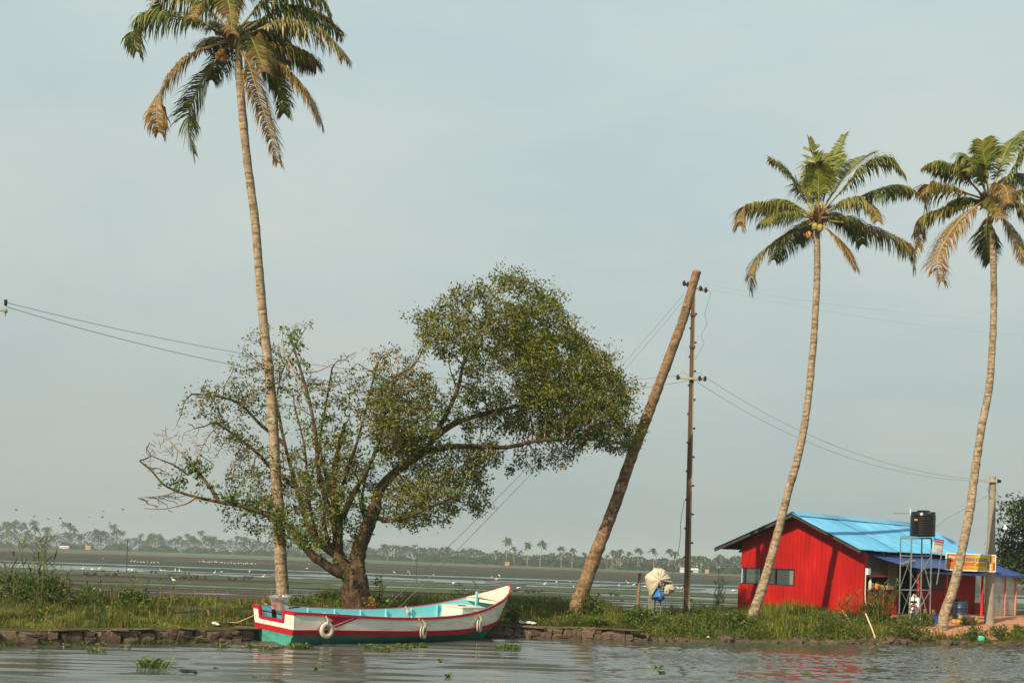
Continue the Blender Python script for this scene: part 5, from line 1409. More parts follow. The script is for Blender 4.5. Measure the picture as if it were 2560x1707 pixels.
for i, (px, py) in enumerate(eg + row):
    g = G(px, py, FIELD + .02)
    o = link('egret', rf_.choice((E1, E2)), loc=g); o.rotation_euler = (0, 0, rf_.uniform(0, 6.28)); sc = rf_.uniform(.75, .95); o.scale = (sc,) * 3
    if i < len(eg): tag(o, zone_label('white egret in the field', px), 'egret', 'egrets ' + zone(px))
    else: tag(o, zone_label('tiny egret in the distant row', px), 'egret', 'distant egrets ' + zone(px))
cb = []
for (x0, x1, y, n) in ((760, 890, 728, 10), (960, 1090, 735, 8), (1540, 1600, 742, 4), (1650, 1900, 752, 14), (2090, 2330, 762, 12)):
    cb += [z5(rf_.uniform(x0, x1), y + rf_.uniform(-3, 4) + 6) for _ in range(n)]
cb += [(1240 + x * .2721, 1380 + y * .2721) for x, y in ((165, 368), (185, 372), (200, 369), (275, 372), (290, 374), (330, 376), (345, 373), (360, 378), (400, 376), (425, 374), (940, 408), (955, 412), (1045, 396), (1060, 394), (1090, 400), (1100, 415), (1120, 412), (1155, 465))]
cb += [z5(x, y + 8) for x, y in ((500, 680), (515, 682), (575, 684), (660, 686), (940, 690), (950, 690), (1085, 692), (1250, 697), (1225, 697), (1390, 702), (1430, 704), (1700, 708), (1740, 710))]
for px, py in cb:
    o = link('water_bird', C1, loc=G(px, py, FIELD + .02)); o.rotation_euler = (0, 0, rf_.uniform(0, 6.28)); sc = rf_.uniform(.8, 1.1); o.scale = (sc,) * 3
    tag(o, zone_label('dark bird on a mud bar', px), 'bird', 'dark birds ' + zone(px))
def fly_mesh(k):
    mb = MB(); mb.tube([(-.22, 0, 0), (-.08, 0, .0), (.1, 0, .01), (.24, 0, .02)], [.01, .06, .055, .012], 6)
    for s in (-1, 1):
        u = (.18, -.10, .05)[k]
        mb.add([(.10, s * .04, .02), (-.08, s * .04, .02), (-.06, s * .28, .02 + u), (.10, s * .28, .03 + u), (-.06, s * .52, .02 + u * .6)], [(0, 1, 2, 3), (3, 2, 4)])
    me = bpy.data.meshes.new('flying_bird'); me.from_pydata(mb.v, [], mb.f); me.materials.append(M_cor); me.update(); return me
FM = [fly_mesh(k) for k in range(3)]
for i, q in enumerate(((150, 128), (313, 185), (445, 210), (555, 205), (822, 190), (950, 138), (940, 195), (1007, 243), (860, 260), (1130, 125), (1385, 187), (650, 258), (640, 255))):
    o = link('flying_bird', FM[i % 3], loc=P(*z5(*q), 190)); o.rotation_euler = (rf_.uniform(-.2, .2), 0, rf_.uniform(0, 6.28)); tag(o, 'small dark bird flying above the left treeline', 'bird', 'birds in flight')
# ------------------------------------------------------------------ stone wall along the water, rubble beyond it
M_stone = mat('wall_stone', (.11, .075, .050), (.20, .145, .10), scale=3.0, rough=.95, bump=.8, bscale=12, bdist=.04, c3=(.27, .22, .16), spec=.15)
M_stoned = mat('wall_stone_dark', (.07, .05, .034), (.14, .10, .07), scale=3.0, rough=.95, bump=.8, bscale=12, bdist=.04, c3=(.10, .10, .05), spec=.15)
M_mortar = mat('wall_core', (.035, .026, .018), (.06, .045, .03), scale=5, rough=1.0, bump=.8, bscale=10)
def stone_mesh(seed, m):
    r = random.Random(seed); n = 3; vs, idx, fs = [], {}, []
    def vid(i, j, k):
        if (i, j, k) not in idx:
            p = Vector((i / n - .5, j / n - .5, k / n - .5)) * 2
            q = p.copy()
            for a in range(3):                       # round the edges
                b, c = (a + 1) % 3, (a + 2) % 3
                q[a] = p[a] * math.sqrt(max(0, 1 - .13 * p[b] ** 2 - .13 * p[c] ** 2 + .04 * p[b] ** 2 * p[c] ** 2))
            q = q * .5 + Vector((r.uniform(-1, 1), r.uniform(-1, 1), r.uniform(-1, 1))) * .07
            idx[(i, j, k)] = len(vs); vs.append(q)
        return idx[(i, j, k)]
    for ax in range(3):
        for side in (0, n):
            for a in range(n):
                for b in range(n):
                    c = []
                    for da, db in ((0, 0), (1, 0), (1, 1), (0, 1)):
                        t = [0, 0, 0]; t[ax] = side; t[(ax + 1) % 3] = a + da; t[(ax + 2) % 3] = b + db; c.append(vid(*t))
                    fs.append(tuple(c if side else c[::-1]))
    sk = [[1 + r.uniform(-.12, .12) for _ in range(2)] for _ in range(2)]
    for v in vs: v.x *= sk[v.z > 0][0]; v.z *= sk[v.x > 0][1]
    me = bpy.data.meshes.new('stone'); me.from_pydata(vs, [], fs); me.materials.append(m); me.update(); return me
SM = [stone_mesh(k, M_stone if k % 3 else M_stoned) for k in range(10)]
SMD = [stone_mesh(40 + k, M_stoned) for k in range(6)]
rw = random.Random(31)
def shore_pt(X, t=0.0): return Vector((X, float(shore(X)) + t, 0))
wall = empty('stone_wall', shore_pt(-6)); tag(wall, 'low rough stone retaining wall along the water edge behind the boat', 'wall')
xs = np.arange(-15.5, XWALL + .5, .12); core = MB()
vs = []
for x in xs:
    y = float(shore(x)); h = .34 - .28 * float(smooth((x - XWALL + .4) / .8))
    for (t, z) in ((.03, -.6), (.03, h), (.30, h + .02)): vs.append((x, y + t, z))
core.add(vs, [(3 * i + k, 3 * i + 3 + k, 3 * i + 4 + k, 3 * i + 1 + k) for i in range(len(xs) - 1) for k in (0, 1)])
core.build('wall_core', M_mortar, wall)
def course(z0, hgt, lo, hi, x0, x1, depth, jz=.02, skip=.0):
    x = x0
    while x < x1:
        w = rw.uniform(lo, hi); dydx = (float(shore(x + .2)) - float(shore(x - .2))) / .4
        ang = math.atan(dydx); dx = w * math.cos(ang)
        if rw.random() > skip:
            h = hgt * rw.uniform(.82, 1.12)
            o = link('stone', rw.choice(SM), wall)
            p = shore_pt(x + dx / 2, .02 + rw.uniform(-.045, .035)) - wall.location
            o.location = (p.x, p.y, z0 + hgt / 2 + rw.uniform(-jz, jz))
            o.rotation_euler = (rw.uniform(-.08, .08), rw.uniform(-.06, .06), ang + rw.uniform(-.06, .06) + rw.choice((0, math.pi)))
            o.scale = (w * 1.02, depth, h)
        x += dx
def rubble_course(x0, x1):
    x = x0
    while x < x1:                                    # columns of one, two or three stones, uneven joints
        w = rw.uniform(.24, .50); dydx = (float(shore(x + .2)) - float(shore(x - .2))) / .4; ang = math.atan(dydx); dx = w * math.cos(ang)
        top = rw.uniform(.29, .40) * (1 - .8 * float(smooth((x - XWALL + .3) / .8)))
        k = rw.choice((1, 2, 2, 2, 3)); cuts = sorted([rw.uniform(.25, .75) for _ in range(k - 1)]); cuts = [0] + cuts + [1]
        if k == 3: cuts = [0, rw.uniform(.28, .4), rw.uniform(.6, .72), 1]
        for a, b in zip(cuts[:-1], cuts[1:]):
            z0, z1 = -.12 + (top + .12) * a, -.12 + (top + .12) * b
            o = link('stone', rw.choice(SM), wall); p = shore_pt(x + dx / 2 + rw.uniform(-.03, .03), .03 + rw.uniform(-.05, .04)) - wall.location
            o.location = (p.x, p.y, (z0 + z1) / 2); o.rotation_euler = (rw.uniform(-.12, .12), rw.uniform(-.14, .14), ang + rw.uniform(-.15, .15) + rw.choice((0, math.pi))); o.scale = (w * rw.uniform(.96, 1.14), .26, (z1 - z0) * rw.uniform(.94, 1.08))
        x += dx
rubble_course(-14.2, XWALL + .4)
course(.345, .055, .4, 1.0, -14.2, XWALL - .2, .34, jz=.015, skip=.35)
rub = empty('rubble_edge', shore_pt(10)); tag(rub, 'broken line of dark rocks along the water below the house', 'rocks')
x = XWALL + .2
while x < 21:
    s = rw.uniform(.14, .42)
    if rw.random() < .80:
        o = link('stone', rw.choice(SMD), rub); p = shore_pt(x, rw.uniform(.0, .38)) - rub.location
        o.location = (p.x, p.y, rw.uniform(-.03, .08)); o.rotation_euler = (rw.uniform(-.3, .3), rw.uniform(-.3, .3), rw.uniform(0, 6.28)); o.scale = (s * rw.uniform(.9, 1.5), s, s * rw.uniform(.5, .85))
    x += s * rw.uniform(.5, 1.1)

# ------------------------------------------------------------------ grass and weeds on the bank
BX0, BX1 = -17, 27
grass_patch('short_grass', 90000, BX0, BX1, .10, 9.5, .05, .22, 21, thresh=-.42, wid=(.014, .026), label='short green grass covering the river bank')
grass_patch('grass', 62000, BX0, BX1, .25, 7.5, .12, .50, 22, thresh=-.03, wid=(.014, .026), label='taller tufts of green grass along the bank')
grass_patch('front_grass', 30000, XWALL - .5, BX1, .12, 3.2, .12, .40, 23, wid=(.014, .026), label='lush grass sloping to the water in front of the house')
grass_patch('edge_grass', 34000, BX0, XWALL + .5, .10, 3.2, .08, .34, 27, wid=(.014, .024), label='fresh green grass along the top of the stone wall')
grass_patch('dry_grass', 4000, BX0, BX1, .3, 8, .15, .55, 24, m=M_dry, thresh=.22, wid=(.010, .018), label='dry straw coloured grass tufts on the bank')
def weeds(name, n, x0, x1, t0, t1, th, per, lo, hi, hgt, seed, mt, label):
    X, Y, t = bank_pts(n, x0, x1, t0, t1, seed); nz = vnoise(X * .8, Y * 1.1, seed + 1); k = (nz > th) & ~bare(X, Y); X, Y = X[k], Y[k]
    r = np.random.RandomState(seed); Z = ground_z(X, Y) + r.uniform(.02, hgt, len(X)) * (nz[k] + .6)
    c = np.stack([X, Y, Z], -1); d = r.normal(0, .5, c.shape); d[:, 2] = .7
    root = None
    o = leaf_cloud(name, c, d, per, lo, hi, mt, root, seed, spread=.10, droop=.2); return tag(o, label, 'weeds', kind='stuff')
M_weedd = mat('dark_leaf', (.8, .8, .8), (1.2, 1.2, 1.1), scale=.5, rough=.5, spec=.3, translucent=.2, island=[(0, (.015, .032, .006)), (.5, (.032, .058, .010)), (.9, (.075, .095, .014)), (1, (.12, .12, .02))])
M_weed = mat('weed_leaf', (.8, .8, .8), (1.2, 1.2, 1.1), scale=.8, rough=.5, spec=.3, translucent=.25, island=[(0, (.022, .055, .007)), (.4, (.050, .100, .010)), (.75, (.095, .15, .015)), (.94, (.17, .18, .025)), (1, (.28, .16, .05))])
weeds('weeds', 2600, BX0, XWALL, .25, 7, .08, 9, .05, .13, .30, 51, M_weed, 'low leafy weeds among the grass on the left bank')
weeds('slope_weeds', 3400, XWALL, BX1, .15, 3.6, -.05, 9, .05, .13, .38, 52, M_weed, 'leafy weeds on the slope below the house')

def shrub(label, px, py, wpx, hpx, t, seed, mt, n=60, per=9, lo=.07, hi=.15, name='shrub', ov=None):
    """leafy plant: stems from the base, leaves through its volume"""
    Y0 = (0.6 - EYE) / ray(px, py)[1] if t is None else t
    a = ray(px, py)[0]; b = Vector((a * Y0, Y0, 0)); b.z = gz(b.x, b.y) - .03
    w, h = wpx / F * Y0 / 2, hpx / F * Y0
    root = empty(name, b); tag(root, label, 'plant')
    r = np.random.RandomState(seed); m = MB(); C, Dn = [], []
    for k in range(n):
        th, u = r.uniform(0, 6.28), r.uniform(.05, 1) ** .6
        zz = h * r.uniform(.15, 1) ; rr_ = w * u * math.sqrt(max(.05, 1 - (zz / h - .35) ** 2 / .5)) if zz / h > .35 else w * u
        c = Vector((b.x + rr_ * math.cos(th), b.y + rr_ * .8 * math.sin(th), b.z + zz)); C.append(tuple(c)); Dn.append((math.cos(th) * .5, math.sin(th) * .5, .5))
        if k % 4 == 0: m.tube([b + (c - b) * .05, b + (c - b) * .6 + Vector((0, 0, h * .08)), c], [.010, .008, .004], 4)
    s = m.build('stems', M_bark, root); s['kind'] = 'stuff'
    f = leaf_cloud('foliage', np.array(C), np.array(Dn), per, lo, hi, mt, root, seed, spread=max(.05, w * .14)); f['kind'] = 'stuff'
    return root
M_auburn = mat('autumn_leaf', (.9, .9, .9), (1.1, 1.1, 1.1), scale=1, rough=.6, translucent=.2, island=[(0, (.14, .08, .015)), (.4, (.26, .17, .02)), (.7, (.30, .14, .03)), (1, (.16, .17, .03))])
SH = [('bright green leafy shrub at the foot of the broad tree', 950, 1530, 42, 42, 38.6, M_leafb, 60), ('yellow and rust leaved creeper on the base of the broad tree', 925, 1515, 34, 62, 38.0, M_auburn, 55),
      ('slender green sapling beside the broad tree trunk', 948, 1500, 40, 110, 38.9, M_leafb, 34), ('small dark shrub just past the boat bow', 1283, 1535, 38, 46, 39.6, M_weed, 45),
      ('rounded shrub against the base of the leaning dead trunk', 1478, 1525, 60, 50, 43.2, M_weed, 60), ('dark weedy mound at the far left of the bank', 120, 1560, 130, 62, 34.2, M_weed, 120),
      ('green bush at the left edge under the reeds', 35, 1560, 110, 70, 34.6, M_weed, 90), ('broad leaved green plant on the left bank past the stone block', 215, 1530, 50, 40, 36.3, M_leafb, 50),
      ('low bush on the left bank midway to the boat', 330, 1550, 90, 40, 35.3, M_weed, 70), ('dark shrub right of the leaning dead trunk', 1600, 1580, 90, 45, 41.6, M_weed, 80),
      ('lush bush on the slope below the leaning palm', 1840, 1595, 80, 40, 42.6, M_weed, 80), ('dark green bush beside the legs of the tank stand', 2305, 1550, 58, 32, 46.0, M_weed, 70),
      ('weedy clump at the water edge below the tank stand', 2270, 1600, 110, 50, 43.9, M_weed, 110), ('round green weed clump on red earth, first past the palm', 2438, 1585, 56, 34, 45.0, M_weed, 55),
      ('round green weed clump on red earth, second past the palm', 2498, 1588, 56, 34, 45.6, M_weed, 55), ('small green weed clump at the right frame edge', 2545, 1572, 40, 22, 46.4, M_weed, 40),
      ('leafy weed clump under the counter of the red house', 2175, 1560, 70, 50, 45.9, M_weed, 70), ('low green bush below the red gable wall', 2040, 1560, 90, 30, 44.6, M_weed, 70), ('green clump left of the red gable wall', 1755, 1560, 70, 36, 43.6, M_weed, 60)]
for i, (lab, px, py, w, h, Y0, mt, n) in enumerate(SH): shrub(lab, px, py, w, h, Y0, 400 + i, mt, n)
# tall reed grasses
M_reed = mat('reed_leaf', (.8, .8, .8), (1.2, 1.2, 1.1), scale=1, rough=.5, translucent=.3, island=[(0, (.05, .08, .012)), (.5, (.10, .14, .02)), (.85, (.19, .20, .04)), (1, (.30, .22, .08))])
def reeds(label, px, py, Y0, wpx, hpx, n, seed):
    a = ray(px, py)[0]; b = Vector((a * Y0, Y0, 0)); b.z = gz(b.x, b.y)
    root = empty('reed_clump', b); tag(root, label, 'reeds'); r = random.Random(seed); st, lv = MB(), MB()
    for k in range(n):
        h = hpx / F * Y0 * r.uniform(.45, 1.0); x, y = r.uniform(-.5, .5) * wpx / F * Y0, r.uniform(-.4, .4)
        p0 = b + Vector((x, y, -.05)); lean = Vector((r.uniform(-.25, .3), r.uniform(-.2, .2), 0))
        c = [p0, p0 + Vector((0, 0, h * .5)) + lean * h * .3, p0 + Vector((0, 0, h)) + lean * h]
        st.tube(c, [.010, .008, .004], 4)
        for j in range(7):
            f = r.uniform(.25, 1); q = c[0].lerp(c[1], f * 2) if f < .5 else c[1].lerp(c[2], f * 2 - 1)
            an = r.uniform(0, 6.28); d = Vector((math.cos(an), math.sin(an) * .7, .75)); L = h * r.uniform(.16, .32); w = Vector((-math.sin(an), math.cos(an), 0)) * .016
            q1 = q + d * L * .55; q2 = q1 + Vector((d.x, d.y, -.15)) * L * .55
            lv.add([q - w, q + w, q1 + w, q1 - w, q2], [(0, 1, 2, 3), (3, 2, 4)])
    st.build('stems', M_reed, root)['kind'] = 'stuff'; lv.build('leaves', M_reed, root)['kind'] = 'stuff'
reeds('tall reed grass at the left frame edge of the bank', 40, 1560, 33.8, 150, 205, 20, 1)
reeds('reed grass clump right of the tall left reeds', 95, 1550, 34.6, 90, 135, 11, 2)
reeds('tall grass stalks growing behind the rusty pole', 1792, 1540, 46.8, 36, 105, 16, 3)
reeds('thin tall weeds at the corner of the red house', 2150, 1550, 45.6, 130, 92, 44, 4)
reeds('sparse tall weeds on the bank left of the boat', 330, 1520, 37.5, 220, 70, 18, 5)
reeds('tall weeds in front of the counter half wall', 2195, 1560, 45.3, 60, 120, 26, 6)
# far edge shrub in the field behind the boat
shrub('sparse dark shrub in the field above the boat', 1165, 1508, 70, 56, 46.5, 460, M_weed, 26, 5)

# ------------------------------------------------------------------ poles and wires
M_rust = mat('rusty_pole', (.075, .036, .019), (.135, .068, .034), scale=1.5, stretch=(1, 1, .25), rough=.85, c3=(.06, .035, .025), bump=.3)
M_lichen = mat('pole_green_grey', (.20, .19, .11), (.27, .25, .16), scale=1.5, stretch=(1, 1, .3), rough=.9)
M_wire = mat('wire', (.20, .20, .20), rough=.5); M_wirep = mat('wire_pale', (.55, .50, .42), rough=.5); M_porc = mat('insulator', (.03, .022, .02), rough=.3)
M_arm = mat('crossarm', (.40, .37, .25), (.30, .27, .18), scale=4, rough=.8)
PY = 46.0
pb, pt = P(1717, 1532, PY), P(1734, 716, PY); pb.z = gz(pb.x, PY) - .3
pole = empty('utility_pole', (pb.x, pb.y, gz(pb.x, PY))); tag(pole, 'tall rusty brown power pole with two crossarms in the middle of the bank', 'pole')
def taper(name, mt, o0, o1, w0, w1, d):
    mb = MB(); vs = []
    for (c, o, w) in ((pb, o0, w0), (pt, o1, w1)):
        for (sx, sy) in ((-.5, -.5), (.5, -.5), (.5, .5), (-.5, .5)): vs.append((c.x + o + sx * w, c.y + sy * d, c.z))
    mb.add(vs, [(0, 1, 5, 4), (1, 2, 6, 5), (2, 3, 7, 6), (3, 0, 4, 7), (4, 5, 6, 7)]); return mb.build(name, mt, pole)
taper('shaft', M_rust, -.045, -.025, .16, .085, .18); taper('shaft_flange', M_lichen, .075, .045, .08, .055, .14)
for k in range(22):
    f = .03 + .93 * k / 22; c = pb.lerp(pt, f); s = 1 if k % 2 else -1
    MB().box((c.x + (.16 if s > 0 else -.14) * (1 - .4 * f), c.y - .05, c.z), (.10, .06, .07)).build('step_bolt', M_porc, pole)
def crossarm(p, q, name='crossarm', ins=(0, 1), parent=pole, mt=M_arm):
    MB().bar(p, q, .09, .09).build(name, mt, parent)
    for f in ins:
        c = Vector(p).lerp(Vector(q), f)
        MB().lathe([(.02, 0), (.03, .02), (.075, .05), (.05, .09), (.08, .12), (.045, .17), (.05, .20), (.01, .22)], c + Vector((0, -.06, -.10)), 8).build('insulator', M_porc, parent)
c1, c2 = P(1708, 709, PY - .15), P(1765, 727, PY - .15); crossarm(c1, c2, ins=(.03, .2, .75, .98))
c3, c4 = P(1694, 944, PY - .17), P(1764, 948, PY - .17); crossarm(c3, c4, ins=(.0, .78, .97))
for y in (788, 868): 
    c = P(1733 - (y - 716) * .02, y, PY); MB().box(c + Vector((0, -.1, 0)), (.24, .08, .09)).build('clamp', M_rust, pole)
def wire(label, a, b, sag, r=.008, mt=None, n=26):
    a, b = Vector(a), Vector(b); pts = [a.lerp(b, k / n) - Vector((0, 0, 4 * sag * (k / n) * (1 - k / n))) for k in range(n + 1)]
    return tag(MB().tube(pts, r, 5).build('wire', mt or M_wire), label, 'wire')
lp = P(14, 768, 30.0)
lpole = empty('utility_pole', (P(-70, 1500, 30.0).x, 30.0, gz(P(-70, 1500, 30).x, 30.0))); tag(lpole, 'crossarm with dark insulator of a pole just past the left frame edge', 'pole')
pz = lpole.location; MB().tube([(pz.x, 30, pz.z - .4), (pz.x + .1, 30, 10)], [.16, .10], 10).build('shaft', M_concrete, lpole)
aL, aR = P(-150, 774, 30), P(16, 775, 30); MB().bar(aL, aR, .08, .05).build('crossarm', M_arm, lpole)
MB().lathe([(.02, 0), (.04, .02), (.045, .08), (.02, .09), (.045, .10), (.045, .16), (.01, .17)], P(14, 765, 29.95), 8).build('insulator', M_porc, lpole)
MB().lathe([(.008, -.14), (.02, -.05), (.05, -.02), (.045, .03)], P(14, 778, 29.95), 8).build('insulator_pin', M_lichen, lpole)
wire('upper wire from the left insulator to the lower crossarm', P(18, 757, 30), c3 + Vector((0, 0, .08)), .95)
wire('lower wire from the left insulator to the lower crossarm', P(16, 767, 30), P(1740, 948, PY), 1.35, .009)
wire('outer stay wire from the rusty pole top down to the tree foot', P(1710, 735, PY - .1), G(952, 1528, .75), .35, .008)
wire('inner stay wire from the rusty pole top down to the tree foot', P(1716, 742, PY - .1), G(985, 1530, .75), .35, .008)
wire('upper wire sagging from the rusty pole to the concrete pole', c4 + Vector((0, 0, .08)), P(2468, 1200, 48.2), .85)
wire('lower wire sagging from the rusty pole to the concrete pole', P(1736, 950, PY), P(2464, 1203, 48.2), .95)
wire('pale upper wire leaving the rusty pole top to the right', c2 + Vector((0, 0, .1)), P(2720, 845, 60), .4, .0025, M_wirep)
wire('second pale wire leaving the rusty pole top to the right', c2 + Vector((0, 0, .25)), P(2720, 805, 60), .4, .0025, M_wirep)
def cable(label, pl, Y, r=.011, mt=None):
    return tag(MB().tube(spline([P(x * D, y * D, Y - .12) for x, y in pl], 30), r, 5).build('wire', mt or M_wire), label, 'wire')
cable('loose curly wire hanging beside the rusty pole top', [(1624, 668), (1632, 672), (1625, 700), (1619, 722), (1623, 746), (1611, 770), (1617, 787), (1606, 808), (1596, 826)], PY)
cable('thin cable hanging from the rusty pole to the wrapped dish', [(1572, 1150), (1564, 1195), (1562, 1240), (1552, 1295), (1540, 1330)], PY)
cable('pale loop of wire left of the rusty pole', [(1582, 760), (1570, 810), (1562, 850), (1556, 866)], PY, .006, M_wirep)
cable('arched jumper wire over the left half of the lower crossarm', [(1557, 864), (1565, 855), (1575, 858), (1583, 868)], PY, .008)
cable('arched jumper wire over the right half of the lower crossarm', [(1592, 860), (1606, 856), (1614, 864), (1613, 868)], PY, .008)
# concrete pole by the porch
QY = 48.3
qb, qt = P(2473, 1556, QY), P(2481.5, 1191, QY); qb.z = gz(qb.x, QY) - .3
cpole = empty('concrete_pole', (qb.x, QY, gz(qb.x, QY))); tag(cpole, 'short square concrete power pole behind the yellow banner', 'pole')
mb = MB(); vs = []
for c, w in ((qb, .40), (qt, .26)):
    for (sx, sy) in ((-.5, -.5), (.5, -.5), (.5, .5), (-.5, .5)): vs.append((c.x + sx * w, c.y + sy * w * .8, c.z))
mb = MB().tube([qb, (qb + qt) / 2, qt], [.205, .17, .135], 10); mb.build('shaft', M_concrete, cpole, sm=True)
crossarm(P(2461, 1202, QY - .17), P(2499, 1203, QY - .17), ins=(), parent=cpole)
MB().tube([P(2494, 1202, QY - .2), P(2502, 1203, QY - .2)], [.09, .06], 8).build('insulator', M_porc, cpole)
MB().tube(spline([P(x, y, QY - .2) for x, y in ((2474, 1210), (2470, 1222), (2472, 1232), (2474, 1240), (2471, 1236))], 16), .02, 5).build('cable_loop', M_wire, cpole)
tag(MB().tube(spline([P(2472, 1238, QY - .2), P(2446, 1250, QY), P(2411, 1272, QY), P(2370, 1294, QY), P(2330, 1320, QY - .2), HW(r_end - .1, -y_rg + .1, z_rg + .12)], 30), .012, 5).build('wire', M_wire), 'service cable from the concrete pole down to the blue roof', 'wire')
lb = P(2513, 1318, QY)
lamp = empty('hanging_bulb', lb); tag(lamp, 'bare bulb hanging on a wire right of the concrete pole', 'lamp')
MB().tube(spline([P(2486, 1212, QY), P(2495, 1240, QY), P(2499, 1270, QY), P(2509, 1303, QY), lb + Vector((0, 0, .1))], 20), .008, 5).build('flex', M_wire, lamp)
MB().lathe([(.03, .12), (.04, .06), (.075, -.01), (.085, -.06), (.05, -.11), (.01, -.12)], lb, 10).build('bulb', M_white, lamp, sm=True)

# ------------------------------------------------------------------ water tank, its stand, the small sign
SY_ = 46.5
def sp(px, py, dY=0.0): return P(px, py, SY_ + dY)
sb = sp(2290, 1543); st = empty('tank_stand', (sb.x, SY_, gz(sb.x, SY_))); tag(st, 'grey steel angle frame carrying the black water tank', 'stand')
gzs = gz(sb.x, SY_)
legs = [(2252, 0.0), (2279, -.42), (2305, .42), (2329, .05)]
L3 = []
for px, dY in legs:
    t = sp(px, 1344, dY); b = Vector((sp(px - 4, 1540, dY).x, SY_ + dY, gzs - .1)); L3.append((b, t))
    MB().bar(b, t, .042).build('leg', M_galv, st)
def at(k, f): return L3[k][0].lerp(L3[k][1], f)
ring = [(0, 1), (1, 3), (3, 2), (2, 0)]
for (i, j) in ring:
    for f in (.42, .80): MB().bar(at(i, f), at(j, f), .03).build('rail', M_galv, st)
    MB().bar(at(i, .995), at(j, .995), .06).build('top_rail', M_galv, st)
    MB().bar(at(i, .03), at(j, .42), .025).build('brace', M_galv, st); MB().bar(at(i, .42), at(j, .80), .025).build('brace', M_galv, st)
ctr = (L3[0][1] + L3[3][1]) / 2
MB().add([p[1] + Vector((0, 0, .035)) for p in (L3[0], L3[1], L3[3], L3[2])] + [p[1] + Vector((0, 0, .075)) for p in (L3[0], L3[1], L3[3], L3[2])], [(0, 1, 2, 3), (7, 6, 5, 4), (0, 4, 5, 1), (1, 5, 6, 2), (2, 6, 7, 3), (3, 7, 4, 0)]).build('platform', M_plankgrey, st)
tz0 = L3[0][1].z + .08; tc = sp(2306, 1340); tcx, tR = tc.x, .485
ztop = sp(2306, 1275).z
tank = empty('water_tank', (tcx, SY_, tz0)); tag(tank, 'black ribbed plastic water tank on the steel stand', 'water tank')
H_ = ztop - tz0; prof = [(.02, 0), (tR * .97, 0)]
nb = 9
for k in range(nb):
    z = H_ * .80 * k / nb
    prof += [(tR * .991, z + .012), (tR * .991, z + H_ * .80 / nb * .45), (tR, z + H_ * .80 / nb * .55), (tR, z + H_ * .80 / nb * .95)]
prof += [(tR * .98, H_ * .82), (tR * .94, H_ * .875), (tR * .62, H_ * .91), (tR * .54, H_ * .94)]
MB().lathe([(r, z) for r, z in prof], (0, 0, 0), 40).build('body', M_black, tank, sm=True, local=True)
MB().lathe([(tR * .54, H_ * .92), (tR * .54, H_ * .96), (tR * .48, H_ * .99), (.02, H_)], (0, 0, 0), 30).build('lid', M_black, tank, sm=True, local=True)
for k in range(6):
    a = k * math.pi / 3 + .3; c = Vector((math.cos(a), math.sin(a), 0)) * tR * .80
    MB().box(c + Vector((0, 0, H_ * .895)), (.20, .09, .07), rz=a).build('shoulder_rib', M_black, tank, local=True)
mb = MB()
for (a, z, w) in ((212, .62, .05), (217, .62, .06), (223, .615, .05)):
    a = math.radians(a); c = Vector((math.cos(a), math.sin(a), 0)) * (tR + .003); mb.box(c + Vector((0, 0, H_ * z)), (.006, w, .07), rz=a)
mb.build('orange_mark', mat('orange_print', (.70, .22, .02), rough=.5), tank, local=True)
MB().tube([(-tR - .05, -.05, H_ * .80), (-tR - .05, -.05, H_ * 1.02), (-tR - .08, -.05, H_ * 1.04)], .02, 6).build('vent_pipe', M_white, tank, local=True)
MB().tube([(-tR - .05, -.05, H_ * .86), (-tR - .75, -.05, H_ * .845)], .016, 6).build('overflow_rod', M_galv, tank, local=True)
def text(name, s, size, m, parent, loc, rot, ext=.002, sx=1.0):
    cu = bpy.data.curves.new(name, 'FONT'); cu.body = s; cu.size = size; cu.extrude = ext; cu.align_x = 'CENTER'; cu.align_y = 'CENTER'; cu.materials.append(m)
    o = bpy.data.objects.new(name, cu); COL.objects.link(o); bpy.context.view_layer.update()
    me = bpy.data.meshes.new_from_object(o.evaluated_get(bpy.context.evaluated_depsgraph_get())); bpy.data.objects.remove(o)
    if not me.materials: me.materials.append(m)
    o = link(name, me, parent); o.location = loc; o.rotation_euler = rot; o.scale = (sx, 1, 1); return o
def board(name, label, tl, tr, br, bl, Y0, Y1, mt, th=.03):
    """thin sign board with a frame; local x right, z up, front towards -y"""
    A, B, C_, E = P(*tl, Y0), P(*tr, Y1), P(*br, Y1), P(*bl, Y0)
    c = (A + B + C_ + E) / 4; ex = ((B - A) + (C_ - E)).normalized(); w = ((B - A).length + (C_ - E).length) / 2; h = ((A - E).length + (B - C_).length) / 2
    root = empty(name, c); root.rotation_euler = (0, -math.asin(ex.z), math.atan2(ex.y, ex.x)); tag(root, label, 'sign')
    MB().box((0, 0, 0), (w, th, h)).build('panel', mt, root, local=True)
    return root, w, h
M_ad = mat('small_sign_print', (.45, .55, .62), (.62, .66, .66), scale=4, rough=.5)
sg, w, h = board('small_sign', 'small red, white and blue sign fixed to the tank stand', (2333, 1342), (2357, 1348), (2356, 1384), (2332, 1380), 46.3, 46.5, M_ad)
M_signred = mat('sign_red', (.55, .05, .06), rough=.5); M_signblue = mat('sign_blue', (.06, .12, .45), rough=.5); M_signwhite = mat('sign_white', (.75, .74, .70), rough=.5)
MB().box((.02, -.019, h * .27), (w * .82, .006, h * .13)).build('red_band', M_signred, sg, local=True); MB().box((.02, -.019, h * .10), (w * .82, .006, h * .06)).build('red_band', M_signred, sg, local=True)
MB().box((.02, -.019, h * .42), (w * .82, .006, h * .08)).build('blue_band', M_signblue, sg, local=True)
MB().box((-w / 2 + .02, -.018, 0), (.04, .012, h)).build('white_edge', M_signwhite, sg, local=True)
MB().box((.08, -.019, -h * .3), (w * .5, .006, h * .25)).build('picture_block', mat('sign_beige', (.55, .42, .28), rough=.5), sg, local=True)
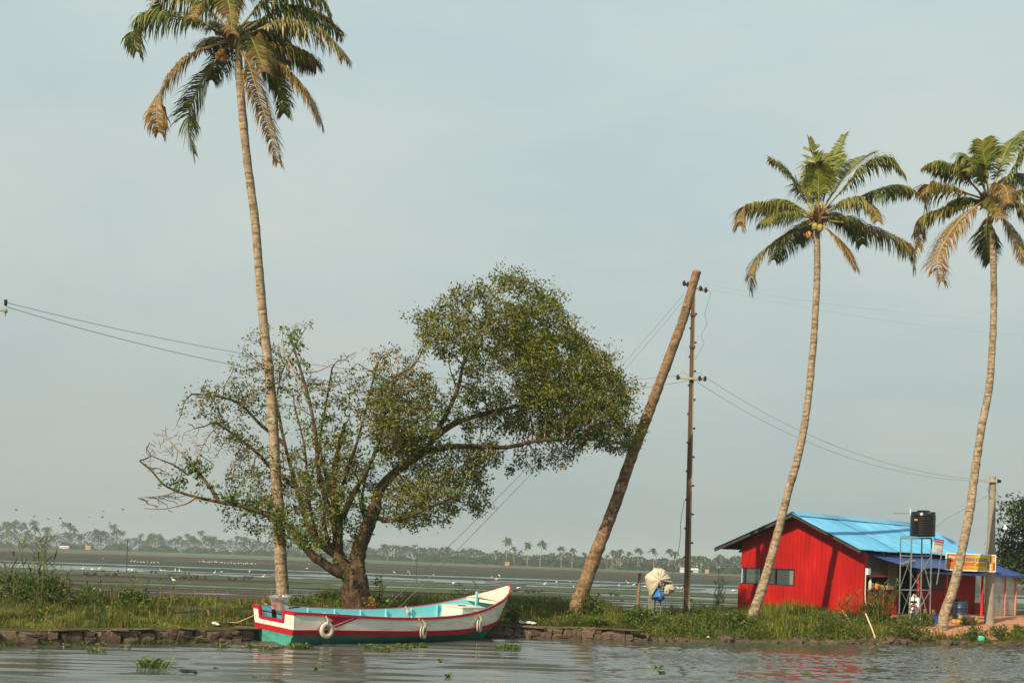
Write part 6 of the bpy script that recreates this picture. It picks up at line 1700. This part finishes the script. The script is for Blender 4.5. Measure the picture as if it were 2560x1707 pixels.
MB().bar((w / 2 + .01, 0, h / 2 + .02), (w / 2 - .05, 0, -h * 2.6), .035).build('post', M_galv, sg, local=True)

# ------------------------------------------------------------------ yellow banner
def mat_banner():
    m = bpy.data.materials.new('banner_print'); m.use_nodes = True; N, L = m.node_tree.nodes, m.node_tree.links; b = N['Principled BSDF']; b.inputs['Roughness'].default_value = .45
    tc = N.new('ShaderNodeTexCoord'); sp_ = N.new('ShaderNodeSeparateXYZ'); L.new(tc.outputs['Generated'], sp_.inputs[0])
    r1 = N.new('ShaderNodeValToRGB'); e = r1.color_ramp.elements; e[0].position = 0; e[0].color = (.58, .13, .02, 1); e[1].position = 1; e[1].color = (.62, .20, .03, 1)
    for pos, c in ((.35, (.62, .22, .03)), (.72, (.66, .50, .05)), (.88, (.66, .38, .03))): q = e.new(pos); q.color = (*c, 1)
    L.new(sp_.outputs['X'], r1.inputs[0])
    r2 = N.new('ShaderNodeValToRGB'); e = r2.color_ramp.elements; e[0].position = .86; e[0].color = (0, 0, 0, 1); e[1].position = .96; e[1].color = (1, 1, 1, 1); L.new(sp_.outputs['Z'], r2.inputs[0])
    mx = N.new('ShaderNodeMixRGB'); mx.inputs[2].default_value = (.50, .05, .03, 1); mu = N.new('ShaderNodeMath'); mu.operation = 'MULTIPLY'
    r3 = N.new('ShaderNodeValToRGB'); e = r3.color_ramp.elements; e[0].position = .40; e[0].color = (1, 1, 1, 1); e[1].position = .65; e[1].color = (0, 0, 0, 1); L.new(sp_.outputs['X'], r3.inputs[0])
    L.new(r2.outputs[0], mu.inputs[0]); L.new(r3.outputs[0], mu.inputs[1]); L.new(mu.outputs[0], mx.inputs[0]); L.new(r1.outputs[0], mx.inputs[1]); L.new(mx.outputs[0], b.inputs['Base Color'])
    return m
bn, w, h = board('banner', 'yellow and orange restaurant banner with blue and red lettering', (2364, 1381), (2489, 1386), (2489, 1430), (2363, 1424), 47.3, 47.7, mat_banner(), .02)
for z in (h / 2 - .02, -h / 2 + .02): MB().box((0, -.006, z), (w, .022, .045)).build('border', M_signwhite, bn, local=True)
for x in (-w / 2 + .02, w / 2 - .02): MB().box((x, -.006, 0), (.05, .022, h - .09)).build('border', M_signwhite, bn, local=True)
RX = (math.pi / 2, 0, 0)
text('lettering', 'RESTAURANT & COOLBAR', .185, M_signblue, bn, (w * .075, -.022, h * .17), RX, sx=.50)
text('lettering', 'തനത് കടവ്', .20, M_signred, bn, (w * .07, -.022, -h * .10), RX, sx=.9)
text('lettering', '-------------', .10, mat('sign_brown', (.25, .08, .02), rough=.5), bn, (w * .06, -.022, -h * .33), RX, sx=.8)
for i, (x, z, ww, hh, c) in enumerate(((-.455, .20, .03, .30, (.08, .30, .04)), (-.41, .27, .05, .12, (.72, .66, .55)), (-.345, .25, .04, .12, (.70, .60, .48)), (-.41, .06, .018, .10, (.10, .03, .02)), (-.385, .06, .018, .10, (.14, .04, .02)), (-.36, .06, .018, .10, (.10, .03, .02)),
                                   (-.46, -.25, .035, .16, (.45, .02, .05)), (-.41, -.18, .02, .08, (.12, .05, .02)), (.345, -.10, .022, .45, (.12, .03, .02)), (.32, -.12, .02, .28, (.70, .45, .20)), (.40, .12, .016, .42, (.22, .14, .04)), (.40, -.20, .035, .34, (.70, .66, .60)), (.405, -.22, .018, .12, (.06, .06, .06)), (.462, .22, .035, .16, (.70, .68, .62)), (.465, .23, .018, .10, (.08, .10, .25)), (.468, -.18, .035, .42, (.28, .05, .02)))):
    MB().box((x * w, -.0145, z * h), (ww * w, .008, hh * h)).build('printed_picture', mat('print_%d' % i, c, rough=.5), bn, local=True)

# ------------------------------------------------------------------ wrapped dish on legs, wooden post
M_canvas = mat('beige_tarpaulin', (.46, .41, .30), (.56, .50, .38), scale=2.5, rough=.55, bump=.7, bscale=5, bdist=.05, c3=(.40, .36, .28))
M_bluebag = mat('blue_plastic', (.03, .14, .45), (.05, .20, .56), scale=4, rough=.3, bump=.8, bscale=7, bdist=.05)
DY_ = 45.0
def zp(x, y, dY=0.0): return P(1560 + x * .1148, 1380 + y * .1148, DY_ + dY)
db = zp(700, 1290); db.z = gz(db.x, DY_)
dish = empty('wrapped_dish', db); tag(dish, 'dish wrapped in beige tarpaulin and blue plastic on thin legs left of the rusty pole', 'dish')
def drape(name, outline, cen, bulge, back, mt, seed, rings=7):
    r = random.Random(seed); c = zp(*cen); o = spline([zp(*p) for p in outline] + [zp(*outline[0])], len(outline) * 4)[:-1]; n = len(o); mb = MB()
    fold = [r.uniform(-1, 1) for _ in range(n)]
    fold = [(fold[i] + fold[(i + 1) % n] * .6) for i in range(n)]
    for sgn, bl in ((-1, bulge), (1, back)):
        vs = []
        for k in range(rings + 1):
            f = k / rings
            for i in range(n):
                p = c.lerp(o[i], f); d = bl * math.sqrt(max(0, 1 - f * f)) + .045 * fold[i] * f * (1 - f * .75) * 1.6
                vs.append(p + Vector((.02 * fold[i] * f, sgn * max(d, .004), .03 * fold[(i * 3) % n] * f * (1 - f))))
        mb.add(vs, [(k * n + i, k * n + (i + 1) % n, (k + 1) * n + (i + 1) % n, (k + 1) * n + i) for k in range(rings) for i in range(n)])
    return mb.build(name, mt, dish, sm=False)
drape('tarpaulin', [(670, 330), (760, 350), (830, 350), (930, 430), (1000, 530), (1040, 620), (1060, 680), (950, 660), (880, 640), (830, 720), (800, 790), (740, 770), (690, 790), (640, 880), (585, 975), (550, 930), (500, 760), (455, 560), (540, 450)], (740, 600), .42, .3, M_canvas, 1)
drape('tarpaulin_fold', [(870, 640), (960, 650), (1055, 670), (1100, 720), (1085, 850), (1020, 900), (950, 940), (890, 935), (850, 880), (845, 780)], (960, 790), .30, .2, M_canvas, 2)
drape('blue_wrap', [(700, 760), (750, 850), (770, 890), (800, 810), (850, 900), (880, 960), (905, 1010), (840, 1030), (790, 1090), (730, 1060), (680, 990), (610, 965)], (760, 950), .50, .1, M_bluebag, 3)
for (x0, y0, x1) in ((650, 960, 632), (800, 1060, 792)):
    a = zp(x0, y0, .05); b = zp(x1, 1350, .05); b.z = db.z - .1; MB().tube([b, a], .03, 7).build('leg', M_galv, dish)
a = zp(605, 980, .12); b = zp(600, 1290, .12); MB().box((a + b) / 2, (.30, .02, (a - b).length)).build('sheet_panel', M_galv, dish)
wp = P(1593, 1530, 45.4); wp.z = gz(wp.x, 45.4)
tag(MB().tube([wp - Vector((0, 0, .2)), P(1596, 1480, 45.4), P(1600, 1432, 45.4)], [.055, .06, .07], 8, jit=.1, rng=random.Random(3)).build('wooden_post', M_wood, sm=True), 'weathered wooden post just left of the wrapped dish', 'post')
# sticks in the bank
def stick(label, a, b, Ya, Yb, r, mt):
    p, q = P(*a, Ya), P(*b, Yb); tag(MB().tube([p, (p + q) / 2 + Vector((.02, 0, .01)), q], [r, r * .95, r * .9], 7).build('stick', mt), label, 'stick')
M_bamboo = mat('bamboo', (.56, .38, .20), (.66, .48, .28), scale=3, stretch=(1, 1, .4), rough=.6)
stick('pale bamboo stick leaning at the water edge below the house', (2194, 1612), (2164, 1533), 42.9, 44.3, .032, M_bamboo)
stick('thin dark stick leaning left of the bamboo stick', (2148, 1592), (2106, 1524), 43.6, 45.0, .026, M_wood)
stick('short pale stick at the water edge near the right frame', (2542, 1616), (2533, 1582), 45.4, 46.2, .030, M_bamboo)
stick('small forked wooden stake on the bank left of the boat', (522, 1552), (520, 1523), 35.0, 35.0, .035, M_wood)
# stone block and litter
sbp = P(154, 1520, 36.6); o = link('stone_block', stone_mesh(99, M_stone), loc=(sbp.x, sbp.y, gz(sbp.x, 36.6) + .30)); o.scale = (.46, .34, .75); o.rotation_euler = (0, .1, .3); tag(o, 'upright brown stone block among the weeds at left', 'stone')
def litter(label, px, py, pieces, mt, seed, z=None, cat='litter', name='litter'):
    b = G(px, py, .50 if z is None else z); b.y = max(b.y, float(shore(b.x)) + .25) if z is None else b.y; b.z = gz(b.x, b.y) + .05 if z is None else z
    r = random.Random(seed); mb = MB()
    for (dx, w, h) in pieces:
        vs = []; c = b + Vector((dx, r.uniform(-.05, .05), h / 2))
        mb.lathe([(.05 * w, -h / 2), (.5 * w, -h * .3), (.52 * w, h * .1), (.3 * w, h * .45), (.02, h * .5)], c, 7, M=Matrix.Rotation(r.uniform(-.3, .3), 3, 'Y'))
    mb.v = [(x + r.uniform(-.02, .02), y + r.uniform(-.02, .02), zz + r.uniform(-.01, .01)) for x, y, zz in mb.v]
    return tag(mb.build(name, mt), label, cat)
litter('white crumpled litter on the bank just past the boat bow', 1314, 1572, [(-.12, .22, .12), (.12, .30, .08), (.30, .24, .06)], M_white, 1)
litter('small white scrap on the wall top left of the boat', 523, 1562, [(0, .20, .08), (.12, .10, .05)], M_white, 2)
litter('small white scrap at the water edge below the leaning palm', 1875, 1602, [(0, .12, .07)], M_white, 4)
litter('green plastic scrap on the bank at the right frame edge', 2556, 1594, [(0, .28, .24)], mat('green_plastic', (.05, .42, .26), rough=.4), 3)
litter('dark floating husk in the water left of the boat', 470, 1681, [(-.08, .26, .07), (.08, .22, .06)], mat('husk', (.03, .026, .012), rough=.8), 5, z=0.0, cat='husk', name='floating_husk')
litter('tiny dark floating husk nearer the boat', 540, 1674, [(0, .16, .05)], MATS['husk'], 6, z=0.0, cat='husk', name='floating_husk')

# ------------------------------------------------------------------ things about the porch
# yellow coconuts piled on the red earth
rc_ = random.Random(13)
for k in range(16):
    px = 2385 + rc_.uniform(0, 56); Y0 = 47.2 + rc_.uniform(0, .5); lay = k % 4 == 3
    p = P(px, 1545, Y0); p.z = gz(p.x, Y0) + (.10 if not lay else .27)
    mt = (M_nutg, M_nut, mat('green_nut', (.12, .13, .03), rough=.5) if k == 2 else MATS.get('green_nut', M_nutg))[k % 3]
    o = MB().lathe([(.01, -.13), (.08, -.10), (.115, -.01), (.10, .07), (.05, .12), (.01, .135)], (0, 0, 0), 10).build('coconut', mt, sm=True); o.location = p; o.rotation_euler = (rc_.uniform(0, 3), rc_.uniform(0, 3), 0)
    tag(o, 'yellowish coconut in the pile beside the palm foot', 'coconut', 'pile of coconuts by the porch')
dr = P(2400, 1530, 48.6); dr.z = gz(dr.x, 48.6)
drum = empty('plastic_drum', dr); tag(drum, 'dark blue plastic drum in the porch shade behind the palm', 'drum')
MB().lathe([(.25, 0), (.29, .05), (.29, .25), (.305, .28), (.29, .31), (.29, .55), (.305, .58), (.29, .61), (.28, .80), (.22, .86), (.02, .86)], (0, 0, 0), 20).build('body', mat('drum_blue', (.02, .035, .07), rough=.4), drum, sm=True, local=True)
MB().lathe([(.23, .85), (.23, .91), (.02, .92)], (0, 0, 0), 18).build('lid', M_black, drum, local=True)
b2 = P(2344, 1528, 47.0); b2.z = gz(b2.x, 47.0)
tag(MB().lathe([(.16, 0), (.20, .34), (.22, .36), (.19, .36), (.15, .03), (.02, .03)], b2, 16).build('bucket', mat('bucket_blue', (.02, .06, .28), rough=.4)), 'blue bucket at the foot of the palm by the tank stand', 'bucket')
# scooter parked by the doorway, seen from the rear quarter
scp = P(2284, 1538, 47.6); scp.z = gz(scp.x, 47.6)
sc = empty('scooter', scp, math.radians(70)); tag(sc, 'white scooter parked behind the tank stand at the doorway', 'scooter')
for x in (-.42, .62):
    wb = MB(); wb.lathe([(.14, -.05), (.22, -.05), (.235, 0), (.22, .05), (.14, .05)], (x, 0, .235), 20, M=Matrix.Rotation(math.pi / 2, 3, 'X')); wb.build('wheel', M_tyred, sc, sm=True, local=True)
body = MB(); body.sheet(lambda u, v: Vector((-.62 + .80 * u, .20 * math.cos(v * math.pi) * (.55 + .45 * math.sin(math.pi * min(1, u + .2))), .38 + .34 * math.sin(v * math.pi) * (1 - .25 * u))), 8, 10); body.build('rear_body', M_white, sc, sm=True, local=True)
MB().box((-.2, 0, .76), (.66, .24, .09)).build('seat', M_black, sc, local=True)
MB().box((.28, 0, .27), (.42, .30, .05)).build('footboard', M_white, sc, local=True)
ap = MB(); ap.sheet(lambda u, v: Vector((.46 + .10 * v - .06 * math.sin(u * math.pi), -.20 + .40 * u, .28 + .66 * v)), 6, 5); ap.sheet(lambda u, v: Vector((.48 + .10 * v - .06 * math.sin(u * math.pi), -.20 + .40 * u, .28 + .66 * v)), 6, 5); ap.build('leg_shield', M_white, sc, sm=True, local=True)
MB().tube([(.62, 0, .24), (.56, 0, .95), (.50, 0, 1.02)], .03, 8).build('steering_column', M_galv, sc, local=True)
MB().tube([(.44, -.30, 1.03), (.52, -.1, 1.04), (.52, .1, 1.04), (.44, .30, 1.03)], .022, 6).build('handlebar', M_black, sc, local=True)
MB().lathe([(.02, -.06), (.09, -.05), (.11, .02), (.06, .07), (.01, .08)], (.58, 0, 1.0), 12).build('headlamp', M_white, sc, sm=True, local=True)
MB().box((-.66, 0, .58), (.05, .14, .07)).build('tail_lamp', M_redpaint, sc, local=True)
# goods on the counter
cz = HZ + .04
def jar(label, r, n, rad_, hgt, c, cap):
    p = HW(r, n, cz); root = empty('jar' if hgt < .3 else 'bottle', p); tag(root, label, 'jar' if hgt < .3 else 'bottle')
    MB().lathe([(rad_ * .9, 0), (rad_, .02), (rad_, hgt * .7), (rad_ * .6, hgt * .85), (rad_ * .55, hgt * .92)], (0, 0, 0), 12).build('body', mat('jar_%s' % label.split()[0], c, rough=.25), root, sm=True, local=True)
    MB().lathe([(rad_ * .62, hgt * .9), (rad_ * .62, hgt), (.01, hgt)], (0, 0, 0), 12).build('cap', mat('cap_%s' % label.split()[0], cap, rough=.4), root, local=True)
jar('tall cream bottle on the shop counter nearest the corner', .36, .08, .07, .42, (.62, .50, .34), (.6, .55, .45))
jar('purple jar on the shop counter beside the tall bottle', .52, .10, .08, .24, (.16, .06, .18), (.65, .6, .6))
jar('orange jar on the shop counter', .86, .08, .09, .26, (.60, .26, .04), (.55, .12, .05))
jar('brown jar on the shop counter past the orange jar', 1.06, .08, .08, .22, (.28, .12, .04), (.5, .2, .05))
jar('yellow jar on the shop counter', 1.28, .08, .08, .2, (.50, .36, .10), (.45, .1, .05))
bxp = HW(1.85, .05, cz); tag(MB().box(bxp + Vector((0, 0, .08)), (.5, .26, .16), rz=HANG).build('carton', mat('carton', (.36, .28, .19), (.30, .22, .14), scale=3, rough=.9)), 'pale carton at the far end of the shop counter', 'carton')
# board and papers behind the porch screen
pb_ = HW(solve_r(2500, .6), .6, 0); g0 = gz(pb_.x, pb_.y)
tag(MB().box(pb_ + Vector((0, 0, g0 + .52)), (.50, .04, 1.05), rz=HANG + .25).build('plywood_board', M_ply), 'tall plywood board leaning behind the porch screen', 'board')
pb2 = HW(solve_r(2520, .65), .65, 0); tag(MB().box(pb2 + Vector((0, 0, g0 + .33)), (.38, .04, .66), rz=HANG + .1).build('plywood_board', M_ply), 'short plywood board beside the taller one', 'board')
pb3 = HW(solve_r(2531, .7), .7, 0); tag(MB().box(pb3 + Vector((0, 0, g0 + .33)), (.22, .05, .66), rz=HANG).build('white_panel', M_white), 'narrow white panel behind the screen at the porch end', 'panel')
wc = P(2301, 1525, 46.9); tag(MB().lathe([(.10, 0), (.11, .03), (.11, .20), (.05, .26), (.04, .30), (.01, .30)], Vector((wc.x, 46.9, gz(wc.x, 46.9))), 12).build('jerry_can', M_white, sm=True), 'small white can beside the first red post', 'can')
for i, (px, lab) in enumerate(((2313, 'short brown stump beside the tank stand, nearer the white can'), (2334, 'short brown stump beside the tank stand, nearer the palm'))):
    w_ = P(px, 1530, 48.0); g0_ = gz(w_.x, 48.0); tag(MB().tube([(w_.x, 48.0, g0_ - .1), (w_.x, 48.0, g0_ + .45)], .075, 9).build('wooden_stump', M_wood), lab, 'stump')

# ------------------------------------------------------------------ broadleaf tree past the house, at the right frame edge
RY = 60.0
rb0 = P(2640, 1520, RY); rb0.z = gz(rb0.x, RY) - .2
rt = empty('broadleaf_tree', rb0); tag(rt, 'dark leafy tree behind the porch cut by the right frame edge', 'tree')
r = np.random.RandomState(61); lob = []
for (px, py, w, h, n) in ((2545, 1275, 55, 26, 34), (2590, 1300, 60, 40, 50), (2560, 1350, 55, 40, 60), (2530, 1385, 40, 34, 46), (2545, 1420, 55, 30, 44), (2610, 1370, 60, 60, 80), (2680, 1330, 70, 80, 90), (2515, 1400, 22, 20, 16), (2640, 1430, 70, 40, 50)):
    for _ in range(n):
        q = r.normal(0, 1, 3); q /= np.linalg.norm(q); q *= r.uniform(.3, 1) ** .5
        c = P(px + q[0] * w, py + q[1] * h, RY + q[2] * w / F * RY); lob.append((tuple(c), tuple(q * np.array([1, 1, -1]))))
m = MB()
m.tube([rb0, P(2632, 1450, RY), P(2625, 1390, RY)], [.28, .22, .15], 9)
for (px, py) in ((2545, 1275), (2590, 1300), (2560, 1350), (2530, 1385), (2545, 1420), (2680, 1330), (2515, 1400)): m.tube([P(2628, 1420, RY), P((2628 + px) / 2, (1400 + py) / 2 - 8, RY + .3), P(px, py, RY)], [.12, .07, .02], 6)
m.build('trunk', M_bark, rt, sm=True)
f = leaf_cloud('crown', np.array([c for c, _ in lob]), np.array([d for _, d in lob]), 16, .16, .30, M_weedd, rt, 62, spread=.28); f['kind'] = 'stuff'

# ------------------------------------------------------------------ water hyacinths
M_hy = mat('hyacinth_leaf', (.8, .8, .8), (1.2, 1.2, 1.1), scale=2, rough=.35, spec=.45, translucent=.25, island=[(0, (.05, .11, .012)), (.5, (.10, .17, .02)), (.85, (.18, .22, .03)), (1, (.26, .19, .04))])
def hy_mesh(seed, n, R, H):
    r = random.Random(seed); mb = MB()
    for k in range(n):
        a = r.uniform(0, 6.28); d = R * math.sqrt(r.random()); p = Vector((d * math.cos(a), d * math.sin(a), -.01)); h = H * r.uniform(.3, 1)
        q = p + Vector((math.cos(a) * h * .5, math.sin(a) * h * .5, h)); mb.tube([p, (p + q) / 2 + Vector((0, 0, .01)), q], [.010, .013, .006], 4)
        L = r.uniform(.028, .05); u = Vector((math.cos(a), math.sin(a), r.uniform(.1, .9))).normalized(); s = Vector((-math.sin(a), math.cos(a), r.uniform(-.3, .3))).normalized()
        vs = [q] + [q + u * L * (1 - math.cos(t)) * .9 + s * L * math.sin(t) * .85 for t in (.9, 1.7, 2.6, 3.6, 4.5, 5.3)]
        mb.add(vs, [(0, i, i + 1) for i in range(1, 6)])
    me = bpy.data.meshes.new('hyacinth'); me.from_pydata(mb.v, [], mb.f); me.materials.append(M_hy); me.update(); return me
HB = [hy_mesh(k, 46, .24, .15) for k in range(4)]; HS = [hy_mesh(10 + k, 10, .05, .08) for k in range(3)]
GH = 'water hyacinths floating on the canal'
big = [(31, 1610, 'by the wall at the far left'), (120, 1609, 'by the left wall under the dark mound'), (204, 1609, 'third along the left wall'), (239, 1629, 'drifting off the left wall'), (372, 1606, 'against the wall, before the middle of the left stretch'), (402, 1606, 'against the wall at the middle of the left stretch'), (452, 1605, 'in the long mat against the wall'),
       (480, 1605, 'at the middle of the long mat by the wall'), (503, 1605, 'at the boat end of the long mat by the wall'), (550, 1617, 'between the long mat and the boat'), (384, 1668, 'largest, alone in open water at left'), (630, 1619, 'below the far stern corner of the boat'), (668, 1623, 'right under the boat transom'), (742, 1620, 'at the near stern corner of the boat'),
       (760, 1619, 'just ahead of the stern corner'), (920, 1622, 'under the boat side, before the middle tyre'), (957, 1627, 'under the middle tyre of the boat'), (1008, 1620, 'past the middle tyre of the boat'), (1049, 1617, 'under the boat side towards the bow'), (1258, 1620, 'just past the boat bow, left half'), (1283, 1621, 'just past the boat bow, right half')]
rh = random.Random(44)
for px, py, where in big:
    g = G(px, py, 0); g.y = min(g.y, float(shore(g.x)) - .22)
    o = link('water_hyacinth', rh.choice(HB), loc=g); s = rh.uniform(.85, 1.15) * (1.3 if 'largest' in where else .8); o.scale = (s * 1.15, s, s); o.rotation_euler = (0, 0, rh.uniform(0, 6.28)); tag(o, 'green water hyacinth ' + where, 'water plant', GH)
for px, py in ((161, 1616), (312, 1620), (340, 1607), (624, 1616), (791, 1673), (1099, 1654), (640, 1695), (1120, 1690), (1644, 1668), (1654, 1683), (2019, 1687), (2336, 1669), (255, 1612), (1030, 1619), (85, 1622), (690, 1622), (705, 1619)):
    g = G(px, py, 0); g.y = min(g.y, float(shore(g.x)) - .2)
    o = link('water_hyacinth', rh.choice(HS), loc=g); s = rh.uniform(.8, 1.2); o.scale = (s * 1.3, s, s); o.rotation_euler = (0, 0, rh.uniform(0, 6.28)); tag(o, 'tiny loose sprig of water hyacinth drifting on the canal', 'water plant', 'loose hyacinth sprigs')
# ------------------------------------------------------------------ haze: one closed box of thin air round everything
_h = MB().box((0, 900, 15.6), (7000, 2300, 35.2))
M_haze = bpy.data.materials.new('thin_haze'); M_haze.use_nodes = True
_N, _L = M_haze.node_tree.nodes, M_haze.node_tree.links
_N.remove(_N['Principled BSDF'])
_v = _N.new('ShaderNodeVolumePrincipled')
_v.inputs['Color'].default_value = (0.63, 0.73, 0.745, 1)
_v.inputs['Density'].default_value = 0.00036
_v.inputs['Anisotropy'].default_value = 0.0
_L.new(_v.outputs[0], _N['Material Output'].inputs['Volume'])
tag(_h.build('haze', M_haze), kind='stuff')
